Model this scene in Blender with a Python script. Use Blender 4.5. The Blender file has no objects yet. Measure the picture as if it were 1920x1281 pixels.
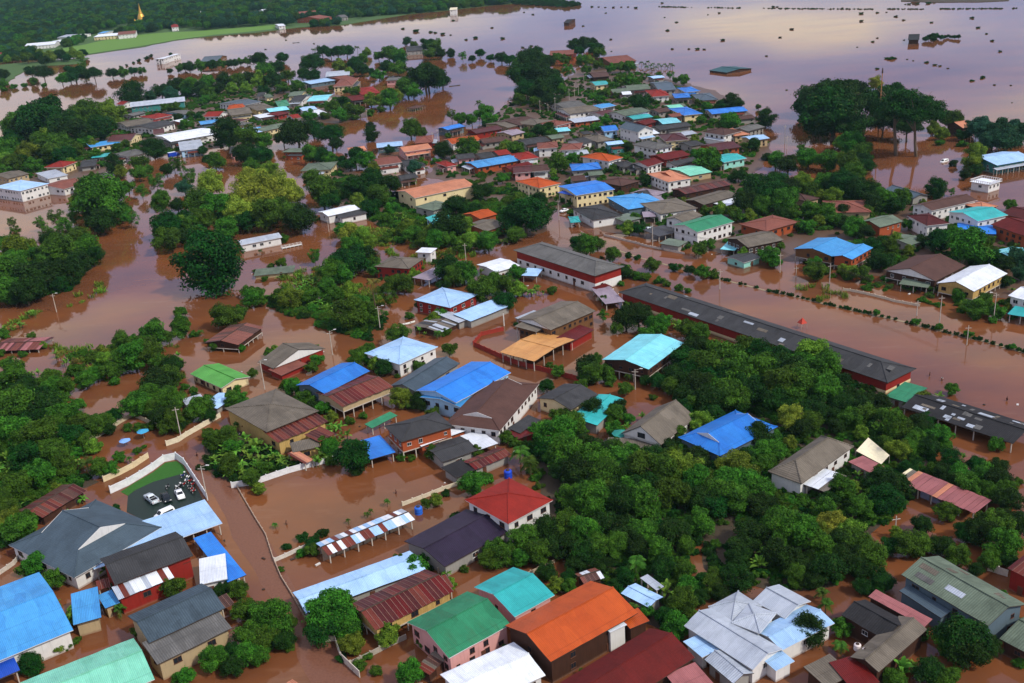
import bpy, bmesh, math, random
from mathutils import Vector, Matrix, noise

R = random.Random(7)
SC = bpy.context.scene
COL = SC.collection

# ------------------------------------------------------------ camera
H_CAM, FPX, PITCH, ROLL = 120.0, 1941.0, math.radians(22.15), math.radians(-4.0)
FWD = Vector((0, math.cos(PITCH), -math.sin(PITCH)))
UP0 = Vector((0, math.sin(PITCH), math.cos(PITCH)))
RGT0 = Vector((1, 0, 0))
RGT = RGT0 * math.cos(ROLL) + UP0 * math.sin(ROLL)
UPV = UP0 * math.cos(ROLL) - RGT0 * math.sin(ROLL)
CAMP = Vector((0, 0, H_CAM))
cam = bpy.data.cameras.new('camera')
cam.sensor_width = 36.0
cam.lens = FPX / 1920.0 * 36.0
cam.clip_start, cam.clip_end = 1.0, 30000.0
cob = bpy.data.objects.new('camera', cam)
COL.objects.link(cob)
mw = Matrix((RGT, UPV, -FWD)).transposed().to_4x4()
mw.translation = CAMP
cob.matrix_world = mw
SC.camera = cob

# ------------------------------------------------------------ sky, sun, exposure
SUN_AZ, SUN_EL = math.radians(125), math.radians(46)     # direction the light comes from (azimuth from +Y, clockwise)
w = bpy.data.worlds.new('World')
SC.world = w
w.use_nodes = True
nt = w.node_tree
nt.nodes.clear()
def wn(t, **k):
    n = nt.nodes.new(t)
    for a, b in k.items():
        setattr(n, a, b)
    return n
wo = wn('ShaderNodeOutputWorld'); bg = wn('ShaderNodeBackground')
sky = wn('ShaderNodeTexSky', sky_type='NISHITA', sun_disc=False)
sky.sun_elevation, sky.sun_rotation = SUN_EL, SUN_AZ
tc = wn('ShaderNodeTexCoord')
mp = wn('ShaderNodeMapping'); mp.inputs['Scale'].default_value = (1.5, 1.5, 9.0); mp.inputs['Location'].default_value = (3.1, 0.4, 1.7)
nz = wn('ShaderNodeTexNoise'); nz.inputs['Scale'].default_value = 1.6; nz.inputs['Detail'].default_value = 5; nz.inputs['Roughness'].default_value = 0.5
rp = wn('ShaderNodeValToRGB')
e = rp.color_ramp.elements
e[0].position, e[0].color = 0.40, (3.6, 4.9, 9.6, 1)
e[1].position, e[1].color = 0.62, (16.0, 13.6, 11.0, 1)
m_ = e.new(0.5); m_.color = (6.6, 7.2, 11.2, 1)
mx = wn('ShaderNodeMix', data_type='RGBA'); mx.inputs[0].default_value = 0.82
L = nt.links.new
L(tc.outputs['Generated'], mp.inputs[0]); L(mp.outputs[0], nz.inputs['Vector']); L(nz.outputs[0], rp.inputs[0])
# an overcast dome is brighter overhead than low down
sx = wn('ShaderNodeSeparateXYZ'); mr = wn('ShaderNodeMapRange'); mr.inputs[1].default_value = 0.0; mr.inputs[2].default_value = 0.75; mr.inputs[3].default_value = 1.0; mr.inputs[4].default_value = 1.45
ml = wn('ShaderNodeVectorMath', operation='SCALE')
L(tc.outputs['Generated'], sx.inputs[0]); L(sx.outputs[2], mr.inputs[0]); L(rp.outputs[0], ml.inputs[0]); L(mr.outputs[0], ml.inputs['Scale'])
L(sky.outputs[0], mx.inputs[6]); L(ml.outputs[0], mx.inputs[7]); L(mx.outputs[2], bg.inputs[0])
bg.inputs[1].default_value = 0.10
L(bg.outputs[0], wo.inputs[0])
sl = bpy.data.lights.new('sun', 'SUN'); sl.energy = 4.6; sl.angle = math.radians(4); sl.color = (1.0, 0.93, 0.82)
so = bpy.data.objects.new('sun', sl); COL.objects.link(so)
sd = Vector((math.sin(SUN_AZ) * math.cos(SUN_EL), math.cos(SUN_AZ) * math.cos(SUN_EL), math.sin(SUN_EL)))
so.rotation_euler = sd.to_track_quat('Z', 'Y').to_euler()
vs = SC.view_settings
vs.view_transform = 'Standard'; vs.look = 'None'; vs.exposure = -0.38; vs.gamma = 1.0; vs.use_curve_mapping = False
SC.cycles.max_bounces = 6; SC.cycles.diffuse_bounces = 2; SC.cycles.glossy_bounces = 3; SC.cycles.transparent_max_bounces = 4
SC.cycles.volume_bounces = 0

# ------------------------------------------------------------ measuring: photo pixel -> point of the place at height z
def P(t, x, y):
    if t == 'p':
        return (x, y)
    return (int(t[1]) * 480 + x / 4.0, int(t[0]) * 320 + y / 4.0)
def G(px, z=0.0):
    d = FWD * FPX + RGT * (px[0] - 960.0) + UPV * (640.5 - px[1])
    k = (z - H_CAM) / d.z
    return CAMP + d * k
def PX(v):
    d = v - CAMP
    zc = d.dot(FWD)
    return (960 + FPX * d.dot(RGT) / zc, 640.5 - FPX * d.dot(UPV) / zc)
def ppm(v):
    return FPX / (v - CAMP).dot(FWD)

# ------------------------------------------------------------ materials
def srgb(c):
    f = lambda u: u / 12.92 if u <= 0.04045 else ((u + 0.055) / 1.055) ** 2.4
    return tuple(f(v / 255.0) for v in c)
MATS = {}
class NB:
    def __init__(s, name):
        s.m = bpy.data.materials.new(name); s.m.use_nodes = True
        s.t = s.m.node_tree; s.t.nodes.clear()
        s.out = s.n('ShaderNodeOutputMaterial')
    def n(s, ty, ins=None, **k):
        o = s.t.nodes.new(ty)
        for a, b in k.items():
            setattr(o, a, b)
        for a, b in (ins or {}).items():
            if hasattr(b, 'is_linked') or isinstance(b, bpy.types.NodeSocket):
                s.t.links.new(b, o.inputs[a])
            else:
                o.inputs[a].default_value = b
        return o
    def mix(s, f, a, b, mode='MIX'):
        o = s.n('ShaderNodeMix', data_type='RGBA', blend_type=mode)
        for i, v in ((0, f), (6, a), (7, b)):
            if isinstance(v, bpy.types.NodeSocket): s.t.links.new(v, o.inputs[i])
            else: o.inputs[i].default_value = (*v, 1) if isinstance(v, tuple) and len(v) == 3 else v
        return o.outputs[2]
    def math(s, op, a, b=0.0):
        o = s.n('ShaderNodeMath', operation=op)
        for i, v in ((0, a), (1, b)):
            if isinstance(v, bpy.types.NodeSocket): s.t.links.new(v, o.inputs[i])
            else: o.inputs[i].default_value = v
        return o.outputs[0]
    def ramp(s, f, p0, p1, c0=(0, 0, 0), c1=(1, 1, 1)):
        o = s.n('ShaderNodeValToRGB', {0: f})
        el = o.color_ramp.elements
        el[0].position, el[0].color = p0, (*c0, 1)
        el[1].position, el[1].color = p1, (*c1, 1)
        return o.outputs[0]
    def noise(s, vec, scale, detail=3, rough=0.55):
        return s.n('ShaderNodeTexNoise', {'Vector': vec, 'Scale': scale, 'Detail': detail, 'Roughness': rough}).outputs[0]
    def coords(s, kind='Object', scale=(1, 1, 1)):
        c = s.n('ShaderNodeTexCoord').outputs[kind]
        return s.n('ShaderNodeMapping', {0: c, 'Scale': scale}).outputs[0]
    def done(s, color, rough=0.6, bump=None, strength=0.3, dist=0.05, **k):
        ins = {'Base Color': color if isinstance(color, bpy.types.NodeSocket) else (*color, 1), 'Roughness': rough, 'Specular IOR Level': 0.22}
        if bump is not None:
            b = s.n('ShaderNodeBump', {'Height': bump, 'Strength': strength, 'Distance': dist})
            ins['Normal'] = b.outputs[0]
        ins.update(k)
        p = s.n('ShaderNodeBsdfPrincipled', ins)
        s.t.links.new(p.outputs[0], s.out.inputs[0])
        return s.m
def scl(c, f):
    return tuple(v * f for v in c)
def roof_mat(key, kind, c, period=0.35, dirt=0.35, rust=0.0, rough=0.45):
    """kind: 'metal' ribs run down the slope (local y), 'tile' courses, 'fibre' weathered corrugated cement"""
    k = ('roof', key, kind)
    if k in MATS: return MATS[k]
    b = NB('roof_' + key + '_' + kind)
    co = b.n('ShaderNodeTexCoord').outputs['Object']
    oi = b.n('ShaderNodeObjectInfo')
    off = b.n('ShaderNodeVectorMath', {0: co, 1: oi.outputs['Location']}, operation='ADD').outputs[0]
    big = b.noise(off, 0.22, 4, 0.65)
    streak = b.noise(b.n('ShaderNodeMapping', {0: off, 'Scale': (2.6, 0.16, 0.16)}).outputs[0], 1.0, 4, 0.7)
    fine = b.noise(off, 3.0, 3, 0.7)
    dark = scl(c, 0.42)
    col = b.mix(b.math('MULTIPLY', b.ramp(big, 0.42, 0.72), dirt), (*c, 1), (*dark, 1))
    col = b.mix(b.math('MULTIPLY', b.ramp(streak, 0.5, 0.75), dirt * 1.1), col, (*scl(c, 0.5), 1))
    col = b.mix(b.math('MULTIPLY', b.ramp(fine, 0.5, 0.8), dirt * 0.6), col, (*tuple(min(1, v * 1.35 + 0.02) for v in c), 1))
    if rust > 0:
        rn = b.noise(b.n('ShaderNodeMapping', {0: off, 'Scale': (1.1, 0.3, 0.3)}).outputs[0], 0.8, 5, 0.75)
        col = b.mix(b.math('MULTIPLY', b.ramp(rn, 0.5, 0.68), rust), col, (0.11, 0.035, 0.018, 1))
    pt = b.n('ShaderNodeTexVoronoi', {'Vector': b.n('ShaderNodeMapping', {0: off, 'Scale': (0.55, 0.2, 0.2)}).outputs[0], 'Scale': 1.0}).outputs[1]
    pt = b.n('ShaderNodeRGBToBW', {0: pt}).outputs[0]
    col = b.mix(0.2 if kind != 'tile' else 0.08, col, pt, 'SOFT_LIGHT')
    rv = b.math('MULTIPLY_ADD', oi.outputs['Random'], 0.22); b.t.nodes[-1].inputs[2].default_value = 0.88
    hs = b.n('ShaderNodeHueSaturation', {'Value': rv, 'Color': col}); col = hs.outputs[0]
    if kind == 'tile':
        wv = b.n('ShaderNodeTexWave', {'Vector': b.n('ShaderNodeMapping', {0: co, 'Scale': (1, 1, 0)}).outputs[0], 'Scale': 0.75, 'Distortion': 0.4, 'Detail': 1.0}, bands_direction='Y', wave_profile='SAW')
        w2 = b.n('ShaderNodeTexWave', {'Vector': co, 'Scale': 1.0, 'Distortion': 0.0}, bands_direction='X')
        h = b.math('ADD', wv.outputs[1], b.math('MULTIPLY', w2.outputs[1], 0.5))
        col = b.mix(b.math('MULTIPLY', wv.outputs[1], 0.22), col, (*scl(c, 0.45), 1))
        m = b.done(col, 0.75, h, 0.5, 0.06)
    else:
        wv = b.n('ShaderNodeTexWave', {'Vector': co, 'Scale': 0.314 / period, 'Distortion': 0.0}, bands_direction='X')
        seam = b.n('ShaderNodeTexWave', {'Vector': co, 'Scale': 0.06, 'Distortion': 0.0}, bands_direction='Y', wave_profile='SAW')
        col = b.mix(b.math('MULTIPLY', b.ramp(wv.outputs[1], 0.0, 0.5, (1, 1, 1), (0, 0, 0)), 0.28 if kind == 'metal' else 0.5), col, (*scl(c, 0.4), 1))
        col = b.mix(b.math('MULTIPLY', b.ramp(seam.outputs[1], 0.955, 0.985), 0.35), col, (*scl(c, 0.35), 1))
        h = b.math('ADD', wv.outputs[1], b.math('MULTIPLY', fine, 0.6))
        m = b.done(col, rough if kind == 'metal' else 0.85, h, 0.55, 0.05)
    MATS[k] = m
    return m
def wall_mat(key, c, kind='plaster'):
    k = ('wall', key)
    if k in MATS: return MATS[k]
    b = NB('wall_' + key)
    co = b.n('ShaderNodeTexCoord').outputs['Object']
    oi = b.n('ShaderNodeObjectInfo')
    off = b.n('ShaderNodeVectorMath', {0: co, 1: oi.outputs['Location']}, operation='ADD').outputs[0]
    big = b.noise(off, 0.5, 4, 0.6)
    drip = b.noise(b.n('ShaderNodeMapping', {0: off, 'Scale': (2.5, 2.5, 0.2)}).outputs[0], 1.0, 3, 0.6)
    col = b.mix(b.math('MULTIPLY', b.ramp(big, 0.45, 0.75), 0.3), (*c, 1), (*scl(c, 0.62), 1))
    col = b.mix(b.math('MULTIPLY', b.ramp(drip, 0.52, 0.75), 0.35), col, (*scl(c, 0.5), 1))
    # dried mud left on the wall by the flood: a tide mark about a metre up
    z = b.n('ShaderNodeSeparateXYZ', {0: b.n('ShaderNodeNewGeometry').outputs['Position']}).outputs[2]
    edge = b.math('ADD', z, b.math('MULTIPLY', b.noise(off, 1.4, 2), 0.35))
    col = b.mix(b.math('MULTIPLY', b.ramp(edge, 0.35, 0.7, (1, 1, 1), (0, 0, 0)), 0.6), col, (0.22, 0.115, 0.07, 1))
    if kind == 'plank':
        sx = b.n('ShaderNodeTexWave', {'Vector': co, 'Scale': 1.3, 'Distortion': 0.3}, bands_direction='X')
        sy = b.n('ShaderNodeTexWave', {'Vector': co, 'Scale': 1.3, 'Distortion': 0.3}, bands_direction='Y')
        hh = b.math('MULTIPLY', sx.outputs[1], sy.outputs[1])
        grain = b.noise(b.n('ShaderNodeMapping', {0: off, 'Scale': (6, 6, 0.4)}).outputs[0], 1.0, 3, 0.7)
        col = b.mix(b.math('MULTIPLY', b.ramp(grain, 0.4, 0.75), 0.55), col, (*scl(c, 0.35), 1))
        m = b.done(col, 0.8, hh, 0.6, 0.04)
    elif kind == 'brick':
        br = b.n('ShaderNodeTexBrick', {'Vector': b.n('ShaderNodeMapping', {0: co, 'Rotation': (math.pi / 2, 0, 0)}).outputs[0], 'Color1': (*c, 1), 'Color2': (*scl(c, 0.7), 1), 'Mortar': (*scl(c, 0.45), 1), 'Scale': 2.2})
        col = b.mix(0.5, col, br.outputs[0])
        m = b.done(col, 0.85)
    else:
        m = b.done(col, 0.8, big, 0.15, 0.05)
    MATS[k] = m
    return m
def plain(name, c, rough=0.5, var=0.25, **k):
    kk = ('plain', name)
    if kk in MATS: return MATS[kk]
    b = NB(name)
    co = b.coords('Object', (1, 1, 1))
    col = b.mix(b.math('MULTIPLY', b.ramp(b.noise(co, 2.2, 4, 0.65), 0.4, 0.75), var * 2), (*c, 1), (*scl(c, 0.55), 1))
    m = b.done(col, rough, b.noise(co, 9.0, 2), 0.12, 0.03, **k)
    MATS[kk] = m
    return m
def leaf_mat(name, c, tip=None, var=0.5, trans=0.25):
    kk = ('leaf', name)
    if kk in MATS: return MATS[kk]
    b = NB('leaf_' + name)
    geo = b.n('ShaderNodeNewGeometry'); oi = b.n('ShaderNodeObjectInfo')
    r = geo.outputs['Random Per Island']
    tip = tip or tuple(min(1, v * 2.1) for v in c)
    co = b.n('ShaderNodeTexCoord').outputs['Object']
    off = b.n('ShaderNodeVectorMath', {0: co, 1: oi.outputs['Location']}, operation='ADD').outputs[0]
    clump = b.ramp(b.noise(off, 1.7, 3, 0.6), 0.42, 0.68)           # lighter clumps imitate sunlit foliage against shaded leaves, in the colour
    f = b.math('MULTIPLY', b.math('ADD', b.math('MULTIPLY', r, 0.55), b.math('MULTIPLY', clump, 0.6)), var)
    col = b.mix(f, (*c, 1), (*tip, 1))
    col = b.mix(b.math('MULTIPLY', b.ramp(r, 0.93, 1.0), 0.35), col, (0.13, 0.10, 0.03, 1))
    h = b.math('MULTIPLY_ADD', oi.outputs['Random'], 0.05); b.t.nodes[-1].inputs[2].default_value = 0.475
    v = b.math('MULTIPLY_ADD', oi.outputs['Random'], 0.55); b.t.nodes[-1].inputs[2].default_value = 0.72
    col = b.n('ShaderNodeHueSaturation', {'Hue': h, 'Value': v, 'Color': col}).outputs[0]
    d = b.n('ShaderNodeBsdfPrincipled', {'Base Color': col, 'Roughness': 0.65, 'Specular IOR Level': 0.12})
    t = b.n('ShaderNodeBsdfTranslucent', {'Color': col})
    mxs = b.n('ShaderNodeMixShader', {0: trans, 1: d.outputs[0], 2: t.outputs[0]})
    b.t.links.new(mxs.outputs[0], b.out.inputs[0])
    MATS[kk] = b.m
    return b.m

# ------------------------------------------------------------ mesh building
class MB:
    def __init__(s):
        s.v = []; s.f = []; s.mi = []
    def face(s, pts, mi=0):
        i = len(s.v); s.v += [tuple(p) for p in pts]
        s.f.append(tuple(range(i, i + len(pts)))); s.mi.append(mi)
    def idx(s, pts, faces, mi=0):
        i = len(s.v); s.v += [tuple(p) for p in pts]
        for f in faces:
            s.f.append(tuple(i + a for a in f)); s.mi.append(mi)
    def box(s, x0, x1, y0, y1, z0, z1, mi=0, M=None):
        p = [Vector((x, y, z)) for z in (z0, z1) for y in (y0, y1) for x in (x0, x1)]
        if M is not None: p = [M @ q for q in p]
        s.idx(p, [(0, 2, 3, 1), (4, 5, 7, 6), (0, 1, 5, 4), (2, 6, 7, 3), (0, 4, 6, 2), (1, 3, 7, 5)], mi)
    def bar(s, a, b, r0, r1=None, n=6, mi=0, cap=True):
        a, b = Vector(a), Vector(b); r1 = r0 if r1 is None else r1
        d = (b - a); d.normalize()
        x = d.orthogonal().normalized(); y = d.cross(x)
        ps = []
        for c, r in ((a, r0), (b, r1)):
            for k in range(n):
                t = 2 * math.pi * k / n
                ps.append(c + (x * math.cos(t) + y * math.sin(t)) * r)
        fs = [(k, (k + 1) % n, n + (k + 1) % n, n + k) for k in range(n)]
        if cap: fs += [tuple(range(n - 1, -1, -1)), tuple(range(n, 2 * n))]
        s.idx(ps, fs, mi)
    def loft(s, rings, mi=0, cap=True):
        n = len(rings[0]); ps = [p for r in rings for p in r]; fs = []
        for j in range(len(rings) - 1):
            for k in range(n):
                fs.append((j * n + k, j * n + (k + 1) % n, (j + 1) * n + (k + 1) % n, (j + 1) * n + k))
        if cap: fs += [tuple(range(n - 1, -1, -1)), tuple((len(rings) - 1) * n + k for k in range(n))]
        s.idx(ps, fs, mi)
    def lathe(s, prof, n=12, mi=0, c=(0, 0, 0)):
        s.loft([[Vector((c[0] + r * math.cos(2 * math.pi * k / n), c[1] + r * math.sin(2 * math.pi * k / n), c[2] + z)) for k in range(n)] for r, z in prof], mi)
    def slab(s, polys, t, mi=0, side=None):
        """polys share points; gives them a thickness t downwards with sides along the free edges"""
        side = mi if side is None else side
        key = lambda p: (round(p[0], 3), round(p[1], 3), round(p[2], 3))
        ed = {}
        for q in polys:
            s.face(q, mi)
            s.face([Vector(p) - Vector((0, 0, t)) for p in reversed(q)], side)
            for i in range(len(q)):
                a, b = key(q[i]), key(q[(i + 1) % len(q)])
                if (b, a) in ed: ed.pop((b, a))
                else: ed[(a, b)] = 1
        for a, b in ed:
            a, b = Vector(a), Vector(b); dz = Vector((0, 0, t))
            s.face([a, a - dz, b - dz, b], side)
    def mesh(s, name, mats, smooth=False):
        me = bpy.data.meshes.new(name)
        me.from_pydata(s.v, [], s.f)
        for m in mats: me.materials.append(m)
        if len(mats) > 1: me.polygons.foreach_set('material_index', s.mi)
        if smooth: me.polygons.foreach_set('use_smooth', [True] * len(me.polygons))
        me.update()
        return me
    def build(s, name, mats, parent=None, smooth=False, M=None):
        return link(name, s.mesh(name, mats if isinstance(mats, (list, tuple)) else [mats], smooth), parent, M)
def link(name, data, parent=None, M=None):
    o = bpy.data.objects.new(name, data); COL.objects.link(o)
    if parent is not None: o.parent = parent
    if M is not None: o.matrix_local = M
    return o
def empty(name, loc, rz=0.0):
    o = bpy.data.objects.new(name, None); COL.objects.link(o)
    o.location = loc; o.rotation_euler = (0, 0, rz); o.empty_display_size = 0.5
    return o
THINGS = []          # (object, base phrase, category, group, point to measure from, full label or None)
def thing(o, phrase, cat, at, group=None, label=None, mark=None):
    o['category'] = cat
    if group: o['group'] = group
    THINGS.append([o, phrase, label, Vector(at), mark])
    return o
def structure(o):
    o['kind'] = 'structure'; return o
# ------------------------------------------------------------ the setting: ground, floodwater, land
def sheet(name, pts, z, mat, skirt=0.0, sub=0.0, jag=0.0, seed=1):
    """a flat polygon of ground; its edge may be made uneven and gets a skirt down into the water"""
    rr = random.Random(seed); out = []
    for i, p in enumerate(pts):
        q = pts[(i + 1) % len(pts)]
        a, b = Vector((p[0], p[1], 0)), Vector((q[0], q[1], 0))
        n = max(1, int((b - a).length / sub)) if sub else 1
        for k in range(n):
            v = a.lerp(b, k / n)
            if jag: v += Vector((noise.noise(v * 0.09 + Vector((seed, 0, 0))), noise.noise(v * 0.09 + Vector((0, seed, 9))), 0)) * jag + Vector((rr.uniform(-1, 1), rr.uniform(-1, 1), 0)) * jag * 0.12
            out.append((v.x, v.y))
    bm = bmesh.new()
    vs_ = [bm.verts.new((x, y, z)) for x, y in out]
    f = bm.faces.new(vs_)
    bmesh.ops.triangulate(bm, faces=[f])
    if skirt:
        lo = [bm.verts.new((x, y, z - skirt)) for x, y in out]
        n = len(out)
        for i in range(n):
            try: bm.faces.new((vs_[i], lo[i], lo[(i + 1) % n], vs_[(i + 1) % n]))
            except ValueError: pass
    bmesh.ops.recalc_face_normals(bm, faces=bm.faces[:])
    for f in bm.faces:
        if abs(f.normal.z) > 0.9 and f.normal.z < 0: f.normal_flip()
    me = bpy.data.meshes.new(name); bm.to_mesh(me); bm.free()
    me.materials.append(mat)
    return structure(link(name, me))
def pxs(t, s, z=0.0):
    """'x,y x,y ...' in tile t -> ground points"""
    return [G(P(t, *map(float, q.split(','))), z)[:2] for q in s.split()]

# floodwater: opaque brown silt under a smooth, faintly rippled surface
b = NB('flood_water')
gp = b.n('ShaderNodeNewGeometry').outputs['Position']
silt = b.noise(b.n('ShaderNodeMapping', {0: gp, 'Scale': (0.02, 0.035, 1)}).outputs[0], 1.0, 5, 0.6)
col = b.mix(b.ramp(silt, 0.35, 0.7), (0.175, 0.060, 0.020, 1), (0.105, 0.043, 0.022, 1))
r1 = b.noise(b.n('ShaderNodeMapping', {0: gp, 'Scale': (0.9, 1.5, 1)}).outputs[0], 1.0, 3, 0.55)
r2 = b.noise(b.n('ShaderNodeMapping', {0: gp, 'Scale': (0.12, 0.2, 1), 'Rotation': (0, 0, 0.5)}).outputs[0], 1.0, 2, 0.5)
calm = b.ramp(b.noise(b.n('ShaderNodeMapping', {0: gp, 'Scale': (0.012, 0.03, 1), 'Rotation': (0, 0, 0.25)}).outputs[0], 1.0, 3), 0.4, 0.65)
hgt = b.math('ADD', b.math('MULTIPLY', r1, b.math('MULTIPLY_ADD', calm, 0.5)), b.math('MULTIPLY', r2, 1.2))
scum = b.noise(b.n('ShaderNodeMapping', {0: gp, 'Scale': (0.05, 0.22, 1), 'Rotation': (0, 0, 0.9)}).outputs[0], 1.0, 6, 0.7)
col = b.mix(b.math('MULTIPLY', b.ramp(scum, 0.56, 0.72), 0.45), col, (0.21, 0.10, 0.055, 1))
b.done(col, b.math('MULTIPLY_ADD', calm, 0.04), hgt, 0.035, 0.12, **{'IOR': 1.33, 'Specular IOR Level': 0.5})
for n_ in b.t.nodes:
    if n_.type == 'MATH' and n_.operation == 'MULTIPLY_ADD': n_.inputs[2].default_value = 0.03 if n_.inputs[1].default_value < 0.1 else 0.25
WATER = b.m
def gridsheet(name, x0, x1, y0, y1, z, mat):
    m = MB(); m.face([(x0, y0, z), (x1, y0, z), (x1, y1, z), (x0, y1, z)])
    return structure(m.build(name, mat))
gridsheet('water', -6000, 6000, -400, 9000, 0.0, WATER)
MUD = plain('wet_mud', (0.105, 0.062, 0.040), 0.45, 0.35)
SOIL = plain('dark_soil', (0.060, 0.045, 0.028), 0.8, 0.4)
gridsheet('ground', -7000, 7000, -500, 10000, -1.6, SOIL)

GRASSG = plain('field_grass', (0.105, 0.215, 0.032), 0.9, 0.3)
BANK = plain('bank_earth', (0.055, 0.11, 0.028), 0.9, 0.35)
# the far shore at the top of the picture
fl = pxs('p', '-160,150 0,118 40,112 118,108 165,103 270,88 330,76 400,68 480,62 560,52 640,48 700,38 760,28 830,21 870,16 930,10 960,8')
fl += [(420, 2600), (900, 5200), (900, 8800), (-5500, 8800), (-5500, 1400)]
sheet('far_bank', fl, 0.35, BANK, 1.5, 18, 6, 3)
sheet('field', pxs('p', '60,108 120,106 168,101 270,86 330,75 400,66 470,60 540,52 520,47 440,54 360,60 318,61 262,66 215,72 160,84 90,96'), 0.42, GRASSG, 0, 15, 3, 5)
sheet('left_bank', pxs('p', '-140,190 -140,135 20,120 120,112 168,108 150,120 60,126 20,150 0,165'), 0.3, BANK, 1.5, 12, 3, 6)
nb = pxs('p', '1690,3 1760,5 1830,5 1890,2'); nb += [(900, 1900), (2500, 3500), (1200, 3800), (650, 1700)]
sheet('north_bank', nb, 0.35, SOIL, 1.5, 18, 5, 8)
nb2 = pxs('p', '955,6 1000,10 1060,14 1090,10 1040,4 1000,1'); sheet('dike', nb2, 0.3, SOIL, 1.2, 15, 3, 9)
# low muddy ground of the village quarters, only just clear of the flood
sheet('village_ground', pxs('p', '800,330 840,280 905,235 960,190 1060,150 1100,120 1200,135 1300,160 1340,170 1430,228 1448,285 1405,335 1500,385 1640,372 1800,400 1925,420 1925,560 1790,555 1640,520 1560,500 1430,488 1290,462 1130,432 1046,390 945,372 880,352'), 0.07, MUD, 0.5, 5, 3.5, 11)
sheet('village_ground.001', pxs('p', '-20,345 0,262 90,246 225,245 232,200 350,182 480,150 640,180 692,218 640,232 560,228 520,262 440,272 330,288 240,300 160,340 60,352'), 0.07, MUD, 0.5, 5, 3, 12)
sheet('village_ground.002', pxs('p', '690,415 760,440 845,470 960,455 1030,430 1010,360 900,350 830,400 750,385 690,330 610,300 590,345 640,395'), 0.06, MUD, 0.5, 4, 3, 13)
sheet('wooded_ground', pxs('p', '985,815 1080,832 1190,860 1285,885 1330,720 1290,650 1480,650 1640,730 1690,790 1760,860 1740,905 1640,1010 1560,1100 1470,1110 1340,1080 1310,1000 1290,1100 1240,1190 1100,1090 1040,1010 1005,930'), 0.06, SOIL, 0.5, 3, 3, 14)
sheet('wooded_ground.001', pxs('p', '-10,560 40,500 110,470 170,500 130,545 60,560'), 0.05, SOIL, 0.4, 3, 2, 15)
sheet('wooded_ground.002', pxs('p', '-10,910 -10,710 90,740 140,770 210,790 140,840 120,880 180,905 40,960 -10,1010'), 0.05, SOIL, 0.4, 3, 2, 16)
sheet('garden_ground', pxs('p', '375,880 400,810 470,812 545,870 600,862 560,880 440,910'), 0.05, SOIL, 0.4, 3, 1.5, 17)
# walled yard with lawn and wet parking
LAWN = plain('lawn_grass', (0.028, 0.115, 0.014), 0.9, 0.35)
ASPH = plain('wet_asphalt', (0.010, 0.024, 0.018), 0.5, 0.4)
sheet('lawn', pxs('20', '905,1130 1010,1062 1145,985 1240,912 1320,900 1372,928 1400,985 1150,1055 1010,1120 960,1160'), 0.052, LAWN, 0.3)
sheet('car_park', pxs('20', '960,1160 1010,1120 1150,1055 1400,985 1480,1110 1545,1230 1560,1300 1200,1400 950,1281'), 0.046, ASPH, 0.3)
# low kerbed strip between the two carriageways
md = [P('12', *q) for q in ((800, 600), (960, 655), (1150, 705), (1340, 755), (1560, 815), (1750, 860), (1920, 905))] + [P('13', *q) for q in ((160, 935), (420, 1000), (700, 1065), (960, 1120), (1200, 1180), (1440, 1240), (1640, 1285))] + [(1930, 664)]
MED = [G(q) for q in md]
b_ = MB()
for i in range(len(MED) - 1):
    p, q = MED[i], MED[i + 1]; n = Vector((-(q - p).y, (q - p).x, 0)).normalized() * 0.55
    b_.box(0, (q - p).length, -0.55, 0.55, -1.6, 0.05, 0, Matrix.Translation(p) @ Matrix.Rotation(math.atan2((q - p).y, (q - p).x), 4, 'Z'))
structure(b_.build('median_strip', plain('kerb_stone', (0.27, 0.21, 0.13), 0.85, 0.5)))

# the lane: a thin film of water over mud
LANE = plain('lane_mud', (0.165, 0.072, 0.045), 0.16, 0.35, **{'IOR': 1.33})
sheet('lane', pxs('p', '352,866 372,846 396,838 412,862 440,915 470,962 503,1012 530,1062 560,1116 600,1170 640,1226 690,1300 590,1300 545,1190 500,1110 462,1050 430,985 398,930'), 0.006, LANE, 0.0, 2.5, 0.8, 21)
# ------------------------------------------------------------ palettes
PAL = dict(sky=((66, 146, 206), 'sky blue'), blue=((38, 118, 205), 'bright blue'), navy=((25, 70, 165), 'deep blue'), lblue=((160, 198, 235), 'pale blue'),
    white=((222, 230, 238), 'white'), silver=((168, 178, 190), 'silver'), grey=((98, 98, 96), 'grey'), dgrey=((60, 61, 63), 'dark grey'), brown=((80, 55, 48), 'brown'),
    rbrown=((122, 72, 60), 'reddish brown'), maroon=((74, 24, 23), 'maroon'), red=((132, 34, 24), 'red'), orange=((172, 74, 24), 'orange'), tan=((196, 142, 82), 'tan'),
    salmon=((192, 128, 98), 'salmon'), teal=((48, 165, 165), 'teal'), cyan=((124, 208, 220), 'pale cyan'), mint=((124, 204, 176), 'mint green'), green=((78, 150, 62), 'leaf green'),
    sgreen=((42, 124, 86), 'sea green'), slate=((66, 82, 93), 'slate blue'), plum=((40, 30, 50), 'plum black'), pink=((150, 92, 92), 'pink'), rust=((108, 48, 36), 'rusty red'),
    taupe=((106, 99, 88), 'taupe'), black=((42, 42, 44), 'blackish'), dred=((92, 18, 14), 'dark red'), agreen=((98, 112, 96), 'grey green'), mauve=((140, 128, 140), 'mauve grey'), cream=((225, 215, 175), 'cream'), dteal=((20, 74, 76), 'dark teal'))
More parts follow.
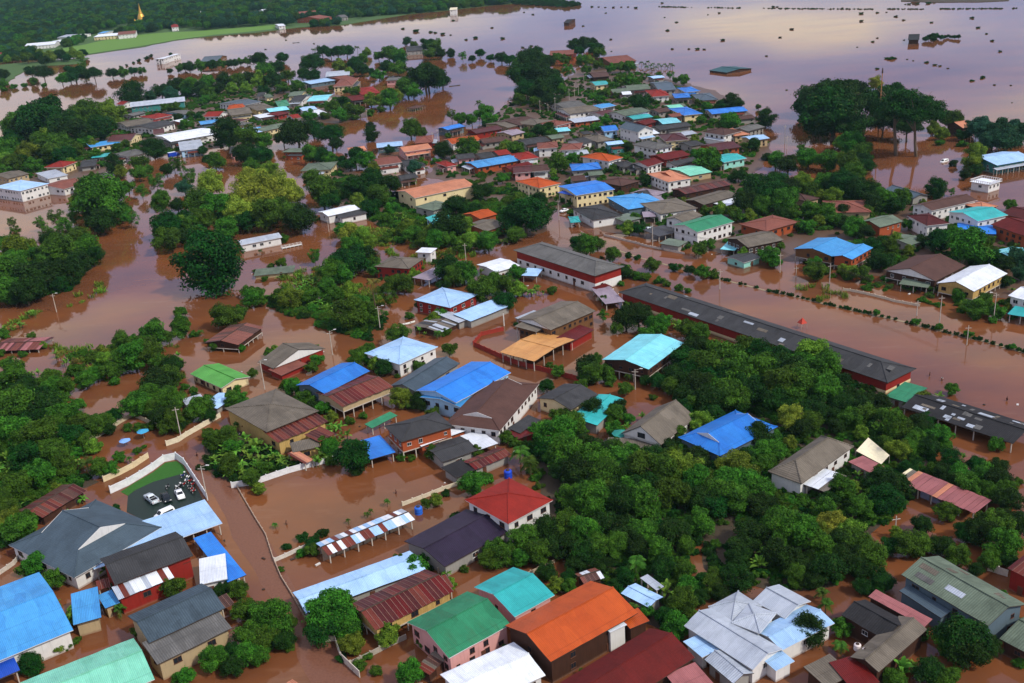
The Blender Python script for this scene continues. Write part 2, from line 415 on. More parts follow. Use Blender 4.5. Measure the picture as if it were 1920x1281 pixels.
WPAL = dict(white=((222, 222, 218), 'white'), cream=((225, 208, 160), 'cream'), timber=((120, 84, 52), 'timber'), dtimber=((70, 44, 32), 'dark timber'), brick=((170, 84, 48), 'orange brick'),
    red=((140, 38, 30), 'red'), grey=((150, 148, 142), 'grey'), mint=((150, 215, 200), 'mint'), pink=((215, 160, 155), 'pink'), lblue=((165, 205, 232), 'pale blue'), beige=((178, 158, 122), 'beige'),
    teal=((60, 130, 125), 'teal'), slate=((88, 106, 116), 'slate'), none=((90, 70, 55), 'open'), yel=((196, 165, 100), 'yellowish timber'))
def ROOF(c, kind, rust=0.0):
    base = srgb(PAL[c][0])
    if c in ('rust', 'maroon') and kind != 'tile': rust = max(rust, 0.5)
    return roof_mat(c + ('r' if rust else ''), kind, base, period=0.3 if kind == 'metal' else 0.42, dirt={'metal': 0.40, 'tile': 0.55, 'fibre': 0.6}[kind], rust=rust)
def WALL(c):
    return wall_mat(c, scl(srgb(WPAL[c][0]), 0.92), 'plank' if c in ('timber', 'dtimber', 'yel') else 'brick' if c == 'brick' else 'plaster')
GLASS = plain('window_glass', (0.018, 0.022, 0.028), 0.12, 0.2)
FRAMEW = plain('white_paint', (0.62, 0.62, 0.60), 0.5, 0.15)
FRAMEB = plain('brown_paint', (0.12, 0.05, 0.03), 0.5, 0.25)
CONC = plain('concrete', (0.36, 0.34, 0.30), 0.85, 0.4)
POSTM = plain('pale_post', (0.50, 0.45, 0.38), 0.8, 0.4)
DARKM = plain('dark_wood', (0.055, 0.036, 0.026), 0.8, 0.3)
def _win():
    f = MB(); p = MB()
    for x0, x1, z0, z1 in ((-.6, -.55, -.6, .6), (.55, .6, -.6, .6), (-.55, .55, .55, .6), (-.55, .55, -.6, -.55), (-.02, .02, -.55, .55)):
        f.box(x0, x1, -0.07, 0.02, z0, z1)
    f.box(-.66, .66, -0.13, -0.0, -.65, -.6)
    p.box(-.56, .56, -0.03, 0.015, -.56, .56)
    return f, p
_f, _p = _win()
WIN_W = _f.mesh('window_frame_white', [FRAMEW]); WIN_B = _f.mesh('window_frame_brown', [FRAMEB]); PANE = _p.mesh('window_pane', [GLASS])
DOOR = MB(); DOOR.box(-.5, .5, -.06, .02, 0, 2.05); DOOR.box(-.4, .4, -.075, -.055, .15, 1.9); DOORM = DOOR.mesh('door', [FRAMEB])
_pb = MB(); _pb.box(-.5, .5, -.5, .5, 0, 1); POSTME = _pb.mesh('post', [POSTM]); POSTD = _pb.mesh('post_dark', [DARKM])

LAPM = plain('bare_lap', (0.24, 0.13, 0.10), 0.6, 0.6)
def grid(m, q, nx, ny, amp=0.0, mi=0, seed=0):
    """bilinear patch q = 4 corners; returns its polygons"""
    out = []
    def pt(i, j):
        u, v = i / nx, j / ny
        p = (Vector(q[0]) * (1 - u) + Vector(q[1]) * u) * (1 - v) + (Vector(q[3]) * (1 - u) + Vector(q[2]) * u) * v
        if amp: p.z += amp * noise.noise(p * 0.7 + Vector((seed, seed * 0.3, 0)))
        return p
    for i in range(nx):
        for j in range(ny):
            out.append([pt(i, j), pt(i + 1, j), pt(i + 1, j + 1), pt(i, j + 1)])
    return out
def roof_polys(shape, lx, ly, he, hr, amp, seed):
    """local x runs along the ridge; eaves at +-lx/2, +-ly/2. Returns slope polygons, gable-end triangles, ridge lines"""
    X, Y = lx / 2, ly / 2; zt = he + hr
    nx, ny = max(1, int(lx / 2.2)), max(1, int(ly / 3))
    tri = []; ridge = []
    if shape == 'g':
        q = grid(None, [(-X, -Y, he), (X, -Y, he), (X, 0, zt), (-X, 0, zt)], nx, ny, amp, 0, seed) + grid(None, [(X, Y, he), (-X, Y, he), (-X, 0, zt), (X, 0, zt)], nx, ny, amp, 0, seed)
        ridge = [((-X, 0, zt), (X, 0, zt))]
        tri = [[(-X, -Y, he), (-X, Y, he), (-X, 0, zt)], [(X, Y, he), (X, -Y, he), (X, 0, zt)]]
        return q, tri, ridge
    if shape == 's':
        return grid(None, [(-X, -Y, he), (X, -Y, he), (X, Y, zt), (-X, Y, zt)], nx, ny, amp, 0, seed), [], []
    if shape == 'f':
        return grid(None, [(-X, -Y, he), (X, -Y, he), (X, Y, he), (-X, Y, he)], nx, ny, amp * 0.5, 0, seed), [], []
    if shape == 'h':
        k = min(X * 0.98, Y)
        a, c = (-X + k, 0, zt), (X - k, 0, zt)
        q = [[(-X, -Y, he), (X, -Y, he), c, a], [(X, Y, he), (-X, Y, he), a, c], [(-X, Y, he), (-X, -Y, he), a], [(X, -Y, he), (X, Y, he), c]]
        return q, [], [(a, c), ((-X, -Y, he), a), ((-X, Y, he), a), ((X, -Y, he), c), ((X, Y, he), c)]
    if shape == 'd':        # hipped skirt with a small gable above it at each end
        k = min(X * 0.7, Y * 0.5); zk = he + hr * 0.46; yk = Y * 0.54
        a, c = (-X + k * 0.96, 0, zt), (X - k * 0.96, 0, zt)
        a1, a2, c1, c2 = (-X + k, -yk, zk), (-X + k, yk, zk), (X - k, -yk, zk), (X - k, yk, zk)
        q = [[(-X, -Y, he), (X, -Y, he), c1, a1], [a1, c1, c, a], [(X, Y, he), (-X, Y, he), a2, c2], [c2, a2, a, c], [(-X, Y, he), (-X, -Y, he), a1, a2], [(X, -Y, he), (X, Y, he), c2, c1]]
        return q, [[a1, a2, a], [c2, c1, c]], [(a, c), ((-X, -Y, he), a1), ((-X, Y, he), a2), ((X, -Y, he), c1), ((X, Y, he), c2)]
def ridge_bar(m, a, b, mi, r=0.13):
    a, b = Vector(a), Vector(b)
    m.bar(a + Vector((0, 0, 0.03)), b + Vector((0, 0, 0.03)), r, r, 5, mi)

def frame(A, B, C, he, axis):
    a, bb = G(A, he), G(B, he); u = bb - a; W_ = u.length; u.normalize()
    zu = Vector((-u.y, u.x, 0))
    if isinstance(C, (int, float)):
        n = zu if zu.dot(Vector((a.x, a.y, 0))) > 0 else -zu
        D = float(C)
    else:
        c = G(C, he); d = (c - bb).dot(zu); n = zu if d >= 0 else -zu; D = abs(d)
    D = min(max(D, 2.0), 45.0)
    o = (a + bb) / 2 + n * (D / 2); o.z = 0
    if axis == 'u':
        x = u if zu.dot(n) > 0 else -u; lx, ly = W_, D
    else:
        x = n; lx, ly = D, W_
    return o, math.atan2(x.y, x.x), lx, ly

def windows(root, M, lx, ly, he, hs, wc, dens, wframe, near, base0):
    """windows (frame > pane) and a door on the walls that can be looked at from the camera's side"""
    rr = R
    cam2 = (CAMP - M.translation); cam2.z = 0
    rows = []
    lo = hs + base0
    if he - hs > 4.2: rows = [he - 1.45, hs + 1.35]
    else: rows = [max(he - 1.35, hs + 0.9)]
    for (nx, ny, half, run) in ((0, -1, ly / 2, lx), (0, 1, ly / 2, lx), (-1, 0, lx / 2, ly), (1, 0, lx / 2, ly)):
        nrm = M.to_3x3() @ Vector((nx, ny, 0))
        if nrm.dot(cam2) < -0.15 * cam2.length: continue
        n = max(1, int(run / (2.9 / dens)))
        ang = {(0, -1): 0, (0, 1): math.pi, (-1, 0): -math.pi / 2, (1, 0): math.pi / 2}[(nx, ny)]
        for ri, z in enumerate(rows):
            for k in range(n):
                if rr.random() < 0.12: continue
                t = (k + 0.5) / n * run - run / 2 + rr.uniform(-.15, .15)
                p = Vector((nx * half, ny * half, z)) + Vector((-ny * t if ny else 0, nx * t if nx else 0, 0))
                s = 0.95 if rr.random() < 0.75 else 0.7
                Mw = M @ Matrix.Translation(p) @ Matrix.Rotation(ang, 4, 'Z') @ Matrix.Diagonal((s * rr.choice((0.9, 1.0, 1.35)), 1, s, 1))
                f = link('window', wframe, root, root_rel(root, Mw))
                link('pane', PANE, f)
def root_rel(root, Mw):
    return (Matrix.Translation(root.location) @ Matrix.Rotation(root.rotation_euler.z, 4, 'Z')).inverted() @ Mw

def block(root, o, rz, lx, ly, he, shape, hr, rc, wc, kind='metal', ov=0.6, stilt=0.0, open_=False, win=1.0, brown=False, sheets=0.0, rust=0.0, tri=None,
          two=None, zlow=-1.6, first=True, posts=2.8, patch=0, cap=True, ridgec=None, base0=0.5, sag=None, rcs=None, gw=False):
    M = Matrix.Translation(o) @ Matrix.Rotation(rz, 4, 'Z')
    near = o.length < 420
    rel = root_rel(root, M)
    seed = R.uniform(0, 50)
    amp = (0.10 if near else 0.06) if sag is None else sag
    q, tris, ridges = roof_polys(shape, lx, ly, he, hr, amp, seed)
    rm = ROOF(rc, kind, rust)
    rmesh = MB()
    t = 0.14
    trim = FRAMEW if (wc in ('white', 'cream', 'lblue', 'mint', 'pink') and kind != 'fibre') else DARKM
    if sheets:
        # laid in separate sheets: each is an object of its own on thin battens
        bat = MB()
        X, Y = lx / 2, ly / 2
        sides = [(-1, he, he + hr), (1, he, he + hr)] if shape == 'g' else [(-1, None, None)]
        ro = None
        for f in q: pass
        for sgn in (-1, 1) if shape == 'g' else (-1,):
            y0, y1 = (sgn * Y, 0.0) if shape == 'g' else (-Y, Y)
            for kk in range(4):
                f = (kk + 0.5) / 4
                y = y0 + (y1 - y0) * f; z = he + hr * f - 0.16
                bat.box(-X, X, y - .05, y + .05, z - .06, z + .02)
        if cap and ridges: ridge_bar(bat, *ridges[0], 0, 0.16)
        ro = bat.build('roof', [DARKM], root, M=rel)
        mats = [rm] if not rcs else [ROOF(c, kind, rust) for c in rcs]
        n = max(2, round(lx / sheets)); wd = lx / n
        sm = []
        sl_ = math.hypot(Y if shape == 'g' else ly, hr)
        for m2 in mats:
            s_ = MB()
            nc = max(4, int(wd / 0.16))
            pts0 = [(-wd / 2 + wd * 1.03 * k / nc, 0.025 * (1 if k % 2 else -1)) for k in range(nc + 1)]
            for k in range(nc):
                (xa, za), (xb, zb) = pts0[k], pts0[k + 1]
                s_.face([(xa, 0, za), (xb, 0, zb), (xb, sl_, zb), (xa, sl_, za)])
            lap = m2.name.split('_')[1] in ('maroonr', 'rustr', 'dred', 'brown', 'rbrown', 'browr')
            if lap: s_.face([(wd / 2 - .05, 0, .045), (wd / 2 + .035, 0, .045), (wd / 2 + .035, sl_, .045), (wd / 2 - .05, sl_, .045)], 1)
            sm.append(s_.mesh('sheet', [m2, LAPM] if lap else [m2]))
        for sgn in (-1, 1) if shape == 'g' else (-1,):
            for k in range(n):
                me = R.choice(sm)
                a = math.atan2(hr, Y if shape == 'g' else ly)
                x = -X + wd * (k + 0.5)
                mm = Matrix.Translation((x, sgn * Y, he + R.uniform(0, .05))) @ Matrix.Rotation(0 if sgn < 0 else math.pi, 4, 'Z') @ Matrix.Rotation(a + R.uniform(-.006, .006), 4, 'X') @ Matrix.Translation((0, R.uniform(-.14, .03), 0)) @ Matrix.Rotation(R.uniform(-.008, .008), 4, 'Z')
                link('sheet', me, ro, mm)
    else:
        rmesh.slab(q, t, 0, 1)
        if cap:
            for a, b2 in ridges: ridge_bar(rmesh, a, b2, 2, 0.16 if near else 0.2)
        ro = rmesh.build('roof' if first else 'annex_roof', [rm, trim, ROOF(ridgec, kind) if ridgec else rm], root, M=rel)
        if patch:
            pm = [ROOF(c, 'fibre').copy() if False else ROOF(c, 'fibre') for c in ('silver', 'taupe', 'grey')]
            for k in range(patch):
                s_ = MB(); wdt, hgt = R.choice((0.9, 1.8, 3.6)), R.choice((0.8, 1.2, 1.6))
                s_.box(-wdt / 2, wdt / 2, 0, hgt, 0.02, 0.05)
                sgn = R.choice((-1, -1, 1)); a = math.atan2(hr, ly / 2); yy = R.uniform(0.05, 0.75) * ly / 2
                mm = Matrix.Translation((R.uniform(-lx / 2 + 2.5, lx / 2 - 2.5), sgn * (ly / 2 - yy), he + hr * yy / (ly / 2))) @ Matrix.Rotation(0 if sgn < 0 else math.pi, 4, 'Z') @ Matrix.Rotation(a, 4, 'X')
                s_.build('patch_sheet', [R.choice(pm)], ro, M=mm)
    ov = min(ov, lx * 0.12, ly * 0.14)
    wx, wy = lx - 2 * ov, ly - 2 * ov
    zt = he - t + 0.02 + (hr * (ov / (ly / 2)) * 0.9 if shape in 'gh' else 0)
    if tri and tris:
        off = ov if shape == 'g' else 0.12
        for k, tt in enumerate(tris):
            m = MB()
            sx = -1 if k == 0 else 1
            pts = [Vector(p) - Vector((sx * 0.0, 0, 0.10 if shape == 'g' else 0)) for p in tt]
            if shape == 'g':
                c = (pts[0] + pts[1] + pts[2]) / 3
                pts = [Vector((p.x - sx * off * 0.4, c.y + (p.y - c.y) * 0.93, p.z - 0.05 if i < 2 else p.z - 0.12)) for i, p in enumerate(pts)]
            else:
                pts = [Vector((p.x + sx * 0.06, p.y * 1.03, p.z)) for p in pts]
            m.loft([pts, [p - Vector((sx * 0.08, 0, 0)) for p in pts]])
            m.build('gable_panel', [WALL(tri)], root, M=rel)
            if gw:
                zc = pts[0].z + (pts[2].z - pts[0].z) * .32
                m = MB(); xx = pts[0].x + (pts[2].x - pts[0].x) * .3 + sx * .06
                m.box(xx - .05, xx + .05, -1.1, .9, zc - .65, zc + .65); m.build('gable_window', [GLASS], root, M=rel)
    wm = WALL(wc)
    if not open_:
        m = MB()
        zb = stilt if stilt else zlow
        # wall shell follows the roof slope at the gable ends
        X, Y = wx / 2, wy / 2
        if shape == 'g':
            zr = he + hr - t - 0.02
            m.face([(-X, -Y, zb), (X, -Y, zb), (X, -Y, zt), (-X, -Y, zt)]); m.face([(X, Y, zb), (-X, Y, zb), (-X, Y, zt), (X, Y, zt)])
            m.face([(-X, Y, zb), (-X, -Y, zb), (-X, -Y, zt), (-X, 0, zr), (-X, Y, zt)]); m.face([(X, -Y, zb), (X, Y, zb), (X, Y, zt), (X, 0, zr), (X, -Y, zt)])
            m.face([(-X, Y, zb), (X, Y, zb), (X, -Y, zb), (-X, -Y, zb)])
        elif shape == 's':
            za, zc = he - t + hr * 0.1, he - t + hr * 0.86
            m.face([(-X, -Y, zb), (X, -Y, zb), (X, -Y, za), (-X, -Y, za)]); m.face([(X, Y, zb), (-X, Y, zb), (-X, Y, zc), (X, Y, zc)])
            m.face([(-X, Y, zb), (-X, -Y, zb), (-X, -Y, za), (-X, Y, zc)]); m.face([(X, -Y, zb), (X, Y, zb), (X, Y, zc), (X, -Y, za)])
        else:
            m.box(-X, X, -Y, Y, zb, he - 0.1)
        m.build('wall' if first else 'annex_wall', [wm], root, M=rel)
        if two:
            z2 = two[1]
            m = MB(); e_ = 0.06
            m.box(-X - e_, X + e_, -Y - e_, Y + e_, zlow, z2); m.build('lower_wall', [WALL(two[0])], root, M=rel)
        if win and min(wx, wy) > 2.2:
            windows(root, M, wx + (0.14 if two else 0.03), wy + (0.14 if two else 0.03), (two[1] + 0.3 if two else he - 0.1), stilt, wc, win, WIN_B if brown or R.random() < .5 else WIN_W, near, base0)
        if near and not stilt and first:
            cam2 = (CAMP - o)
            nn = M.to_3x3() @ Vector((0, -1, 0)); s_ = 1 if nn.dot(cam2) > 0 else -1
            dm = M @ Matrix.Translation((wx * R.uniform(-.25, .25), -s_ * (Y + (0.07 if two else 0.02)), -0.25)) @ Matrix.Rotation(0 if s_ > 0 else math.pi, 4, 'Z')
            link('door', DOORM, root, root_rel(root, dm))
    if stilt or open_:
        ztop = stilt + 0.05 if stilt and not open_ else he - t
        nx, ny = max(2, int(wx / posts) + 1), max(2, int(wy / (posts * 1.4)) + 1)
        for i in range(nx):
            for j in range(ny):
                if 0 < i < nx - 1 and 0 < j < ny - 1: continue
                px, py = -wx / 2 + wx * i / (nx - 1), -wy / 2 + wy * j / (ny - 1)
                zz = ztop
                if open_ and not stilt:
                    f = (py + ly / 2) / ly if shape == 's' else (1 - abs(py) / (ly / 2) if shape == 'g' else 0)
                    zz = he - t + hr * f * (1 if shape in 'sg' else 0)
                mm = root_rel(root, M @ Matrix.Translation((px, py, zlow)) @ Matrix.Diagonal((0.22, 0.22, zz - zlow, 1)))
                link('post', POSTME, root, mm)
        if stilt and not open_:
            m = MB(); m.box(-wx / 2 - .1, wx / 2 + .1, -wy / 2 - .1, wy / 2 + .1, stilt - 0.22, stilt - 0.003); m.build('floor_beam', [POSTM], root, M=rel)

HOUSES = []
def cutname(s):
    for q in (' with ', ' beside ', ' on ', ' at ', ' in the ', ' in open', ' in front', ' behind ', ' over ', ' along ', ' between ', ' under ', ' among ', ' sunk ', ' hidden ', ' of joined', ' inside ', ' alone', ' deep '): s = s.split(q)[0]
    w_ = s.split()
    return s if 2 <= len(w_) <= 5 else None
def house(t, A, B, C, he, shape, hr, rc, wc, label=None, par=None, **o):
    """A-B the near eave, C the far corner beside B (or a depth in metres), all as seen in tile t at eave height he.
    shape: g gable, h hip, d hip with gablets, s lean-to, f flat; second letter: ridge along u (A-B) or v"""
    A, B = P(t, *A), P(t, *B)
    if not isinstance(C, (int, float)): C = P(t, *C)
    ax = shape[1] if len(shape) > 1 else 'u'
    oo, rz, lx, ly = frame(A, B, C, he, ax)
    far = oo.length > 520
    if par is not None:
        block(par, oo, rz, lx, ly, he, shape[0], hr, rc, wc, first=False, **o)
        return par
    nm = o.pop('name', None)
    cat = o.pop('cat', None)
    is_open = o.get('open_', False)
    if nm is None: nm = 'shed' if (is_open or lx * ly < 34) else 'house'
    if cat is None: cat = 'shed' if nm == 'shed' else 'house'
    root = empty(nm, oo, rz)
    if 'kind' not in o: o['kind'] = 'tile' if rc in ('brown', 'rbrown', 'orange', 'red', 'salmon', 'dred', 'pink') else ('fibre' if rc in ('grey', 'dgrey', 'taupe', 'black', 'agreen') else 'metal')
    if label is None and oo.length < 1000: hr *= 1.15; o.setdefault('ov', 0.9)
    block(root, oo, rz, lx, ly, he, shape[0], hr, rc, wc, **o)
    if label is None and nm == 'house' and oo.length < 1000 and R.random() < .75:
        # the usual lean-to kitchen, shop front or porch roof against one side
        Mh = Matrix.Translation(oo) @ Matrix.Rotation(rz, 4, 'Z')
        end = R.random() < .35
        dp = R.uniform(2.0, 3.4); run = (ly if end else lx) * R.uniform(.45, .95)
        hs_ = min(he * .62, 2.9)
        ang = R.choice((math.pi / 2, -math.pi / 2)) if end else R.choice((0, 0, math.pi))
        half = (lx if end else ly) / 2
        cdir = Mh.to_3x3() @ Matrix.Rotation(ang, 3, 'Z') @ Vector((0, -1, 0))
        if cdir.dot(CAMP - oo) < 0: ang += math.pi; cdir = -cdir
        shift = Mh.to_3x3() @ Matrix.Rotation(ang, 3, 'Z') @ Vector((R.uniform(-.2, .2) * run, 0, 0))
        oc = oo + cdir * (half + dp / 2 - .75) + shift
        block(root, oc, rz + ang, run, dp, hs_, 's', .5, R.choice(('rust', 'dgrey', 'brown', 'silver', 'taupe', 'maroon', 'lblue', rc)), wc if wc != 'none' else 'grey', kind=R.choice(('metal', 'fibre')), first=False, open_=R.random() < .5, win=.8, ov=.3)
    rw = PAL[rc][1]
    sh = {'g': 'gabled', 'h': 'hip-roofed', 'd': 'gablet-roofed', 's': 'lean-to', 'f': 'flat-roofed'}[shape[0]]
    size = 'long ' if max(lx, ly) > 17 else 'small ' if lx * ly < 40 else ''
    if is_open: ph = f'{size}open {rw} roofed shed on posts'
    elif nm == 'shed': ph = f'{size}{rw} roofed {WPAL[wc][1]} walled shed'
    else:
        ph = f'{size}{sh} house with {rw} roof and {WPAL[wc][1]} walls' if shape[0] in 'ghd' else f'{size}{rw} roofed {WPAL[wc][1]} walled house'
    thing(root, ph, cat, (oo.x, oo.y, he * 0.7), group='houses and sheds standing in the flood', label=label, mark=(cutname(label) if label else None))
    HOUSES.append((oo, max(lx, ly) / 2, root))
    return root
def wallline(t, pts, h, label, c=(0.62, 0.60, 0.55), key='white', panel=3.0, th=0.14, posts=True, base=-1.6, cat='wall'):
    """a garden wall along the pixels pts: cast panels between posts, each a part"""
    W_ = [G(P(t, *p)) for p in pts]
    root = empty('garden_wall', W_[0])
    pm = plain('wall_panel_' + key, c, 0.8, 0.3)
    mb = MB(); mb.box(-.5, .5, -.5, .5, 0, 1); me = mb.mesh('panel', [pm])
    mp = MB(); mp.box(-.5, .5, -.5, .5, 0, 1); mp.box(-.6, .6, -.6, .6, 1.0, 1.03); mep = mp.mesh('post', [pm])
    for i in range(len(W_) - 1):
        a, b2 = W_[i], W_[i + 1]; d = b2 - a; n = max(1, round(d.length / panel)); ang = math.atan2(d.y, d.x); ln = d.length / n
        for k in range(n):
            c_ = a + d * ((k + 0.5) / n)
            link('panel', me, root, root_rel(root, Matrix.Translation((c_.x, c_.y, base)) @ Matrix.Rotation(ang + R.uniform(-.004, .004), 4, 'Z') @ Matrix.Diagonal((ln - 0.16, th, h - base + R.uniform(-.03, .03), 1))))
            if posts:
                c_ = a + d * (k / n)
                link('post', mep, root, root_rel(root, Matrix.Translation((c_.x, c_.y, base)) @ Matrix.Rotation(ang, 4, 'Z') @ Matrix.Diagonal((0.22, 0.22, h + 0.1 - base, 1))))
    thing(root, label, cat, sum(W_, Vector()) / len(W_), label=label)
    return root

# ------------------------------------------------------------ trees and plants: one mesh per kind and variant, crowns of radius 1
BARK = plain('bark', (0.13, 0.095, 0.065), 0.9, 0.4)
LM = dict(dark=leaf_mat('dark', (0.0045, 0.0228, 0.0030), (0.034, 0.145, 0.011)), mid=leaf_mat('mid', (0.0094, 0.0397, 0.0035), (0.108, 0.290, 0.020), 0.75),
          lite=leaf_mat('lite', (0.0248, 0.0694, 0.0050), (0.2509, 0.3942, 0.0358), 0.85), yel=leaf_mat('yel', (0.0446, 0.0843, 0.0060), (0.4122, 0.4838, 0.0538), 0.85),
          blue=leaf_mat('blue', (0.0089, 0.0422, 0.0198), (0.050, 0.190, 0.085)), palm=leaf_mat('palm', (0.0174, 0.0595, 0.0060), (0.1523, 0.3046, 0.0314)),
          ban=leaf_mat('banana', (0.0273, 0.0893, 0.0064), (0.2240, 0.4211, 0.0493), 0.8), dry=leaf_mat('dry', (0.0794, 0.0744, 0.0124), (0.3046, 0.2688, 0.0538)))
def leafquad(vs_, fs, p, nrm, s, rr, asp=0.62, bend=0.25):
    x = nrm.cross(Vector((rr.gauss(0, 1), rr.gauss(0, 1), rr.gauss(0, 1)))).normalized()
    y = nrm.cross(x).normalized()
    a = s * rr.uniform(.65, 1.3); b2 = a * asp
    i = len(vs_)
    vs_ += [p - x * a, p - y * b2 + nrm * bend * b2, p + x * a - nrm * bend * a, p + y * b2 + nrm * bend * b2]
    fs.append((i, i + 1, i + 2, i + 3))
def crown(seed, n, lobes, flat, leaf, spread=1.0, inner=0.25, zoff=0.0, hollow=False, lob=(0.3, 0.52)):
    rr = random.Random(seed); vs_, fs = [], []
    cs = []
    for k in range(lobes):
        th = rr.uniform(0, 2 * math.pi); u = rr.uniform(-0.95, 1.0) if not hollow else rr.uniform(-0.25, 1.0)
        r = rr.uniform(.45, .78) * spread
        s = math.sqrt(max(0, 1 - u * u))
        c = Vector((math.cos(th) * s * r, math.sin(th) * s * r, u * r * flat + zoff)); lr = rr.uniform(*lob)
        cs.append((c, lr))
    cs.append((Vector((0, 0, zoff)), 0.5))
    tot = sum(l * l for _, l in cs)
    for c, lr in cs:
        m = int(n * lr * lr / tot)
        for _ in range(m):
            d = Vector((rr.gauss(0, 1), rr.gauss(0, 1), rr.gauss(0, 1))).normalized()
            if d.z < -0.3 and rr.random() < 0.6: d.z = -d.z
            rad = lr * (rr.uniform(.86, 1.1) if rr.random() > inner else rr.uniform(.3, .9))
            rad *= 1 + 0.22 * noise.noise(c * 7 + d * 3.1)
            if rr.random() < .07: rad *= rr.uniform(1.1, 1.4)
            p = c + Vector((d.x, d.y, d.z * (0.8 * flat + 0.1))) * rad
            q_ = p.normalized() * 1.25
            p *= 1 + .30 * noise.noise(q_ + Vector((seed * 3.7, seed, 0)))
            nn = (d + Vector((rr.gauss(0, .45), rr.gauss(0, .45), rr.gauss(0, .45) + .35))).normalized()
            leafquad(vs_, fs, p, nn, leaf, rr)
    return vs_, fs
def trunk_mesh(seed, h, r, limbs, reach, multi=1, mat=BARK, low=-0.45):
    rr = random.Random(seed); m = MB()
    for t_ in range(multi):
        bx, by = (0, 0) if multi == 1 else (rr.uniform(-.12, .12), rr.uniform(-.12, .12))
        p = Vector((bx, by, low)); lean = Vector((rr.uniform(-.1, .1) + bx * 1.6, rr.uniform(-.1, .1) + by * 1.6, 1)).normalized()
        seg = 4; top = h * 0.72; rad = r
        pts = [p]
        for k in range(seg):
            q = p + (lean + Vector((rr.uniform(-.1, .1), rr.uniform(-.1, .1), 0))) * ((top - low) / seg)
            r2 = rad * 0.84
            m.bar(p, q, rad, r2, 6, 0, True); p = q; rad = r2; pts.append(p)
        for l_ in range(limbs):
            th = 2 * math.pi * (l_ + rr.random() * .7) / limbs
            s = pts[rr.choice((-1, -1, -2))]
            e1 = s + Vector((math.cos(th) * reach * .45, math.sin(th) * reach * .45, rr.uniform(.16, .34) * h))
            e2 = e1 + Vector((math.cos(th) * reach * .4, math.sin(th) * reach * .4, rr.uniform(.1, .25) * h))
            m.bar(s, e1, rad * .75, rad * .42, 5); m.bar(e1, e2, rad * .42, rad * .15, 4)
    return m.mesh('trunk', [mat])
def leafmesh(name, vf, mat):
    me = bpy.data.meshes.new(name); me.from_pydata([tuple(v) for v in vf[0]], [], vf[1]); me.materials.append(mat); me.update(); return me
def blade(m, base, az, length, width, up, droop, seg=5, mi=0, rr=R, fold=0.15):
    """one long arching leaf"""
    d = Vector((math.cos(az), math.sin(az), 0)); sdv = Vector((-d.y, d.x, 0))
    pts = []
    for k in range(seg + 1):
        u = k / seg
        c = base + d * (length * (u * math.cos(up) * (1 - .15 * u))) + Vector((0, 0, length * (u * math.sin(up) - droop * u * u)))
        wv = width * math.sin(math.pi * (0.12 + 0.86 * u)) if k < seg else width * .08
        pts.append((c - sdv * wv + Vector((0, 0, fold * wv)), c, c + sdv * wv + Vector((0, 0, fold * wv))))
    i = len(m.v)
    for a in pts: m.v += [tuple(x) for x in a]
    for k in range(seg):
        for j in (0, 1):
            m.f.append((i + k * 3 + j, i + k * 3 + j + 1, i + k * 3 + j + 4, i + k * 3 + j + 3)); m.mi.append(mi)
def palm_crown(seed, n=18, mat=None):
    rr = random.Random(seed); m = MB()
    for k in range(n):
        az = 2 * math.pi * k / n + rr.uniform(-.2, .2); up = rr.uniform(-.25, 1.1); ln = rr.uniform(.8, 1.05); droop = rr.uniform(.45, .8)
        d = Vector((math.cos(az), math.sin(az), 0)); sdv = Vector((-d.y, d.x, 0))
        for q in range(26):
            u = 0.08 + 0.92 * q / 26
            c = d * (ln * u * math.cos(up) * (1 - .15 * u)) + Vector((0, 0, ln * (u * math.sin(up) - droop * u * u)))
            ll = 0.30 * math.sin(math.pi * (0.15 + 0.8 * u)) * rr.uniform(.8, 1.15)
            for sg in (-1, 1):
                e1 = c + sdv * sg * ll * .85 + d * ll * .35 - Vector((0, 0, ll * rr.uniform(.25, .55)))
                m.face([c - d * .016, c + d * .016, e1 + d * .012, e1 - d * .004])
    return m.mesh('crown', [mat or LM['palm']])
def banana_mesh(seed, n=9, mat=None):
    rr = random.Random(seed); m = MB()
    for k in range(n):
        az = 2 * math.pi * k / n * 1.62 + rr.uniform(-.3, .3); up = rr.uniform(.5, 1.35)
        blade(m, Vector((0, 0, 0)), az, rr.uniform(.75, 1.05), rr.uniform(.10, .15), up, rr.uniform(.25, .75), 6, 0, rr)
    return m.mesh('leaves', [mat or LM['ban']])
KIND = {}
def kind(key, name, variants, k, trunkm, desc, cat):
    KIND[key] = dict(name=name, var=variants, k=k, tr=trunkm, desc=desc, cat=cat)
cr = lambda s, mat, n=9500, lobes=36, flat=.85, leaf=.052, lob=(.2, .37), **kw: leafmesh('crown', crown(s, n, lobes, flat, leaf, lob=lob, **kw), LM[mat])
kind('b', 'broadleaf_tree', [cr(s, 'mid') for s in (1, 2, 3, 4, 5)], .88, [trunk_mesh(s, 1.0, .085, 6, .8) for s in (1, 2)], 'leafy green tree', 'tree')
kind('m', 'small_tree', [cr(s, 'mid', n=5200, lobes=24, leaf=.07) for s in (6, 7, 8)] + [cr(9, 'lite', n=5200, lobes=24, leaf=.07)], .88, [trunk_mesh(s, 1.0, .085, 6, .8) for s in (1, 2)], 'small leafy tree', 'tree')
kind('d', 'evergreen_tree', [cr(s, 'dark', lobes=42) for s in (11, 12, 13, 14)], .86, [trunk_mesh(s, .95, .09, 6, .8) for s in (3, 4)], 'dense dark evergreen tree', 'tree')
kind('l', 'bamboo_clump', [cr(s, 'lite', lobes=44, leaf=.047, inner=.3, lob=(.15, .32)) for s in (21, 22, 23)], .9, [trunk_mesh(s, 1.0, .05, 5, .7, 4) for s in (5, 6)], 'feathery light green bamboo clump', 'bamboo')
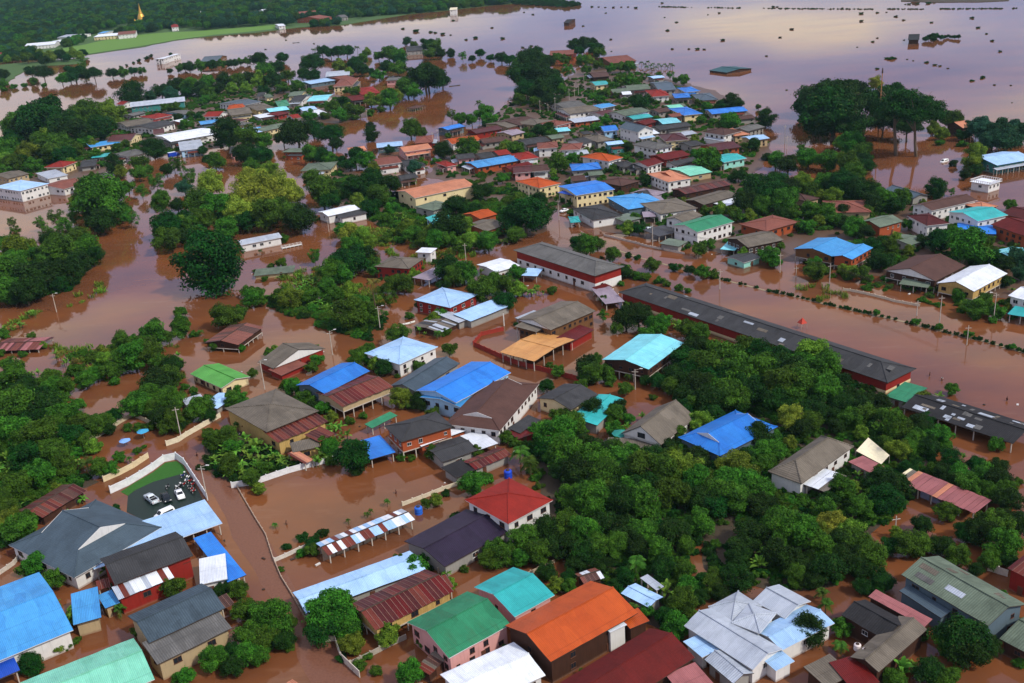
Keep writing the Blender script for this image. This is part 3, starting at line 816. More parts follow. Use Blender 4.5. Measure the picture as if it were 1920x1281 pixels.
kind('r', 'round_tree', [cr(s, 'dark', n=11000, lobes=60, flat=.95, lob=(.2, .32), spread=1.12, leaf=.045) for s in (31, 32)], .86, [trunk_mesh(7, .9, .08, 5, .6)], 'round compact dark tree', 'tree')
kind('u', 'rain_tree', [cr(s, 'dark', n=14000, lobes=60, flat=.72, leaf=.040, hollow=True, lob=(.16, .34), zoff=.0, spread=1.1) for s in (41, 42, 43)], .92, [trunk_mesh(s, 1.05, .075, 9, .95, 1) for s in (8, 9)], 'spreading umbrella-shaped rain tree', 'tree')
kind('v', 'giant_rain_tree', KIND['u']['var'], 1.75, [trunk_mesh(s, 2.15, .085, 9, .95, 1) for s in (28, 29)], 'giant rain tree on a tall pale trunk', 'tree')
kind('g', 'reed_tuft', [], .4, [trunk_mesh(33, .3, .02, 0, 0, 1)], 'tuft of light green reeds', 'reeds')
kind('o', 'open_tree', [cr(s, 'mid', n=3200, lobes=24, flat=1.05, leaf=.055, inner=.1, lob=(.14, .28), spread=1.2) for s in (51, 52, 53)], 1.25, [trunk_mesh(s, 1.6, .05, 9, .95) for s in (10, 11)], 'sparse tree with open branches', 'tree')
kind('y', 'yellow_green_tree', [cr(s, 'yel', n=11000, lobes=50, lob=(.17, .33), leaf=.046) for s in (61, 62)], .9, [trunk_mesh(12, 1.0, .08, 6, .8)], 'yellow-green tree in fresh leaf', 'tree')
kind('t', 'teal_tree', [cr(s, 'blue', lobes=38) for s in (71, 72)], .9, [trunk_mesh(13, 1.0, .08, 6, .8)], 'bluish green tree', 'tree')  # bluish leaves, also used to paint haze into far foliage
kind('s', 'bush', [cr(s, 'mid', n=3600, lobes=20, flat=.8, leaf=.075) for s in (81, 82, 83)], .5, [trunk_mesh(14, .6, .05, 5, .5, 3)], 'low green bush', 'bush')
kind('k', 'dark_bush', [cr(s, 'dark', n=2600, lobes=18, flat=.75, leaf=.085) for s in (91, 92)], .45, [trunk_mesh(15, .5, .05, 5, .5, 2)], 'low dark bush', 'bush')
kind('p', 'coconut_palm', [palm_crown(s) for s in (1, 2)], 2.6, [trunk_mesh(16, 3.7, .06, 0, 0, 1)], 'tall coconut palm', 'palm')
kind('q', 'short_palm', [palm_crown(s, 16, LM['palm']) for s in (3, 4)], 1.1, [trunk_mesh(17, 1.55, .08, 0, 0, 1)], 'short feathery palm', 'palm')
kind('c', 'yellow_palm', [palm_crown(s, 18, LM['dry']) for s in (5,)], 2.0, [trunk_mesh(18, 2.8, .06, 0, 0, 1)], 'yellowing palm', 'palm')
kind('n', 'banana_plant', [banana_mesh(s) for s in range(6)], .55, [trunk_mesh(s, .85, .06, 0, 0, 1, plain('banana_stem', (0.10, 0.13, 0.05), 0.7)) for s in (20,)], 'banana plant with broad arching leaves', 'banana plant')
kind('w', 'trimmed_bush', [cr(s, 'dark', n=1500, lobes=20, flat=.8, leaf=.10, lob=(.2, .3), spread=1.1) for s in (101, 102)], .5, [trunk_mesh(19, .5, .06, 3, .4)], 'small clipped bush', 'bush')
for _s in (1, 2):
    _m = MB(); _r = random.Random(_s)
    for _k in range(46): blade(_m, Vector((_r.uniform(-.45, .45), _r.uniform(-.45, .45), 0)), _r.uniform(0, 6.28), _r.uniform(.6, 1.1), _r.uniform(.025, .05), _r.uniform(.8, 1.45), _r.uniform(.1, .5), 3)
    KIND['g']['var'].append(_m.mesh('leaves', [LM['lite']]))
TREES = []
SPOTR = {}
def plant(key, px, rpx, grp, tilt=0.0, sq=1.0, phrase=None):
    if key == 'b' and rpx < 18.5: key = 'm'
    if key in 'bmdlrty': rpx *= 1.12
    kd = KIND[key]
    rad = 3.0
    for _ in range(5):
        c = G(px, kd['k'] * rad * sq); rad = max(0.5, rpx / ppm(c))
    c = G(px, kd['k'] * rad * sq)
    return plant_at(key, (c.x, c.y), rad, grp, sq, phrase)
def plant_at(key, xy, rad, grp, sq=1.0, phrase=None, z=0.0):
    kd = KIND[key]; rr = R
    nm = kd['name']
    o = empty(nm, (xy[0], xy[1], z), rr.uniform(0, 6.283))
    sx = rad * rr.uniform(.93, 1.08)
    o.scale = (sx, rad * rr.uniform(.93, 1.08), rad * sq * rr.uniform(.92, 1.1))
    tr = link('stem' if key in 'ng' else 'trunk', rr.choice(kd['tr']), o)
    crn = link('foliage' if key in 'skwng' else 'crown', rr.choice(kd['var']), o)
    crn.location = (0, 0, kd['k'])
    if key in 'pqcng': crn.location = (0, 0, {'g': 0, 'p': 2.62, 'q': 1.08, 'c': 1.98, 'n': .5}[key])
    thing(o, phrase or kd['desc'], kd['cat'], (xy[0], xy[1], z + kd['k'] * rad), group=grp)
    TREES.append((key, xy, rad))
    return o
def trees(t, s, grp):
    for e_ in s.split(';'):
        a = e_.split()
        if not a: continue
        x, y, r = map(float, a[1:4])
        if a[0] == 'n':               # a clump: several plants
            n = max(2, int((r / 40) ** 2))
            c = G(P(t, x, y), 1.5); rad = r / 4 / ppm(c)
            for _ in range(min(n, 7)):
                th, rr_ = R.uniform(0, 6.28), math.sqrt(R.random()) * rad * .8
                plant_at('n', (c.x + math.cos(th) * rr_, c.y + math.sin(th) * rr_), R.uniform(2.1, 3.2), grp)
        else:
            plant(a[0], P(t, x, y), r / 4, grp, 0, float(a[4]) if len(a) > 4 else 1.0)
# ------------------------------------------------------------ near houses, one by one
H = house
# bottom left corner
r = H('30', (-450, 1300), (550, 885), (385, 415), 4.2, 'gu', 2.0, 'sky', 'white', 'sky blue metal roofed hall with a deep blue porch and a blue annex', win=.6)
H('30', (550, 850), (760, 790), (680, 590), 3.3, 'su', .5, 'sky', 'beige', par=r, win=0, kind='metal')
H('30', (-120, 1300), (150, 1185), (240, 890), 3.0, 'su', .8, 'navy', 'none', par=r, open_=True, kind='metal')
H('30', (260, 1629), (1160, 1255), (1040, 930), 3.5, 'gu', 1.7, 'mint', 'cream', 'mint green roofed house with a smooth metal ridge', kind='metal')
r = H('30', (1120, 985), (1690, 720), (1565, 510), 5.4, 'gu', 1.6, 'slate', 'beige', 'slate grey corrugated timber house with two brown square windows', kind='fibre', win=0)
H('30', (1180, 1145), (1740, 870), (1692, 722), 4.2, 'su', 1.1, 'grey', 'beige', par=r, kind='fibre', win=.6, brown=True)
r = H('30', (860, 548), (1450, 327), (1360, 130), 5.4, 'gu', 1.6, 'dgrey', 'red', 'dark grey corrugated house with red walls and a patched lean-to', kind='fibre', win=0)
H('30', (890, 662), (1305, 490), (1290, 415), 3.9, 'su', 1.0, 'white', 'red', par=r, sheets=1.1, rcs=('white', 'silver', 'rust', 'white'), kind='metal', win=.5, brown=True)
H('30', (1280, 425), (1430, 370), (1415, 330), 4.0, 'su', .3, 'red', 'red', par=r, kind='tile', win=0)
H('p', (139, 1084), (303, 989), (246, 902), 3.4, 'dv', 4.4, 'slate', 'white', 'large slate grey villa with a white front gable', kind='tile', tri='white', win=.7, brown=True)
H('p', (176, 1068), (417, 981), (395, 938), 3.0, 'su', .7, 'lblue', 'white', 'long pale blue carport roof beside the walled car park', open_=True, kind='metal', name='carport', cat='carport')
H('p', (427, 1092), (462, 1078), (420, 988), 2.7, 'fu', 0, 'blue', 'none', 'blue roofed carport along the flooded lane', open_=True, kind='metal', name='carport', cat='carport')
H('30', (1500, 545), (1705, 500), (1620, 325), 3.1, 'fu', 0, 'white', 'white', 'small white flat roof beside the blue carport', kind='metal', win=0, name='shed')
H('30', (790, 725), (900, 680), (880, 575), 2.6, 'su', .3, 'sky', 'beige', 'tiny sky blue lean-to beside the red walls', kind='metal', win=0, name='shed')
H('30', (735, 590), (830, 560), (815, 500), 2.4, 'su', .3, 'rust', 'none', 'rusty little lean-to behind the tiny blue lean-to', open_=True, kind='metal', name='shed', sheets=.8)
H('30', (1660, 735), (1760, 690), (1720, 610), 2.3, 'su', .3, 'brown', 'none', 'slatted brown lean-to beside the slate corrugated house', open_=True, kind='metal', name='shed', sheets=.8)
H('p', (330, 1520), (624, 1345), (595, 1248), 2.9, 'gu', 1.2, 'pink', 'pink', 'pink corrugated roof house at the foot of the flooded lane', kind='metal', sheets=1.15, rcs=('pink', 'pink', 'salmon'), win=0)
H('20', (320, 1325), (650, 1120), (560, 1020), 2.5, 'gu', 1.0, 'brown', 'dtimber', 'old rusted brown house with missing roof sheets in the trees', kind='metal', rust=.6, sheets=1.0, rcs=('brown', 'rust', 'brown', 'maroon'))
r = H('20', (1425, 245), (1660, 352), (1870, 262), 2.5, 'gu', 1.1, 'green', 'cream', 'leaf green roofed cream house with two dark windows', kind='metal', brown=True)
H('20', (1630, 507), (1778, 405), (1690, 352), 2.0, 'gu', .4, 'lblue', 'grey', 'pale grey tin shed beside the leaf green roof', kind='metal', win=0)
H('20', (1395, 480), (1540, 440), (1520, 390), 1.7, 'fu', 0, 'silver', 'grey', 'low silver tin roof in the trees', kind='metal', win=0, open_=True, name='shed')
H('20', (1815, 640), (1925, 615), (1890, 560), 2.0, 'hu', .6, 'dred', 'dtimber', 'small dark red porch roof in front of the old grey house', kind='tile', win=0, name='shed')
# tile 21
r = H('21', (80, 682), (472, 522), (162, 352), 5.2, 'hu', 1.5, 'taupe', 'yel', 'old grey hip roofed house with rusty front lean-tos', kind='fibre', win=0)
H('21', (165, 762), (540, 602), (470, 528), 3.9, 'su', 1.0, 'maroon', 'yel', par=r, kind='metal', sheets=.95, rcs=('maroon', 'rust', 'maroon'), win=.6, brown=True)
H('21', (475, 757), (592, 692), (530, 628), 3.2, 'su', .6, 'maroon', 'yel', par=r, kind='metal', sheets=.9, rcs=('maroon', 'rust'), win=0)
H('21', (275, 835), (480, 790), (440, 735), 2.6, 'su', .5, 'taupe', 'yel', par=r, kind='fibre', win=.5, brown=True)
H('21', (365, 920), (432, 888), (388, 785), 2.1, 'su', .5, 'rust', 'none', par=r, kind='metal', sheets=.7, rcs=('rust', 'salmon', 'maroon'), open_=True)
r = H('21', (130, 205), (520, 55), (385, 15), 2.8, 'gv', 2.9, 'taupe', 'red', 'grey gabled house with a broad white gable panel', kind='fibre', tri='white', win=.5, brown=True)
H('21', (190, 258), (385, 172), (335, 118), 2.0, 'su', .5, 'rbrown', 'red', par=r, kind='tile', win=0)
r = H('21', (515, 395), (855, 222), (690, 138), 5.0, 'gu', 1.4, 'blue', 'slate', 'bright blue and rust roofed stilt house with a wide open ground floor', kind='metal', win=.7)
H('21', (645, 492), (1025, 340), (868, 225), 4.4, 'gu', 1.1, 'rust', 'beige', par=r, kind='metal', sheets=1.1, rcs=('rust', 'dred', 'rust', 'maroon'), stilt=2.6, win=.0)
r = H('21', (1075, 175), (1365, 42), (1194, -75), 4.4, 'hu', 1.5, 'lblue', 'white', 'white walled house with a pale blue hip roof beside the dark teal roof', kind='metal', brown=True)
H('21', (960, 160), (1065, 175), (1050, 105), 3.2, 'su', .4, 'lblue', 'white', par=r, kind='metal', win=.6, brown=True)
H('21', (1195, 378), (1530, 165), (1400, 92), 3.6, 'gu', 1.3, 'slate', 'grey', 'dark slate gabled house with blank grey end wall', kind='metal', win=.3)
r = H('21', (1500, 462), (1912, 235), (1722, 98), 5.2, 'gu', 1.6, 'blue', 'lblue', 'big bright blue two-part roof house with a light blue wall', kind='metal')
H('21', (1535, 495), (1692, 392), (1455, 280), 4.2, 'gu', .9, 'sky', 'lblue', par=r, kind='metal', brown=True)
H('21', (1830, 672), (2125, 320), (1855, 158), 4.3, 'du', 2.5, 'brown', 'white', 'brown gablet roofed white house with a row of dark windows', kind='tile', tri='white', brown=True, win=1.2)
r = H('21', (1085, 757), (1482, 640), (1400, 512), 5.6, 'hu', 1.5, 'dgrey', 'brick', 'grey roofed house with a white arched porch and blue shutters', kind='tile', stilt=2.5, win=1.1)
H('21', (1095, 800), (1250, 758), (1180, 690), 2.9, 'fu', 0, 'white', 'white', par=r, open_=True, kind='metal')
H('21', (1240, 790), (1660, 640), (1640, 600), 2.9, 'su', .15, 'white', 'brick', par=r, kind='metal', win=.8)
H('21', (855, 888), (1048, 832), (975, 690), 2.6, 'fu', 0, 'blue', 'none', 'bright blue canopy roof beside the white arched porch', open_=True, kind='metal', name='canopy', cat='canopy')
H('21', (1395, 908), (1667, 815), (1560, 700), 2.8, 'gu', .7, 'dgrey', 'grey', 'dark grey shed roof in front of the arched porch house', kind='fibre', win=.3)
H('21', (1668, 817), (1818, 766), (1690, 658), 2.6, 'fu', 0, 'white', 'none', 'white flat carport roof beside the brown gablet roofed house', open_=True, kind='metal', name='carport', cat='carport')
H('21', (1500, 1027), (1645, 965), (1580, 880), 2.3, 'su', .5, 'black', 'grey', 'low blackish shed roof with one white skylight', kind='fibre', win=0, name='shed')
H('21', (1645, 965), (1915, 852), (1850, 780), 2.4, 'gu', .6, 'maroon', 'grey', 'long maroon tin roof over a grey block wall', kind='metal', sheets=1.0, rcs=('maroon', 'rust', 'dred'), win=0)
H('21', (870, 652), (1062, 556), (1020, 528), 2.2, 'su', .35, 'sgreen', 'none', 'narrow sea green awning over the flooded yard', open_=True, kind='metal', name='awning', cat='awning')
H('p', (953, 983), (1037, 938), (975, 886), 5.7, 'hu', 1.7, 'red', 'white', 'red hip roofed white two-storey house with a striped awning', kind='tile', win=.8, brown=True)
H('31', (1415, 412), (1890, 150), (1712, -90), 3.1, 'gu', 1.3, 'plum', 'grey', 'plum black roofed house beside the red hip roof', kind='metal', win=.3)
# tile 31
H('31', (540, 327), (1192, 58), (1115, -32), 2.4, 'gu', .55, 'white', 'none', 'long patched white and rust tin shed in the brown pond', open_=True, kind='metal', sheets=1.1, rcs=('white', 'white', 'lblue', 'rust', 'silver', 'white', 'lblue'), posts=3.2, name='shed')
H('31', (372, 762), (1275, 432), (1150, 293), 2.7, 'gu', .8, 'lblue', 'grey', 'long pale blue tin roof beside the maroon sheeted house', kind='metal', win=0)
H('31', (895, 888), (1482, 597), (1275, 428), 4.0, 'gu', 1.3, 'maroon', 'yel', 'maroon sheeted stilt house with pale ribs and timber front', kind='metal', sheets=1.0, rcs=('maroon', 'rust', 'maroon', 'dred'), stilt=2.0, win=.6, brown=True)
H('31', (1360, 600), (1480, 560), (1420, 480), 2.9, 'su', .4, 'rust', 'none', 'rusty lean-to at the far end of the maroon sheets', open_=True, kind='metal', sheets=.8, name='shed')
r = H('31', (1447, 1097), (1912, 842), (1625, 575), 4.6, 'gu', 1.9, 'sgreen', 'pink', 'sea green gabled house with pink walls and shuttered windows', kind='metal', rust=.15, brown=True)
H('p', (965, 1157), (1040, 1116), (945, 1072), 4.6, 'gu', 1.6, 'teal', 'pink', par=r, kind='metal', win=.5)
H('31', (1300, 1222), (1442, 1088), (1365, 1030), 2.3, 'su', .5, 'brown', 'dtimber', 'small weathered brown shed beside the sea green house', kind='metal', sheets=.8, rcs=('brown', 'rust', 'taupe'), name='shed', win=0)
H('p', (880, 1332), (1023, 1266), (958, 1206), 3.2, 'gu', 1.0, 'white', 'white', 'white metal roof at the bottom edge between green and orange roofs', kind='metal')
# tile 32
r = H('32', (290, 1127), (945, 757), (640, 490), 5.2, 'gu', 2.0, 'orange', 'dtimber', 'vivid orange gabled house with a white and blue front box', kind='metal', win=.4, brown=True)
H('32', (885, 878), (1032, 815), (945, 738), 4.0, 'su', .6, 'orange', 'dtimber', par=r, kind='metal', win=0)
H('32', (735, 905), (862, 845), (850, 800), 4.6, 'fu', 0, 'white', 'white', par=r, kind='metal', win=0)
H('p', (1130, 1345), (1303, 1233), (1232, 1170), 4.6, 'gu', 2.0, 'dred', 'dtimber', 'broad dark red roofed house in front of the orange one', kind='tile', win=0)
H('32', (1300, 1400), (1525, 1300), (1430, 1130), 3.6, 'su', .8, 'pink', 'grey', 'dull pink roof at the bottom edge beside the white villa', kind='metal', win=0)
H('32', (1660, 1288), (1815, 1210), (1570, 1045), 3.0, 'gv', .9, 'silver', 'grey', 'silver corrugated gable in front of the white villa', kind='fibre', win=0)
H('32', (1425, 1092), (1592, 1012), (1480, 880), 3.1, 'fu', 0, 'lblue', 'white', 'pale grey flat roof beside the white villa', kind='metal', win=0)
r = H('p', (1412, 1256), (1468, 1218), (1366, 1122), 3.8, 'gv', 1.3, 'silver', 'white', 'white villa of joined hip and gable roofs', kind='metal', win=.8)
H('p', (1372, 1168), (1425, 1188), (1474, 1156), 4.5, 'hu', .75, 'silver', 'white', par=r, kind='metal', win=0)
H('p', (1412, 1126), (1472, 1160), (1518, 1126), 3.9, 'gu', 1.0, 'silver', 'white', par=r, kind='metal', win=.4)
H('p', (1328, 1138), (1372, 1168), (1412, 1126), 3.9, 'hu', 1.2, 'silver', 'white', par=r, kind='metal', win=0)
H('p', (1466, 1220), (1565, 1168), (1526, 1126), 3.6, 'gu', .8, 'lblue', 'white', par=r, kind='metal', win=.5)
H('p', (1455, 1258), (1490, 1240), (1462, 1208), 3.0, 'su', .3, 'lblue', 'white', par=r, kind='metal', win=0)
H('32', (1027, 720), (1137, 640), (1005, 478), 2.3, 'gv', .4, 'lblue', 'grey', 'small silver tin roof with a bent sheet in the garden', kind='metal', win=0, name='shed')
H('32', (1085, 590), (1142, 560), (1060, 455), 2.6, 'su', .3, 'silver', 'grey', 'curved grey tin roof behind the small silver one', kind='metal', win=0, name='shed', open_=True)
H('32', (540, 542), (692, 492), (600, 425), 2.2, 'gu', .5, 'rbrown', 'dtimber', 'small brown and white shed behind the orange house', kind='metal', sheets=.9, rcs=('rbrown', 'brown', 'white'), win=0, name='shed')
# tile 33
r = H('33', (1000, 470), (1652, 855), (1862, 652), 5.4, 'gu', 1.7, 'agreen', 'slate', 'long weathered grey-green corrugated house over a blue wall', kind='fibre', patch=7, win=.7)
H('33', (985, 592), (1300, 795), (1345, 745), 3.4, 'su', .5, 'slate', 'slate', par=r, kind='metal', win=0)
r = H('33', (550, 772), (880, 960), (985, 795), 4.0, 'gu', 1.2, 'black', 'dtimber', 'blackish gabled house joined to a pink strip roof', kind='fibre', win=.2)
H('33', (752, 634), (1175, 862), (1232, 822), 3.6, 'su', .5, 'pink', 'dtimber', par=r, kind='metal', win=0)
H('33', (830, 1202), (1195, 880), (970, 790), 4.0, 'gu', 1.0, 'taupe', 'dtimber', 'taupe roofed house with a white fascia at the lower right', kind='fibre', win=.2)
H('33', (440, 1320), (640, 1215), (505, 1062), 3.0, 'su', .6, 'taupe', 'dtimber', 'taupe lean-to beside the deep red roof', kind='fibre', win=0)
H('33', (640, 1340), (840, 1275), (690, 1078), 3.0, 'su', .6, 'dred', 'dtimber', 'deep red tin roof at the bottom edge with two white jars', kind='metal', win=0)
H('33', (1735, 950), (2000, 1090), (2090, 790), 3.2, 'gu', 1.2, 'agreen', 'dtimber', 'dark olive roofed house at the right edge', kind='fibre', win=.2)
H('33', (1795, 420), (1950, 500), (2020, 240), 4.6, 'gu', 1.0, 'maroon', 'red', 'dark maroon tin house at the right edge beside a white rail', kind='metal', sheets=1.0, rcs=('maroon', 'rust'), win=0)
# tile 22
H('22', (-92, 82), (166, 152), (412, -26), 3.3, 'gu', .7, 'tan', 'none', 'flat tan orange roofed pavilion inside the red fence', open_=True, kind='metal', name='pavilion', cat='pavilion')
H('22', (1025, 212), (1292, 12), (1010, -92), 5.0, 'gu', 1.4, 'cyan', 'dtimber', 'pale cyan roofed timber stilt house in the trees', kind='metal', stilt=2.3, brown=True)
H('22', (185, 427), (442, 514), (614, 388), 3.6, 'gv', 1.4, 'dgrey', 'cream', 'dark grey gabled cream house beside the teal roofs', kind='fibre', brown=True)
H('22', (640, 632), (842, 432), (680, 352), 2.9, 'gu', .6, 'teal', 'grey', 'teal roof with a tree growing in front of it', kind='metal', win=0)
H('22', (280, 702), (345, 610), (285, 585), 2.5, 'su', .4, 'teal', 'none', 'small teal awning beside the brown gablet roofed house', open_=True, kind='metal', name='awning', cat='awning')
H('22', (60, 690), (215, 590), (160, 540), 2.4, 'su', .4, 'dgrey', 'grey', 'dark grey porch roof beside the teal awning', kind='fibre', win=0, name='shed')
H('22', (40, 735), (175, 690), (120, 640), 2.0, 'su', .4, 'dred', 'red', 'small dark red roof under the palm', kind='metal', win=0, name='shed')
r = H('22', (815, 692), (1117, 777), (1312, 552), 3.9, 'gv', 3.4, 'taupe', 'white', 'steep taupe gabled chalet with a white gable and wooden deck', kind='fibre', tri='white', win=.8, brown=True, gw=True)
H('22', (700, 790), (1112, 815), (1085, 745), 3.0, 'su', .2, 'taupe', 'none', par=r, open_=True, kind='fibre')
H('22', (1560, 862), (1992, 642), (1790, 462), 4.6, 'du', 2.4, 'blue', 'navy' if False else 'slate', 'vivid blue gablet roofed house sunk among trees', kind='metal', tri='white', win=0)
# long school-like buildings
H('p', (1160, 548), (1664, 718), (1714, 690), 3.9, 'hu', 2.0, 'dgrey', 'red', 'very long dark grey patched roof building with a dark red band', kind='fibre', two=('cream', 1.0), win=.35, patch=22, brown=True, ov=.9)
H('23', (1000, 492), (1838, 768), (1935, 612), 2.8, 'gu', 1.2, 'black', 'none', 'long blackish open shed roof with white patches', open_=True, kind='fibre', patch=26, name='shed', posts=4)
H('23', (880, 412), (1052, 462), (1150, 350), 2.5, 'su', .5, 'sgreen', 'grey', 'sea green link roof between two long dark roofs', kind='metal', win=0)
r = H('23', (0, 977), (252, 1070), (612, 780), 4.0, 'hv', 2.6, 'taupe', 'white', 'brownish thatched villa with a white front wall', kind='fibre', win=.8, brown=True)
H('23', (265, 1072), (432, 1132), (572, 1002), 3.0, 'fu', 0, 'white', 'none', par=r, open_=True, kind='metal', sheets=1.6, rcs=('white', 'white', 'taupe'))
H('23', (600, 902), (767, 987), (832, 917), 2.6, 'fu', 0, 'pink', 'grey', 'dull pink flat roof beside the cream canopy', kind='metal', win=0)
H('23', (1000, 1062), (1552, 1292), (1578, 1170), 2.5, 'su', .6, 'pink', 'none', 'long pinkish brown shed roof with pale end sheets', open_=True, kind='metal', sheets=1.2, rcs=('pink', 'pink', 'pink', 'salmon'), name='shed')
H('23', (985, 1005), (1095, 1055), (1150, 1005), 2.5, 'su', .5, 'cream', 'none', 'short cream sheeted roof at the end of the pinkish shed', open_=True, kind='metal', sheets=.8, rcs=('cream', 'taupe'), name='shed')
# tile 12
r = H('12', (10, 597), (620, 792), (822, 712), 6.4, 'hu', 2.2, 'grey', 'red', 'long grey hip roofed hall with a red upper and white lower wall', kind='fibre', two=('white', 3.2), win=.7, brown=True, ov=.9)
r = H('12', (290, 1197), (628, 1052), (515, 918), 5.3, 'gu', 1.6, 'taupe', 'timber', 'grey roofed timber house with white end wall beside the tan pavilion', kind='fibre', brown=True, win=1.3, tri='white')
H('12', (185, 1212), (262, 1165), (170, 1090), 4.6, 'su', .5, 'taupe', 'none', par=r, open_=True, kind='fibre')
H('12', (440, 1292), (617, 1192), (552, 1143), 3.0, 'su', .5, 'dred', 'red', par=r, kind='metal', win=0)
H('12', (700, 1002), (845, 982), (835, 852), 2.5, 'fu', 0, 'mauve', 'none', 'pale mauve clear sheet roof between the two long buildings', open_=True, kind='metal', name='canopy', cat='canopy')
H('12', (655, 900), (750, 868), (735, 838), 2.4, 'su', .3, 'dred', 'none', 'small dark red awning beside the mauve sheet roof', open_=True, kind='metal', name='awning', cat='awning')
H('11', (1655, 705), (1800, 762), (1925, 690), 3.2, 'gv', .6, 'white', 'white', 'bright white roofed shed beside the long grey hall', kind='metal', win=0)
H('12', (70, 787), (190, 792), (238, 742), 2.6, 'su', .4, 'lblue', 'none', 'pale blue awning along the long grey hall', open_=True, kind='metal', name='awning', cat='awning')
H('12', (605, 372), (827, 335), (720, 240), 3.8, 'hu', 1.3, 'dgrey', 'white', 'dark grey hip roofed shop beside the main road', kind='fibre', win=.7, brown=True)
r = H('12', (480, 187), (772, 140), (600, 76), 6.2, 'gu', 1.0, 'blue', 'cream', 'vivid blue roofed cream two-storey house with a balcony', kind='metal', brown=True, win=1.2)
H('12', (340, 165), (490, 192), (520, 130), 5.4, 'su', .3, 'navy', 'none', par=r, open_=True, kind='metal')
H('12', (870, 292), (1162, 248), (990, 160), 3.6, 'hu', 1.2, 'sky', 'slate', 'wide sky blue hip roof behind the grey shop', kind='metal', win=.3)
H('12', (205, 132), (368, 95), (260, 30), 5.4, 'hu', 1.7, 'orange', 'cream', 'orange hip roofed cream house beside the vivid blue roof', kind='tile', brown=True)
H('12', (1110, 327), (1395, 282), (1270, 198), 4.0, 'hu', 1.5, 'taupe', 'white', 'taupe hip roofed house beside the wide sky blue roof', kind='fibre')
H('12', (1290, 388), (1432, 335), (1370, 278), 5.2, 'gu', 1.2, 'taupe', 'white', 'grey gabled white house behind the sea green roof', kind='fibre', brown=True)
H('12', (1390, 462), (1667, 382), (1560, 310), 5.9, 'gu', 1.5, 'sgreen', 'white', 'sea green gabled white two-storey house with brown windows', kind='metal', brown=True, win=1.1)
H('12', (1100, 495), (1262, 457), (1190, 403), 2.6, 'su', .4, 'dgrey', 'none', 'dark carport roof in front of the white two-storey house', open_=True, kind='metal', name='carport', cat='carport')
H('12', (1250, 572), (1322, 532), (1225, 485), 2.4, 'su', .3, 'agreen', 'grey', 'grey green lean-to beside the roadside wall', kind='metal', win=0, name='shed')
H('12', (1770, 577), (2040, 520), (1900, 448), 4.8, 'gu', 1.5, 'taupe', 'dtimber', 'grey roofed dark timber house with white shutters', kind='fibre', win=1.2)
H('12', (1740, 692), (1872, 650), (1795, 590), 2.5, 'gu', .6, 'dgrey', 'mint', 'small black roofed mint kiosk beside the road', kind='metal', win=.6, name='kiosk', cat='kiosk')
H('12', (1560, 590), (1672, 600), (1655, 530), 2.4, 'su', .3, 'cyan', 'none', 'pale cyan awning in front of the dark timber house', open_=True, kind='metal', name='awning', cat='awning')
H('p', (1437, 434), (1500, 416), (1452, 402), 3.8, 'hu', 1.5, 'rbrown', 'brick', 'reddish brown hip roofed orange house', kind='tile')
H('12', (1300, 177), (1647, 107), (1562, 68), 3.6, 'gu', 1.0, 'rust', 'dtimber', 'long rusty sheeted timber row house', kind='metal', sheets=1.1, rcs=('rust', 'maroon', 'brown'), win=1.3)
H('12', (1440, 257), (1702, 182), (1620, 130), 3.4, 'gu', 1.0, 'taupe', 'dtimber', 'taupe gabled house behind the white flat carport', kind='fibre', win=.5)
H('12', (1600, 267), (1777, 217), (1700, 183), 2.7, 'fu', 0, 'white', 'none', 'white flat carport roof in front of the taupe gable', open_=True, kind='metal', name='carport', cat='carport')
H('12', (820, 117), (962, 77), (890, 15), 4.2, 'hu', 1.3, 'brown', 'dtimber', 'brown hip roofed house with pale window panels', kind='tile', win=1.5)
H('12', (1170, 87), (1350, 57), (1255, -15), 5.2, 'du', 2.0, 'salmon', 'white', 'salmon gablet roofed white house with timber corner room', kind='tile', tri='salmon' if False else 'brick', brown=True)
H('12', (1060, 197), (1162, 160), (1030, 118), 3.0, 'hu', .9, 'mauve', 'grey', 'mauve grey roofed low house behind the wide blue roof', kind='fibre', win=.5)
H('12', (1335, 40), (1505, 10), (1400, -52), 3.2, 'gu', .8, 'mint', 'beige', 'mint green tin roof behind the salmon house', kind='metal', win=.4)
H('12', (440, 392), (516, 386), (485, 342), 2.4, 'hu', .5, 'teal', 'none', 'teal canopy beside the parked white car', open_=True, kind='metal', name='canopy', cat='canopy')
H('12', (850, 387), (972, 357), (920, 312), 2.6, 'su', .4, 'agreen', 'grey', 'grey green shed beside the grey shop', kind='metal', win=0)
H('12', (985, 350), (1080, 345), (1050, 310), 2.8, 'su', .3, 'mauve', 'none', 'mauve awning behind the grey green shed', open_=True, kind='metal', name='awning', cat='awning')
# tile 13
r = H('13', (190, 587), (478, 642), (662, 556), 4.8, 'gv', 1.5, 'sky', 'timber', 'sky blue twin gabled timber house on stilts', kind='metal', stilt=2.0, brown=True, tri='timber')
H('13', (482, 642), (632, 668), (812, 582), 4.8, 'gv', .9, 'sky', 'brick', par=r, kind='metal', stilt=1.6, brown=True)
r = H('13', (870, 747), (1257, 830), (1442, 706), 4.3, 'gv', 2.5, 'brown', 'dtimber', 'big brown gabled house with a white gable board', kind='tile', tri='white', stilt=1.8, win=.7)
H('13', (980, 850), (1200, 880), (1240, 830), 2.6, 'su', .5, 'agreen', 'none', par=r, open_=True, kind='fibre')
H('13', (1262, 845), (1547, 907), (1812, 775), 4.4, 'gv', 1.9, 'white', 'yel', 'white roofed timber house beside the big brown gable', kind='metal', tri='yel', stilt=1.5, brown=True)
H('13', (1800, 937), (2060, 1005), (2110, 895), 5.2, 'gu', 1.2, 'white', 'white', 'white two-storey house with a teal awning at the right edge', kind='metal')
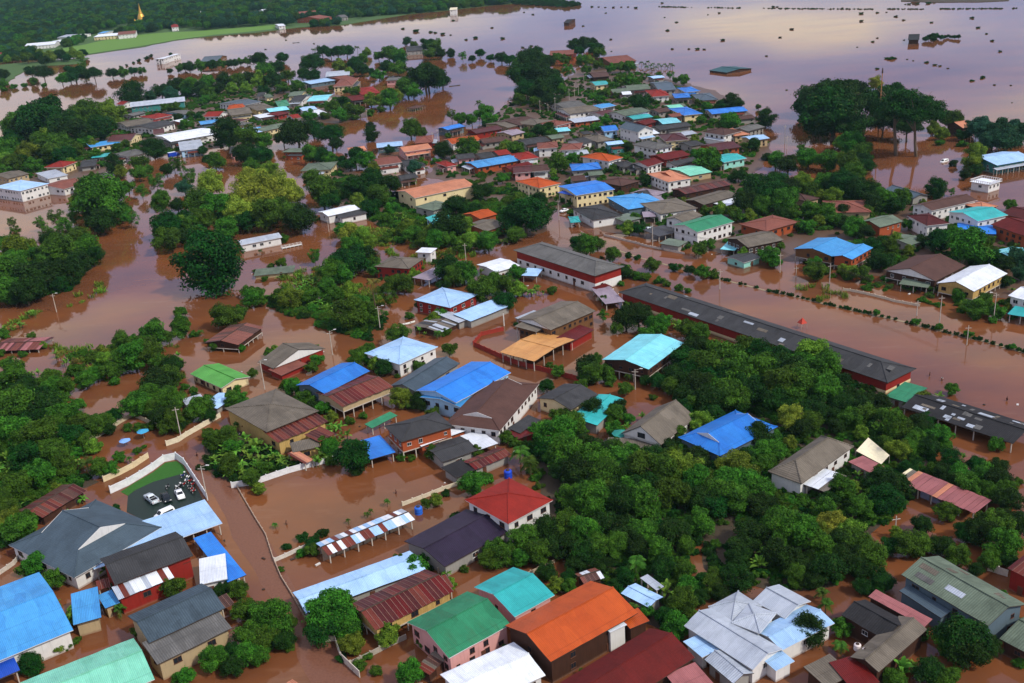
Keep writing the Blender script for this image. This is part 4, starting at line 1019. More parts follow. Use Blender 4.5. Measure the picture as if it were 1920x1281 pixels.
H('13', (1795, 1075), (1990, 1110), (2010, 1050), 2.7, 'su', .4, 'teal', 'none', 'teal awning in front of the white edge house', open_=True, kind='metal', name='awning', cat='awning')
H('13', (1670, 607), (1832, 657), (1928, 600), 3.8, 'gv', .7, 'cyan', 'teal', 'pale cyan roofed house behind the white timber one', kind='metal', win=.3)
H('13', (440, 317), (777, 312), (690, 222), 3.4, 'hu', 1.7, 'rbrown', 'beige', 'weathered brown hip house hidden in trees', kind='tile', brown=True)
H('13', (840, 427), (1017, 380), (925, 318), 4.2, 'gu', 1.4, 'agreen', 'brick', 'grey green gabled house with orange and cream rooms', kind='fibre', win=1.2)
H('13', (1230, 302), (1572, 222), (1400, 186), 4.6, 'gu', 1.4, 'brown', 'white', 'long dark brown roofed white house', kind='tile', win=1.0)
H('13', (1040, 337), (1192, 414), (1337, 382), 5.2, 'hv', 1.6, 'maroon', 'white', 'maroon hip roofed white house with three dark windows', kind='tile', win=1.2)
r = H('13', (1345, 310), (1575, 380), (1722, 312), 5.8, 'gv', 1.5, 'teal', 'white', 'teal gabled white two-storey house', kind='metal', win=1.1)
H('13', (1635, 402), (1700, 385), (1720, 350), 3.2, 'su', .3, 'cyan', 'white', par=r, kind='metal', win=0)
H('13', (1420, 465), (1712, 477), (1640, 398), 3.0, 'gu', .7, 'blue', 'slate', 'bright blue low roof in front of the teal gable', kind='metal', win=.3)
H('13', (1670, 404), (1965, 505), (2060, 410), 4.8, 'gu', 1.8, 'dred', 'brick', 'dark red roofed orange brick house', kind='tile', win=1.0, brown=True)
H('13', (1740, 322), (1965, 372), (2050, 300), 4.4, 'gu', 1.3, 'maroon', 'brick', 'maroon roofed house behind the orange brick house', kind='tile', win=.6)
H('13', (1610, 292), (1727, 267), (1645, 222), 3.6, 'hu', 1.0, 'salmon', 'dtimber', 'small salmon hip roof behind the teal gable', kind='tile', win=.4)
H('13', (1075, 560), (1197, 522), (1060, 460), 2.7, 'gu', .6, 'agreen', 'grey', 'low grey green roof among bushes', kind='fibre', win=.3)
H('13', (870, 142), (1087, 210), (1187, 180), 3.2, 'gu', 1.3, 'slate', 'grey', 'slate blue gabled house in front of the giant rain trees', kind='metal', win=.4)
H('13', (290, 232), (390, 207), (330, 128), 3.2, 'hu', 1.2, 'brown', 'beige', 'small brown hip house deep in the trees', kind='tile', win=.6)
# white house standing in the open water, with a balustraded roof terrace
r = H('13', (1660, 108), (1757, 78), (1690, 28), 3.8, 'fu', 0, 'white', 'white', 'white flat roofed house standing in open water with a roof terrace', kind='metal', win=1.2)
# left middle
r = H('10', (150, 154), (368, 97), (252, 46), 6.2, 'hu', .7, 'lblue', 'white', 'white two-storey block with a pale blue roof in the flood', kind='metal', win=1.3)
H('10', (480, 140), (670, 80), (570, 36), 3.8, 'gu', 1.2, 'rbrown', 'white', 'reddish brown gabled house beside the white block', kind='tile', brown=True)
H('10', (60, 62), (222, 22), (160, -18), 4.2, 'gu', 1.1, 'taupe', 'beige', 'taupe roofed beige house behind the white block', kind='fibre')
H('10', (360, 62), (512, 32), (450, -10), 3.0, 'su', .5, 'silver', 'white', 'silver tin roof behind the reddish brown gable', kind='metal', win=.4)
H('20', (-70, 76), (292, 62), (345, -30), 1.3, 'gu', .7, 'maroon', 'none', 'sunken maroon tin shed with only its roof above water', open_=True, kind='metal', sheets=1.1, rcs=('maroon', 'rust', 'pink'), name='shed')
H('11', (-112, 560), (197, 500), 5.0, 3.4, 'su', .9, 'silver', 'white', 'long white pavilion with a window strip in the brown water', kind='metal', win=1.0)
H('11', (-20, 792), (282, 762), (265, 712), 1.5, 'fu', 0, 'agreen', 'cream', 'mossy flat roofed ruin with cream walls', kind='fibre', win=0)
r = H('11', (540, 342), (782, 287), (742, 248), 3.8, 'gu', .8, 'white', 'white', 'white and dark roofed house beside the big yellow-green trees', kind='metal', win=.4)
H('11', (640, 357), (837, 317), (800, 282), 3.2, 'su', .5, 'dgrey', 'white', par=r, kind='fibre', win=.5, brown=True)
r = H('11', (1190, 207), (1642, 112), (1570, 48), 6.4, 'gu', 1.6, 'salmon', 'cream', 'big salmon tiled cream hall', kind='tile', win=.35, brown=True)
H('11', (1270, 352), (1382, 442), (1450, 330), 3.8, 'gu', .9, 'teal', 'lblue', 'teal gabled house in front of the salmon hall', kind='metal', win=.8)
H('11', (1330, 302), (1492, 252), (1400, 208), 4.4, 'hu', 1.1, 'agreen', 'grey', 'grey green hip roof in front of the salmon hall', kind='fibre', win=.3)
H('11', (1680, 364), (1812, 327), (1770, 265), 4.4, 'gu', 1.2, 'orange', 'brick', 'small orange roof behind trees', kind='tile', win=.3)
H('11', (1730, 457), (1882, 402), (1845, 312), 3.8, 'gu', 1.2, 'taupe', 'brick', 'taupe gabled house in front of the small orange roof', kind='fibre', win=.6)
r = H('11', (890, 720), (1147, 737), (1270, 657), 4.8, 'hu', 1.5, 'taupe', 'red', 'grey hip roofed red walled house with white shutters', kind='fibre', win=1.3)
H('11', (1170, 802), (1297, 824), (1392, 655), 2.8, 'fu', 0, 'mauve', 'none', par=r, open_=True, kind='metal')
H('11', (1195, 612), (1312, 617), (1342, 580), 4.2, 'fu', 0, 'white', 'white', 'white box house behind the grey hip roofed red house', kind='metal', win=.5)
r = H('11', (1185, 970), (1457, 1030), (1720, 942), 4.6, 'hv', 1.7, 'lblue', 'red', 'large pale blue hip roofed house with a turquoise side wall', kind='metal', win=.8)
H('11', (1610, 1132), (1912, 1012), (1830, 955), 2.7, 'su', .6, 'lblue', 'grey', par=r, kind='metal', win=0)
H('11', (1520, 1142), (1602, 1112), (1420, 1035), 2.6, 'su', .4, 'silver', 'grey', par=r, kind='metal', win=0)
H('11', (1380, 1217), (1532, 1142), (1390, 1062), 2.0, 'gu', .5, 'taupe', 'dtimber', 'half sunk shed of striped old sheets', kind='metal', sheets=.9, rcs=('taupe', 'dgrey', 'silver'), win=0, name='shed')
H('p', (447, 647), (494, 613), (446, 600), 3.0, 'gu', 1.1, 'rbrown', 'dtimber', 'reddish brown hut on stilts in the brown water', kind='metal', stilt=1.3, win=.5, sheets=1.0, rcs=('rbrown', 'brown'))
H('p', (1000, 607), (1036, 592), (1000, 582), 2.0, 'fu', 0, 'silver', 'none', 'bare concrete slab on posts in the flooded yard', open_=True, kind='fibre', posts=2.2, name='shed')
# ------------------------------------------------------------ far village quarters: tile, A, B, C, eave, shape, rise, roof, wall
FAR = '''
00 975,805 1390,760 1365,728 5.5 gu 1.5 silver teal
00 1160,892 1310,862 1245,838 4 hu 1.2 red white
00 1525,877 1642,874 1680,845 5 gu 2 red white
00 1700,824 1830,812 1800,782 4.5 hu 1.4 orange beige
00 1730,868 1895,848 1830,803 4.5 gu 1.4 taupe cream
00 1505,937 1662,917 1645,892 3.2 gu .8 sky slate
00 1760,928 1872,893 1800,863 4.5 hu 1.4 maroon cream
00 1280,1064 1640,1002 1555,953 4.6 gu 1.2 white white
00 1285,1082 1440,1052 1370,1026 3.4 hu 1.2 dgrey grey
00 1350,1132 1527,1110 1480,1048 4.6 gu .7 silver lblue
00 800,1064 985,1052 1050,1005 4.4 gu 2.0 maroon cream
00 680,1107 902,1072 865,1053 3.5 su .6 sky cream
00 845,1158 965,1178 1080,1130 4.6 hu 1.4 grey white
00 330,1257 472,1255 545,1215 4.4 hu 1.8 red cream
00 680,1187 797,1177 780,1156 2.8 su .4 teal none
00 600,1257 722,1242 690,1195 2.8 gu .7 dgrey grey
00 950,952 1162,917 1100,883 4.2 gu 1.2 taupe white
00 1140,967 1322,922 1270,883 4.4 gu 1.2 dgrey white
00 1720,1152 1812,1142 1785,1095 3.5 hu 1 dgrey rose
00 1830,792 1965,762 1930,715 4.6 gu 1.2 slate white
00 870,782 922,787 938,765 4.2 gu 1.5 red white
00 1000,870 1100,845 1080,825 3 gu .7 grey grey
00 1380,860 1470,840 1450,800 3.4 gu .9 grey lblue
00 1150,1010 1235,1000 1200,970 4 gu 1.5 maroon cream
00 1360,920 1420,905 1400,880 3 gu .8 white brick
00 1830,940 1900,920 1880,895 3.4 hu .9 grey cream
00 1900,990 1990,975 1960,945 3.4 gu .8 sky cream
01 520,577 702,562 692,525 4.4 gu 1 silver slate
01 650,600 744,582 722,552 4.2 gu 1.2 rbrown brick
01 410,632 600,602 570,578 3.6 gu .8 lblue slate
01 575,652 722,642 665,590 4.6 hu 1.5 rbrown cream
01 790,712 932,697 862,650 4.4 hu 1.7 red brick
01 720,757 852,742 800,708 3.4 hu 1.1 dred dtimber
01 970,607 1077,602 1060,578 4 gu .8 grey pink
01 1130,387 1252,377 1220,343 4.4 gu 1.2 dgrey grey
01 235,725 340,718 320,685 3.8 gu 1.0 agreen cream
01 250,762 345,757 325,713 4.2 gu 1.4 dgrey white
01 165,802 257,792 225,750 3.4 hu 1.2 sgreen grey
01 380,762 532,752 500,713 3.2 gu .7 cyan white
01 350,832 462,817 430,793 3.4 gu .7 lblue white
01 450,862 542,848 520,818 3 su .4 white grey
01 100,842 252,822 205,798 4 gu .9 cyan red
01 165,868 257,845 235,825 3.2 su .5 dred red
01 30,887 152,867 130,846 3 su .4 white grey
01 280,892 347,882 330,853 4 gu 1.2 red white
01 60,987 252,942 230,910 3.6 gu 1 agreen cream
01 10,832 152,812 105,768 4.2 hu 1.4 taupe cream
01 5,722 65,717 50,690 3.6 gu 1 dgrey white
01 75,735 132,728 120,700 3.2 gu .7 agreen cream
01 -30,1000 60,985 30,940 3.6 gu .9 lblue white
01 1440,977 1572,947 1545,921 4.2 gu .8 blue slate
01 1650,1002 1852,967 1820,938 4 gu 1.1 maroon red
01 1470,1082 1692,1052 1672,1010 4 gu 1.1 orange white
01 1660,1260 2050,1192 1895,1163 3.8 gu .8 sky brick
01 1510,1197 1647,1182 1622,1148 4.8 gu 1.1 dgrey pink
01 1430,1252 1512,1237 1492,1193 3.4 hu .9 red pink
01 1110,1142 1322,1112 1310,1073 4.8 gu 1.2 salmon pink
01 1190,1077 1327,1067 1275,1018 4.6 hu 1.5 rbrown red
01 905,1110 1102,1092 1085,1058 3.8 gu .7 lblue slate
01 920,1242 1097,1217 1082,1163 4.8 gu 1.3 rbrown white
01 700,1142 832,1127 805,1098 3.4 hu 1 salmon beige
01 330,1285 562,1272 505,1218 4 hu 1.3 agreen cream
01 190,1142 377,1142 362,1112 4.2 fu 0 agreen brick
01 1820,1167 1917,1152 1885,1116 4 gu 1 red grey
01 1690,1190 1802,1172 1775,1132 3.6 gu 1 dgrey grey
01 1710,1077 1902,1052 1872,1018 3.6 gu 1 brown grey
01 1140,1260 1280,1240 1250,1180 4 hu 1.2 dgrey white
01 1090,1350 1220,1330 1190,1300 3.4 gu 1 dgrey grey
02 745,477 937,457 890,408 5.0 gu 2.2 rbrown timber
02 280,417 462,407 440,378 5 gu 1.8 rbrown brick
02 610,582 737,572 722,533 3.6 gu 1.1 brown dtimber
02 625,642 732,632 722,602 4.4 gu .9 teal cream
02 1100,682 1237,672 1155,610 4.8 gu 1.9 slate grey
02 1045,727 1187,717 1120,668 4.4 hu 1.5 red white
02 1300,692 1412,682 1350,650 4.2 hu 1.2 blue white
02 1220,737 1342,730 1310,698 3.6 hu 1.0 blue grey
02 1400,757 1547,747 1470,697 4.2 hu 1.5 slate beige
02 1190,815 1292,803 1265,778 3.2 gu .7 mint grey
02 1290,867 1432,852 1350,796 4.2 hu 1.5 blue cream
02 1500,857 1772,832 1725,798 3.6 gu 1 blue grey
02 390,812 562,787 510,745 4 gu 1.2 grey grey
02 430,857 662,827 582,786 4.8 gu 1.3 taupe white
02 470,922 672,897 645,872 2.8 su .5 silver brick
02 670,814 782,792 750,763 3.4 gu .8 sky white
02 680,867 782,842 750,810 3.6 gu 1 maroon white
02 850,870 1042,832 965,798 4.2 gu 1.1 agreen white
02 910,897 1062,877 1030,850 3.4 gu .7 teal grey
02 1000,937 1092,912 1062,878 3.8 gu 1 dred red
02 795,957 945,993 1052,965 6.6 gu 2.2 slate white
02 690,987 802,977 765,938 4.8 gu 1.2 blue lblue
02 1130,932 1272,917 1232,878 4 gu .9 cyan slate
02 1110,977 1352,942 1305,912 3.2 gu .9 dgrey grey
02 900,1083 1080,1122 1212,1092 6.0 hu 1.6 grey white
02 1150,1062 1332,1047 1255,998 4.6 hu 1.7 maroon cream
02 1430,992 1592,1017 1682,977 5.6 hu 1.7 brown white
02 1670,1022 1787,1007 1732,952 4.2 hu 1.4 salmon beige
02 1770,987 1902,952 1850,916 4.4 gu .9 grey grey
02 1800,1057 1935,1037 1892,1003 4.4 gu .8 lblue beige
02 1520,1132 1722,1102 1652,1053 4.2 gu 1.3 maroon brick
02 1590,1220 1762,1187 1712,1133 4 gu 1 teal mint
02 1150,1202 1342,1162 1302,1113 3.8 gu 1.1 dred red
02 1020,1252 1137,1217 1102,1168 4.6 gu 1.4 dred white
02 725,1212 834,1182 718,1122 5.2 hu 1.8 orange white
02 190,1117 347,1107 290,1066 5.0 hu 1.3 rbrown white
02 360,1127 512,1122 462,1076 5.0 hu 1.3 rbrown white
02 540,1077 612,1057 552,1018 4.8 gu 1.3 dgrey white
02 640,1067 772,1047 700,1003 4.2 hu 1.3 taupe grey
02 720,1090 842,1077 812,1053 4.8 gu .6 lblue teal
02 100,1087 292,1057 252,1018 3.4 gu 1.0 dgrey grey
02 60,942 222,902 150,848 4 gu 1.3 brown grey
02 200,942 332,902 262,848 4.2 hu 1.4 taupe beige
02 330,947 452,917 402,880 4.6 hu 1.2 rbrown pink
02 0,1017 102,992 62,953 3.6 gu 1 mauve beige
02 340,990 442,980 420,958 2.8 su .4 cyan grey
02 60,1202 207,1182 140,1136 4.6 hu 1.6 red white
02 0,1282 172,1242 152,1203 3.8 gu 1.1 dred brick
02 825,1257 942,1240 900,1200 3.4 hu 1.2 dgrey grey
02 450,1283 672,1267 605,1220 3.8 hu 1.2 blue grey
02 1220,1242 1402,1202 1342,1178 3.4 gu .9 dgrey white
02 -30,960 60,940 30,880 3.8 gu 1.2 taupe beige
02 1250,800 1310,792 1295,770 3.2 gu .6 agreen beige
02 830,712 900,707 870,685 3.4 gu .8 white grey
02 870,680 1040,668 1000,630 4 gu 1.3 agreen grey
02 760,700 880,690 850,660 3.6 gu 1.1 agreen beige
02 1100,845 1200,830 1180,800 3.6 gu .8 brown grey
02 1200,880 1290,868 1265,845 3.6 gu .8 rbrown grey
02 1690,900 1830,885 1800,860 3.4 gu .8 brown grey
02 1060,590 1150,580 1130,562 3.0 gu .5 lblue grey
02 540,1010 600,1000 590,975 3.2 gu .7 dgrey beige
02 300,1045 400,1030 370,1000 3.2 gu .8 agreen beige
02 1040,1010 1110,1000 1090,960 3.4 gu .8 white grey
02 1280,1020 1390,1000 1350,975 3.2 gu .7 silver grey
02 1340,1100 1440,1080 1410,1040 3.4 gu .9 dgrey grey
02 480,1160 580,1150 560,1120 3.2 gu .7 silver white
03 1462,962 1557,947 1530,903 5 gu 1.8 salmon dtimber
03 1720,1242 2005,1192 1900,1112 4.4 gu 1.4 lblue teal
12 10,20 150,10 120,-40 4.2 gu 1.1 maroon pink
12 150,10 280,0 240,-50 3.8 gu 1 brown white
12 450,80 560,70 530,35 3.6 gu 1 brown grey
12 580,40 690,30 660,0 3.4 gu .7 agreen grey
12 870,250 930,235 900,200 3 gu .7 silver grey
12 1020,240 1150,225 1100,195 2.8 su .4 mauve grey
12 960,190 1040,180 1010,150 3.4 gu .9 dgrey grey
12 930,-15 1020,-25 990,-60 3.6 gu 1 dgrey grey
'''
WPAL['rose'] = WPAL['pink']
for ln in FAR.split('\n'):
    a = ln.split()
    if not a: continue
    q = [tuple(map(float, s.split(','))) for s in a[1:4]]
    house(a[0], q[0], q[1], q[2], float(a[4]), a[5], float(a[6]), a[7], a[8] if a[8] != 'rose' else 'pink', win=0.9, brown=R.random() < .4, open_=(a[8] == 'none'))
# ------------------------------------------------------------ far shore buildings
FARB = '''
00 180,352 410,332 398,303 5 gu 2 white white
00 430,318 550,300 540,291 4 gu 1.5 white white
00 700,279 882,266 868,245 5 gu 1.5 white cream
00 882,264 1017,252 1000,220 6 gu 2.5 rbrown white
00 730,252 782,249 775,235 4 gu 1 sky white
00 425,282 545,277 530,258 4 gu 1.5 silver white
00 -30,414 80,397 60,370 5 hu 2 red white
00 1500,467 1640,457 1605,428 5 gu 3 slate timber
00 1285,207 1340,202 1325,170 6 hu 3 red white
00 1160,444 1192,443 1188,410 6 fu 0 white white
00 1199,443 1231,441 1226,408 6 fu 0 white white
01 300,114 450,102 430,68 6 gu 3 rbrown beige
01 480,142 570,127 545,80 6 gu 3 rbrown brick
01 60,87 112,82 95,60 6 gu 2 white white
01 640,132 692,127 680,106 5 gu 2 grey grey
01 170,197 222,192 210,176 5 gu 1 white white
01 1450,77 1507,73 1500,48 8 fu 0 cream white
'''
for ln in FARB.split('\n'):
    a = ln.split()
    if not a: continue
    q = [tuple(map(float, s.split(','))) for s in a[1:4]]
    house(a[0], q[0], q[1], q[2], float(a[4]), a[5], float(a[6]), a[7], a[8], win=0.7)
# golden stupa among the far trees
GOLD = plain('gold_leaf', (0.62, 0.36, 0.06), 0.35, 0.25, **{'Metallic': 0.55})
WHT = plain('whitewash', (0.66, 0.65, 0.60), 0.8, 0.25)
p = G((267, 45)); st = empty('stupa', p); st.scale = (1.35, 1.35, 1.05)
m = MB()
for i, (h, z) in enumerate(((9.5, 0), (8.2, 1.5), (6.9, 3.0))): m.box(-h, h, -h, h, z - (1.8 if i == 0 else 0), z + 1.5 - .004 * i)
m.build('terrace', WHT, st)
m = MB(); m.lathe([(6.2, 4.5), (6.2, 5.4), (5.4, 5.6), (5.6, 6.6), (4.9, 6.9), (5.0, 7.6), (4.3, 8.0), (4.4, 9.0), (3.9, 11.0), (3.2, 13.5), (2.2, 15.6), (1.9, 16.0)], 20); m.build('bell', GOLD, st, True)
m = MB()
pr = [(2.2, 16.0), (2.2, 16.9)]
for k in range(12): pr += [(1.75 - k * .12, 17.0 + k * .75), (1.85 - k * .12, 17.4 + k * .75)]
pr += [(.3, 26.2), (.12, 30.5), (.01, 31)]
m.lathe(pr, 14); m.build('spire', GOLD, st, True)
for sx in (-1, 1):
    for sy in (-1, 1):
        m = MB(); m.lathe([(1.2, 4.5), (1.3, 5.3), (.9, 6.4), (.35, 7.3), (.05, 9.6)], 10, 0, (sx * 6.2, sy * 6.2, 0)); m.build('corner_stupa', GOLD, st, True)
thing(st, 'golden stupa', 'stupa', p + Vector((0, 0, 8)), label='golden stupa spire rising from the far forest', mark='golden stupa')
p = G((379, 40)); t_ = empty('flag_pole', p); m = MB(); m.bar((0, 0, -2), (0, 0, 16), .35, .2, 6); m.build('pole', FRAMEW, t_); m = MB(); m.box(-.05, .05, 0, 3, 13, 15.5); m.build('flag', FRAMEW, t_)
thing(t_, 'white pole', 'pole', p, label='tall white pole at the edge of the far forest')
# mast behind the rain trees
p = G((1646, 262)); t_ = empty('orange_mast', p)
hh = 120 - 0
for k in range(40):
    hh = 10 + k; 
    if PX(p + Vector((0, 0, hh)))[1] < 130: break
m = MB(); m.bar((0, 0, -2), (0, 0, hh * .93), .3, .24, 8); m.build('shaft', plain('orange_paint', (0.36, 0.17, 0.06), 0.5), t_); m = MB(); m.bar((0, 0, hh * .93), (0, 0, hh), .5, .2, 8); m.build('cap', DARKM, t_)
thing(t_, 'orange mast', 'mast', p + Vector((0, 0, hh * .8)), label='orange mast rising behind the giant rain trees')
# hut afloat in the lake and the other odd buildings
house('02', (1475, 528), (1612, 545), (1585, 488), 1.6, 'gu', 1.3, 'dteal', 'dtimber', 'dark teal roofed hut alone in the wide floodwater', win=.4, kind='metal', name='hut', cat='hut')
house('03', (1050, 300), (1135, 298), (1120, 255), 4, 'gu', 1.5, 'black', 'dtimber', 'dark hut far out in the flooded fields', win=0, kind='fibre', name='hut', cat='hut')
house('02', (385, 172), (430, 170), (425, 145), 4, 'gu', 1.5, 'black', 'dtimber', 'small dark hut standing in the far lake', win=0, kind='fibre', name='hut', cat='hut')
house('01', (1128, 812), (1195, 815), (1185, 788), 2.2, 'hu', 1.0, 'brown', 'none', 'little posted pavilion at the bend of the river', open_=True, kind='tile', name='pavilion', cat='pavilion', posts=1.6)
def canopy(t, x, y, w_, h, c, label, name='parasol'):
    p = G(P(t, x, y), h); p.z = 0
    o = empty(name, p, R.uniform(0, 3)); m = MB()
    n = 8; ring = [Vector((w_ / 2 * math.cos(2 * math.pi * k / n), w_ / 2 * math.sin(2 * math.pi * k / n), h + (.06 if k % 2 else -.06))) for k in range(n)]
    for k in range(n): m.face([ring[k], ring[(k + 1) % n], (0, 0, h + w_ * .2)])
    m.build('canopy', plain('cloth_' + name + label[:6], srgb(c), 0.7, 0.2), o); m = MB(); m.bar((0, 0, -1), (0, 0, h + w_ * .19), .04, .04, 6); m.build('pole', POSTM, o)
    thing(o, label, name, p + Vector((0, 0, h)), label=label)
canopy('20', 1070, 675, 3.2, 2.2, (60, 150, 190), 'blue parasol over the flooded walled garden')
canopy('20', 935, 745, 3.0, 1.6, (120, 165, 220), 'pale blue parasol with dark goods under it in the walled garden')
canopy('22', 815, 690, 4.4, 3.0, (40, 130, 120), 'round teal parasol beside the steep chalet')
p = [G(P('23', *q), z) for q, z in (((660, 822), 2.2), ((850, 922), 2.2), ((912, 855), 2.6), ((752, 722), 3.6))]
o = empty('sail_canopy', (sum((q.x for q in p)) / 4, sum((q.y for q in p)) / 4, 0)); m = MB()
for i in range(6):
    for j in range(6):
        def f_(u, v):
            q = (p[0] * (1 - u) + p[1] * u) * (1 - v) + (p[3] * (1 - u) + p[2] * u) * v
            return q - o.location - Vector((0, 0, .9 * math.sin(math.pi * u) * math.sin(math.pi * v)))
        m.face([f_(i / 6, j / 6), f_((i + 1) / 6, j / 6), f_((i + 1) / 6, (j + 1) / 6), f_(i / 6, (j + 1) / 6)])
m.build('cloth', plain('cream_canvas', (0.72, 0.66, 0.46), 0.8, 0.15), o, True)
for q in p:
    mm = MB(); mm.bar((q.x - o.location.x, q.y - o.location.y, -1.5), q - o.location, .06, .05, 6); mm.build('post', POSTM, o)
thing(o, 'cream canopy', 'canopy', o.location + Vector((0, 0, 2.5)), label='cream cloth canopy with sagging edges beside the thatched villa', mark='cream cloth canopy')
p = G(P('13', 255, 1185), 0); o = empty('red_tent', p, .4); m = MB()
for k in range(4):
    a, b2 = [Vector((1.5 * math.cos(math.pi / 4 + math.pi / 2 * j), 1.5 * math.sin(math.pi / 4 + math.pi / 2 * j), 1.9)) for j in (k, k + 1)]
    m.face([a, b2, (0, 0, 3.6)])
m.build('canopy', plain('red_cloth', (0.42, 0.04, 0.02), 0.6), o)
for k in range(4):
    mm = MB(); a = Vector((1.4 * math.cos(math.pi / 4 + math.pi / 2 * k), 1.4 * math.sin(math.pi / 4 + math.pi / 2 * k), 0)); mm.bar(a - Vector((0, 0, 1.5)), a + Vector((0, 0, 1.9)), .05, .05, 6); mm.build('post', POSTM, o)
thing(o, 'red tent', 'tent', p + Vector((0, 0, 2.5)), label='red peaked tent in the flooded road behind the long roof')
# ------------------------------------------------------------ walls, fences, railings
wallline('20', [(832, 1142), (962, 1082), (1058, 1025), (1148, 968), (1232, 905), (1325, 885), (1385, 930), (1470, 1060), (1560, 1195)], 1.9, 'white panelled wall around the dry lawn and car park', (0.72, 0.74, 0.74), 'white', 3.4)
wallline('20', [(780, 1055), (895, 1005), (1005, 948), (1118, 872)], 1.5, 'cream panelled wall along the flooded garden entrance', (0.66, 0.56, 0.34), 'cream', 3.4)
wallline('20', [(1250, 785), (1340, 755), (1400, 715), (1658, 568)], 1.4, 'cream wall with a broken gate pier behind the junction', (0.68, 0.62, 0.44), 'cream2', 3.2)
wallline('20', [(520, 832), (610, 795), (780, 695), (920, 605), (1000, 562), (1200, 655)], 1.2, 'weathered beige wall round the flooded garden corner', (0.50, 0.44, 0.30), 'beige', 3.2)
wallline('21', [(-180, 1100), (0, 1072), (240, 990), (440, 935), (635, 888)], 1.5, 'long white wall above the brown pond', (0.74, 0.74, 0.72), 'white', 3.2)
wallline('21', [(1100, 1235), (1250, 1180), (1400, 1120), (1515, 1080)], 1.0, 'low cream wall behind the patched tin shed', (0.62, 0.55, 0.40), 'cream3', 2.8)
wallline('31', [(-180, -310), (-150, -200), (-100, -110), (0, 60), (75, 180), (130, 355), (192, 500), (262, 612), (350, 768), (440, 900), (520, 985)], .55, 'crooked low wall along the right side of the flooded lane', (0.40, 0.30, 0.22), 'lane', 2.6)
wallline('31', [(515, 975), (592, 965), (640, 1110), (782, 1245)], 1.5, 'pale gate wall under the big tree beside the lane', (0.55, 0.50, 0.42), 'gate', 2.6)
wallline('31', [(712, 1155), (860, 1085), (1000, 1012), (1132, 952)], 1.1, 'grey block wall in front of the maroon stilt house', (0.36, 0.33, 0.27), 'block', 2.6)
wallline('31', [(1370, 460), (1500, 400), (1640, 325)], 1.2, 'beige block wall beside the plum black roof', (0.44, 0.38, 0.28), 'block2', 2.6)
wallline('31', [(140, 375), (222, 340), (330, 290), (400, 262)], .9, 'short white wall beside dark shrubs in the pond', (0.60, 0.57, 0.5), 'white2', 2.6)
wallline('22', [(-280, 40), (0, 165), (100, 195), (280, 240), (510, 302)], 1.5, 'red panelled fence with pale posts by the tan pavilion', (0.30, 0.035, 0.022), 'red', 2.8)
wallline('22', [(-290, 30), (-230, -40), (-60, -80)], 1.3, 'short red fence behind the tan pavilion', (0.30, 0.05, 0.03), 'red', 2.8)
wallline('32', [(80, 495), (200, 440), (325, 378)], .8, 'short beige wall among the trees behind the teal roof', (0.46, 0.38, 0.26), 'beige2', 2.4)
wallline('12', [(690, 490), (765, 507), (845, 528), (925, 545), (1005, 570), (1105, 590), (1215, 612), (1295, 628)], .75, 'broken white roadside wall in front of the shops', (0.58, 0.50, 0.42), 'road', 2.2)
wallline('13', [(565, 900), (615, 905), (715, 925), (800, 945), (880, 965), (945, 985), (1140, 1020)], .8, 'cream roadside wall in front of the big brown gable', (0.62, 0.54, 0.40), 'road2', 2.6)
wallline('33', [(1650, 440), (1800, 488)], 1.5, 'white three bay rail at the right edge', (0.62, 0.56, 0.46), 'rail', 1.6, th=.06)
wallline('30', [(0, 470), (60, 430), (110, 395), (150, 340)], 1.0, 'pale wall piece beside the sky blue hall', (0.55, 0.50, 0.42), 'white3', 2.2)
wallline('30', [(60, 330), (180, 285), (300, 235), (345, 215)], 1.2, 'red brown wall beside the slate villa', (0.24, 0.085, 0.05), 'redb', 2.2)
# walkway railing of the white pavilion
a, b2 = G(P('11', 195, 590)), G(P('11', 342, 560)); o = empty('walkway', a); d = b2 - a; m = MB()
Mx = Matrix.Rotation(math.atan2(d.y, d.x), 4, 'Z')
m.box(0, d.length, -.7, .7, .35, .5, 0, Mx); m.build('deck', WHT, o)
for k in range(6):
    for s_ in (-.65, .65):
        m = MB(); m.box(d.length * k / 5 - .06, d.length * k / 5 + .06, s_ - .06, s_ + .06, -1.6, 1.5, 0, Mx); m.build('post', FRAMEW, o)
for s_ in (-.65, .65):
    m = MB(); m.box(0, d.length, s_ - .04, s_ + .04, 1.3, 1.38, 0, Mx); m.box(0, d.length, s_ - .03, s_ + .03, .9, .96, 0, Mx); m.build('rail', FRAMEW, o)
thing(o, 'white railed walkway', 'walkway', (a + b2) / 2, label='white railed walkway beside the white pavilion')
# roof terrace balustrade of the house in open water
hr_ = [x for x in THINGS if x[2] and 'roof terrace' in x[2]][0][0]
la = [o for o in hr_.children if o.name.startswith('roof')][0]
bx = [Vector(v.co) for v in la.data.vertices]; X = max(v.x for v in bx); Y = max(v.y for v in bx)
for (x0, y0, x1, y1) in ((-X, -Y, X, -Y), (X, -Y, X, Y), (X, Y, -X, Y), (-X, Y, -X, -Y)):
    m = MB(); n = 9
    for k in range(n + 1):
        x, y = x0 + (x1 - x0) * k / n, y0 + (y1 - y0) * k / n
        m.box(x * .97 - .09, x * .97 + .09, y * .97 - .09, y * .97 + .09, 3.8, 4.7)
    dx, dy = (0.0, .1) if y0 == y1 else (.1, 0.0)
    m.box(min(x0, x1) * .97 - dx, max(x0, x1) * .97 + dx, min(y0, y1) * .97 - dy, max(y0, y1) * .97 + dy, 4.703, 4.85); m.build('balustrade', FRAMEW, hr_)
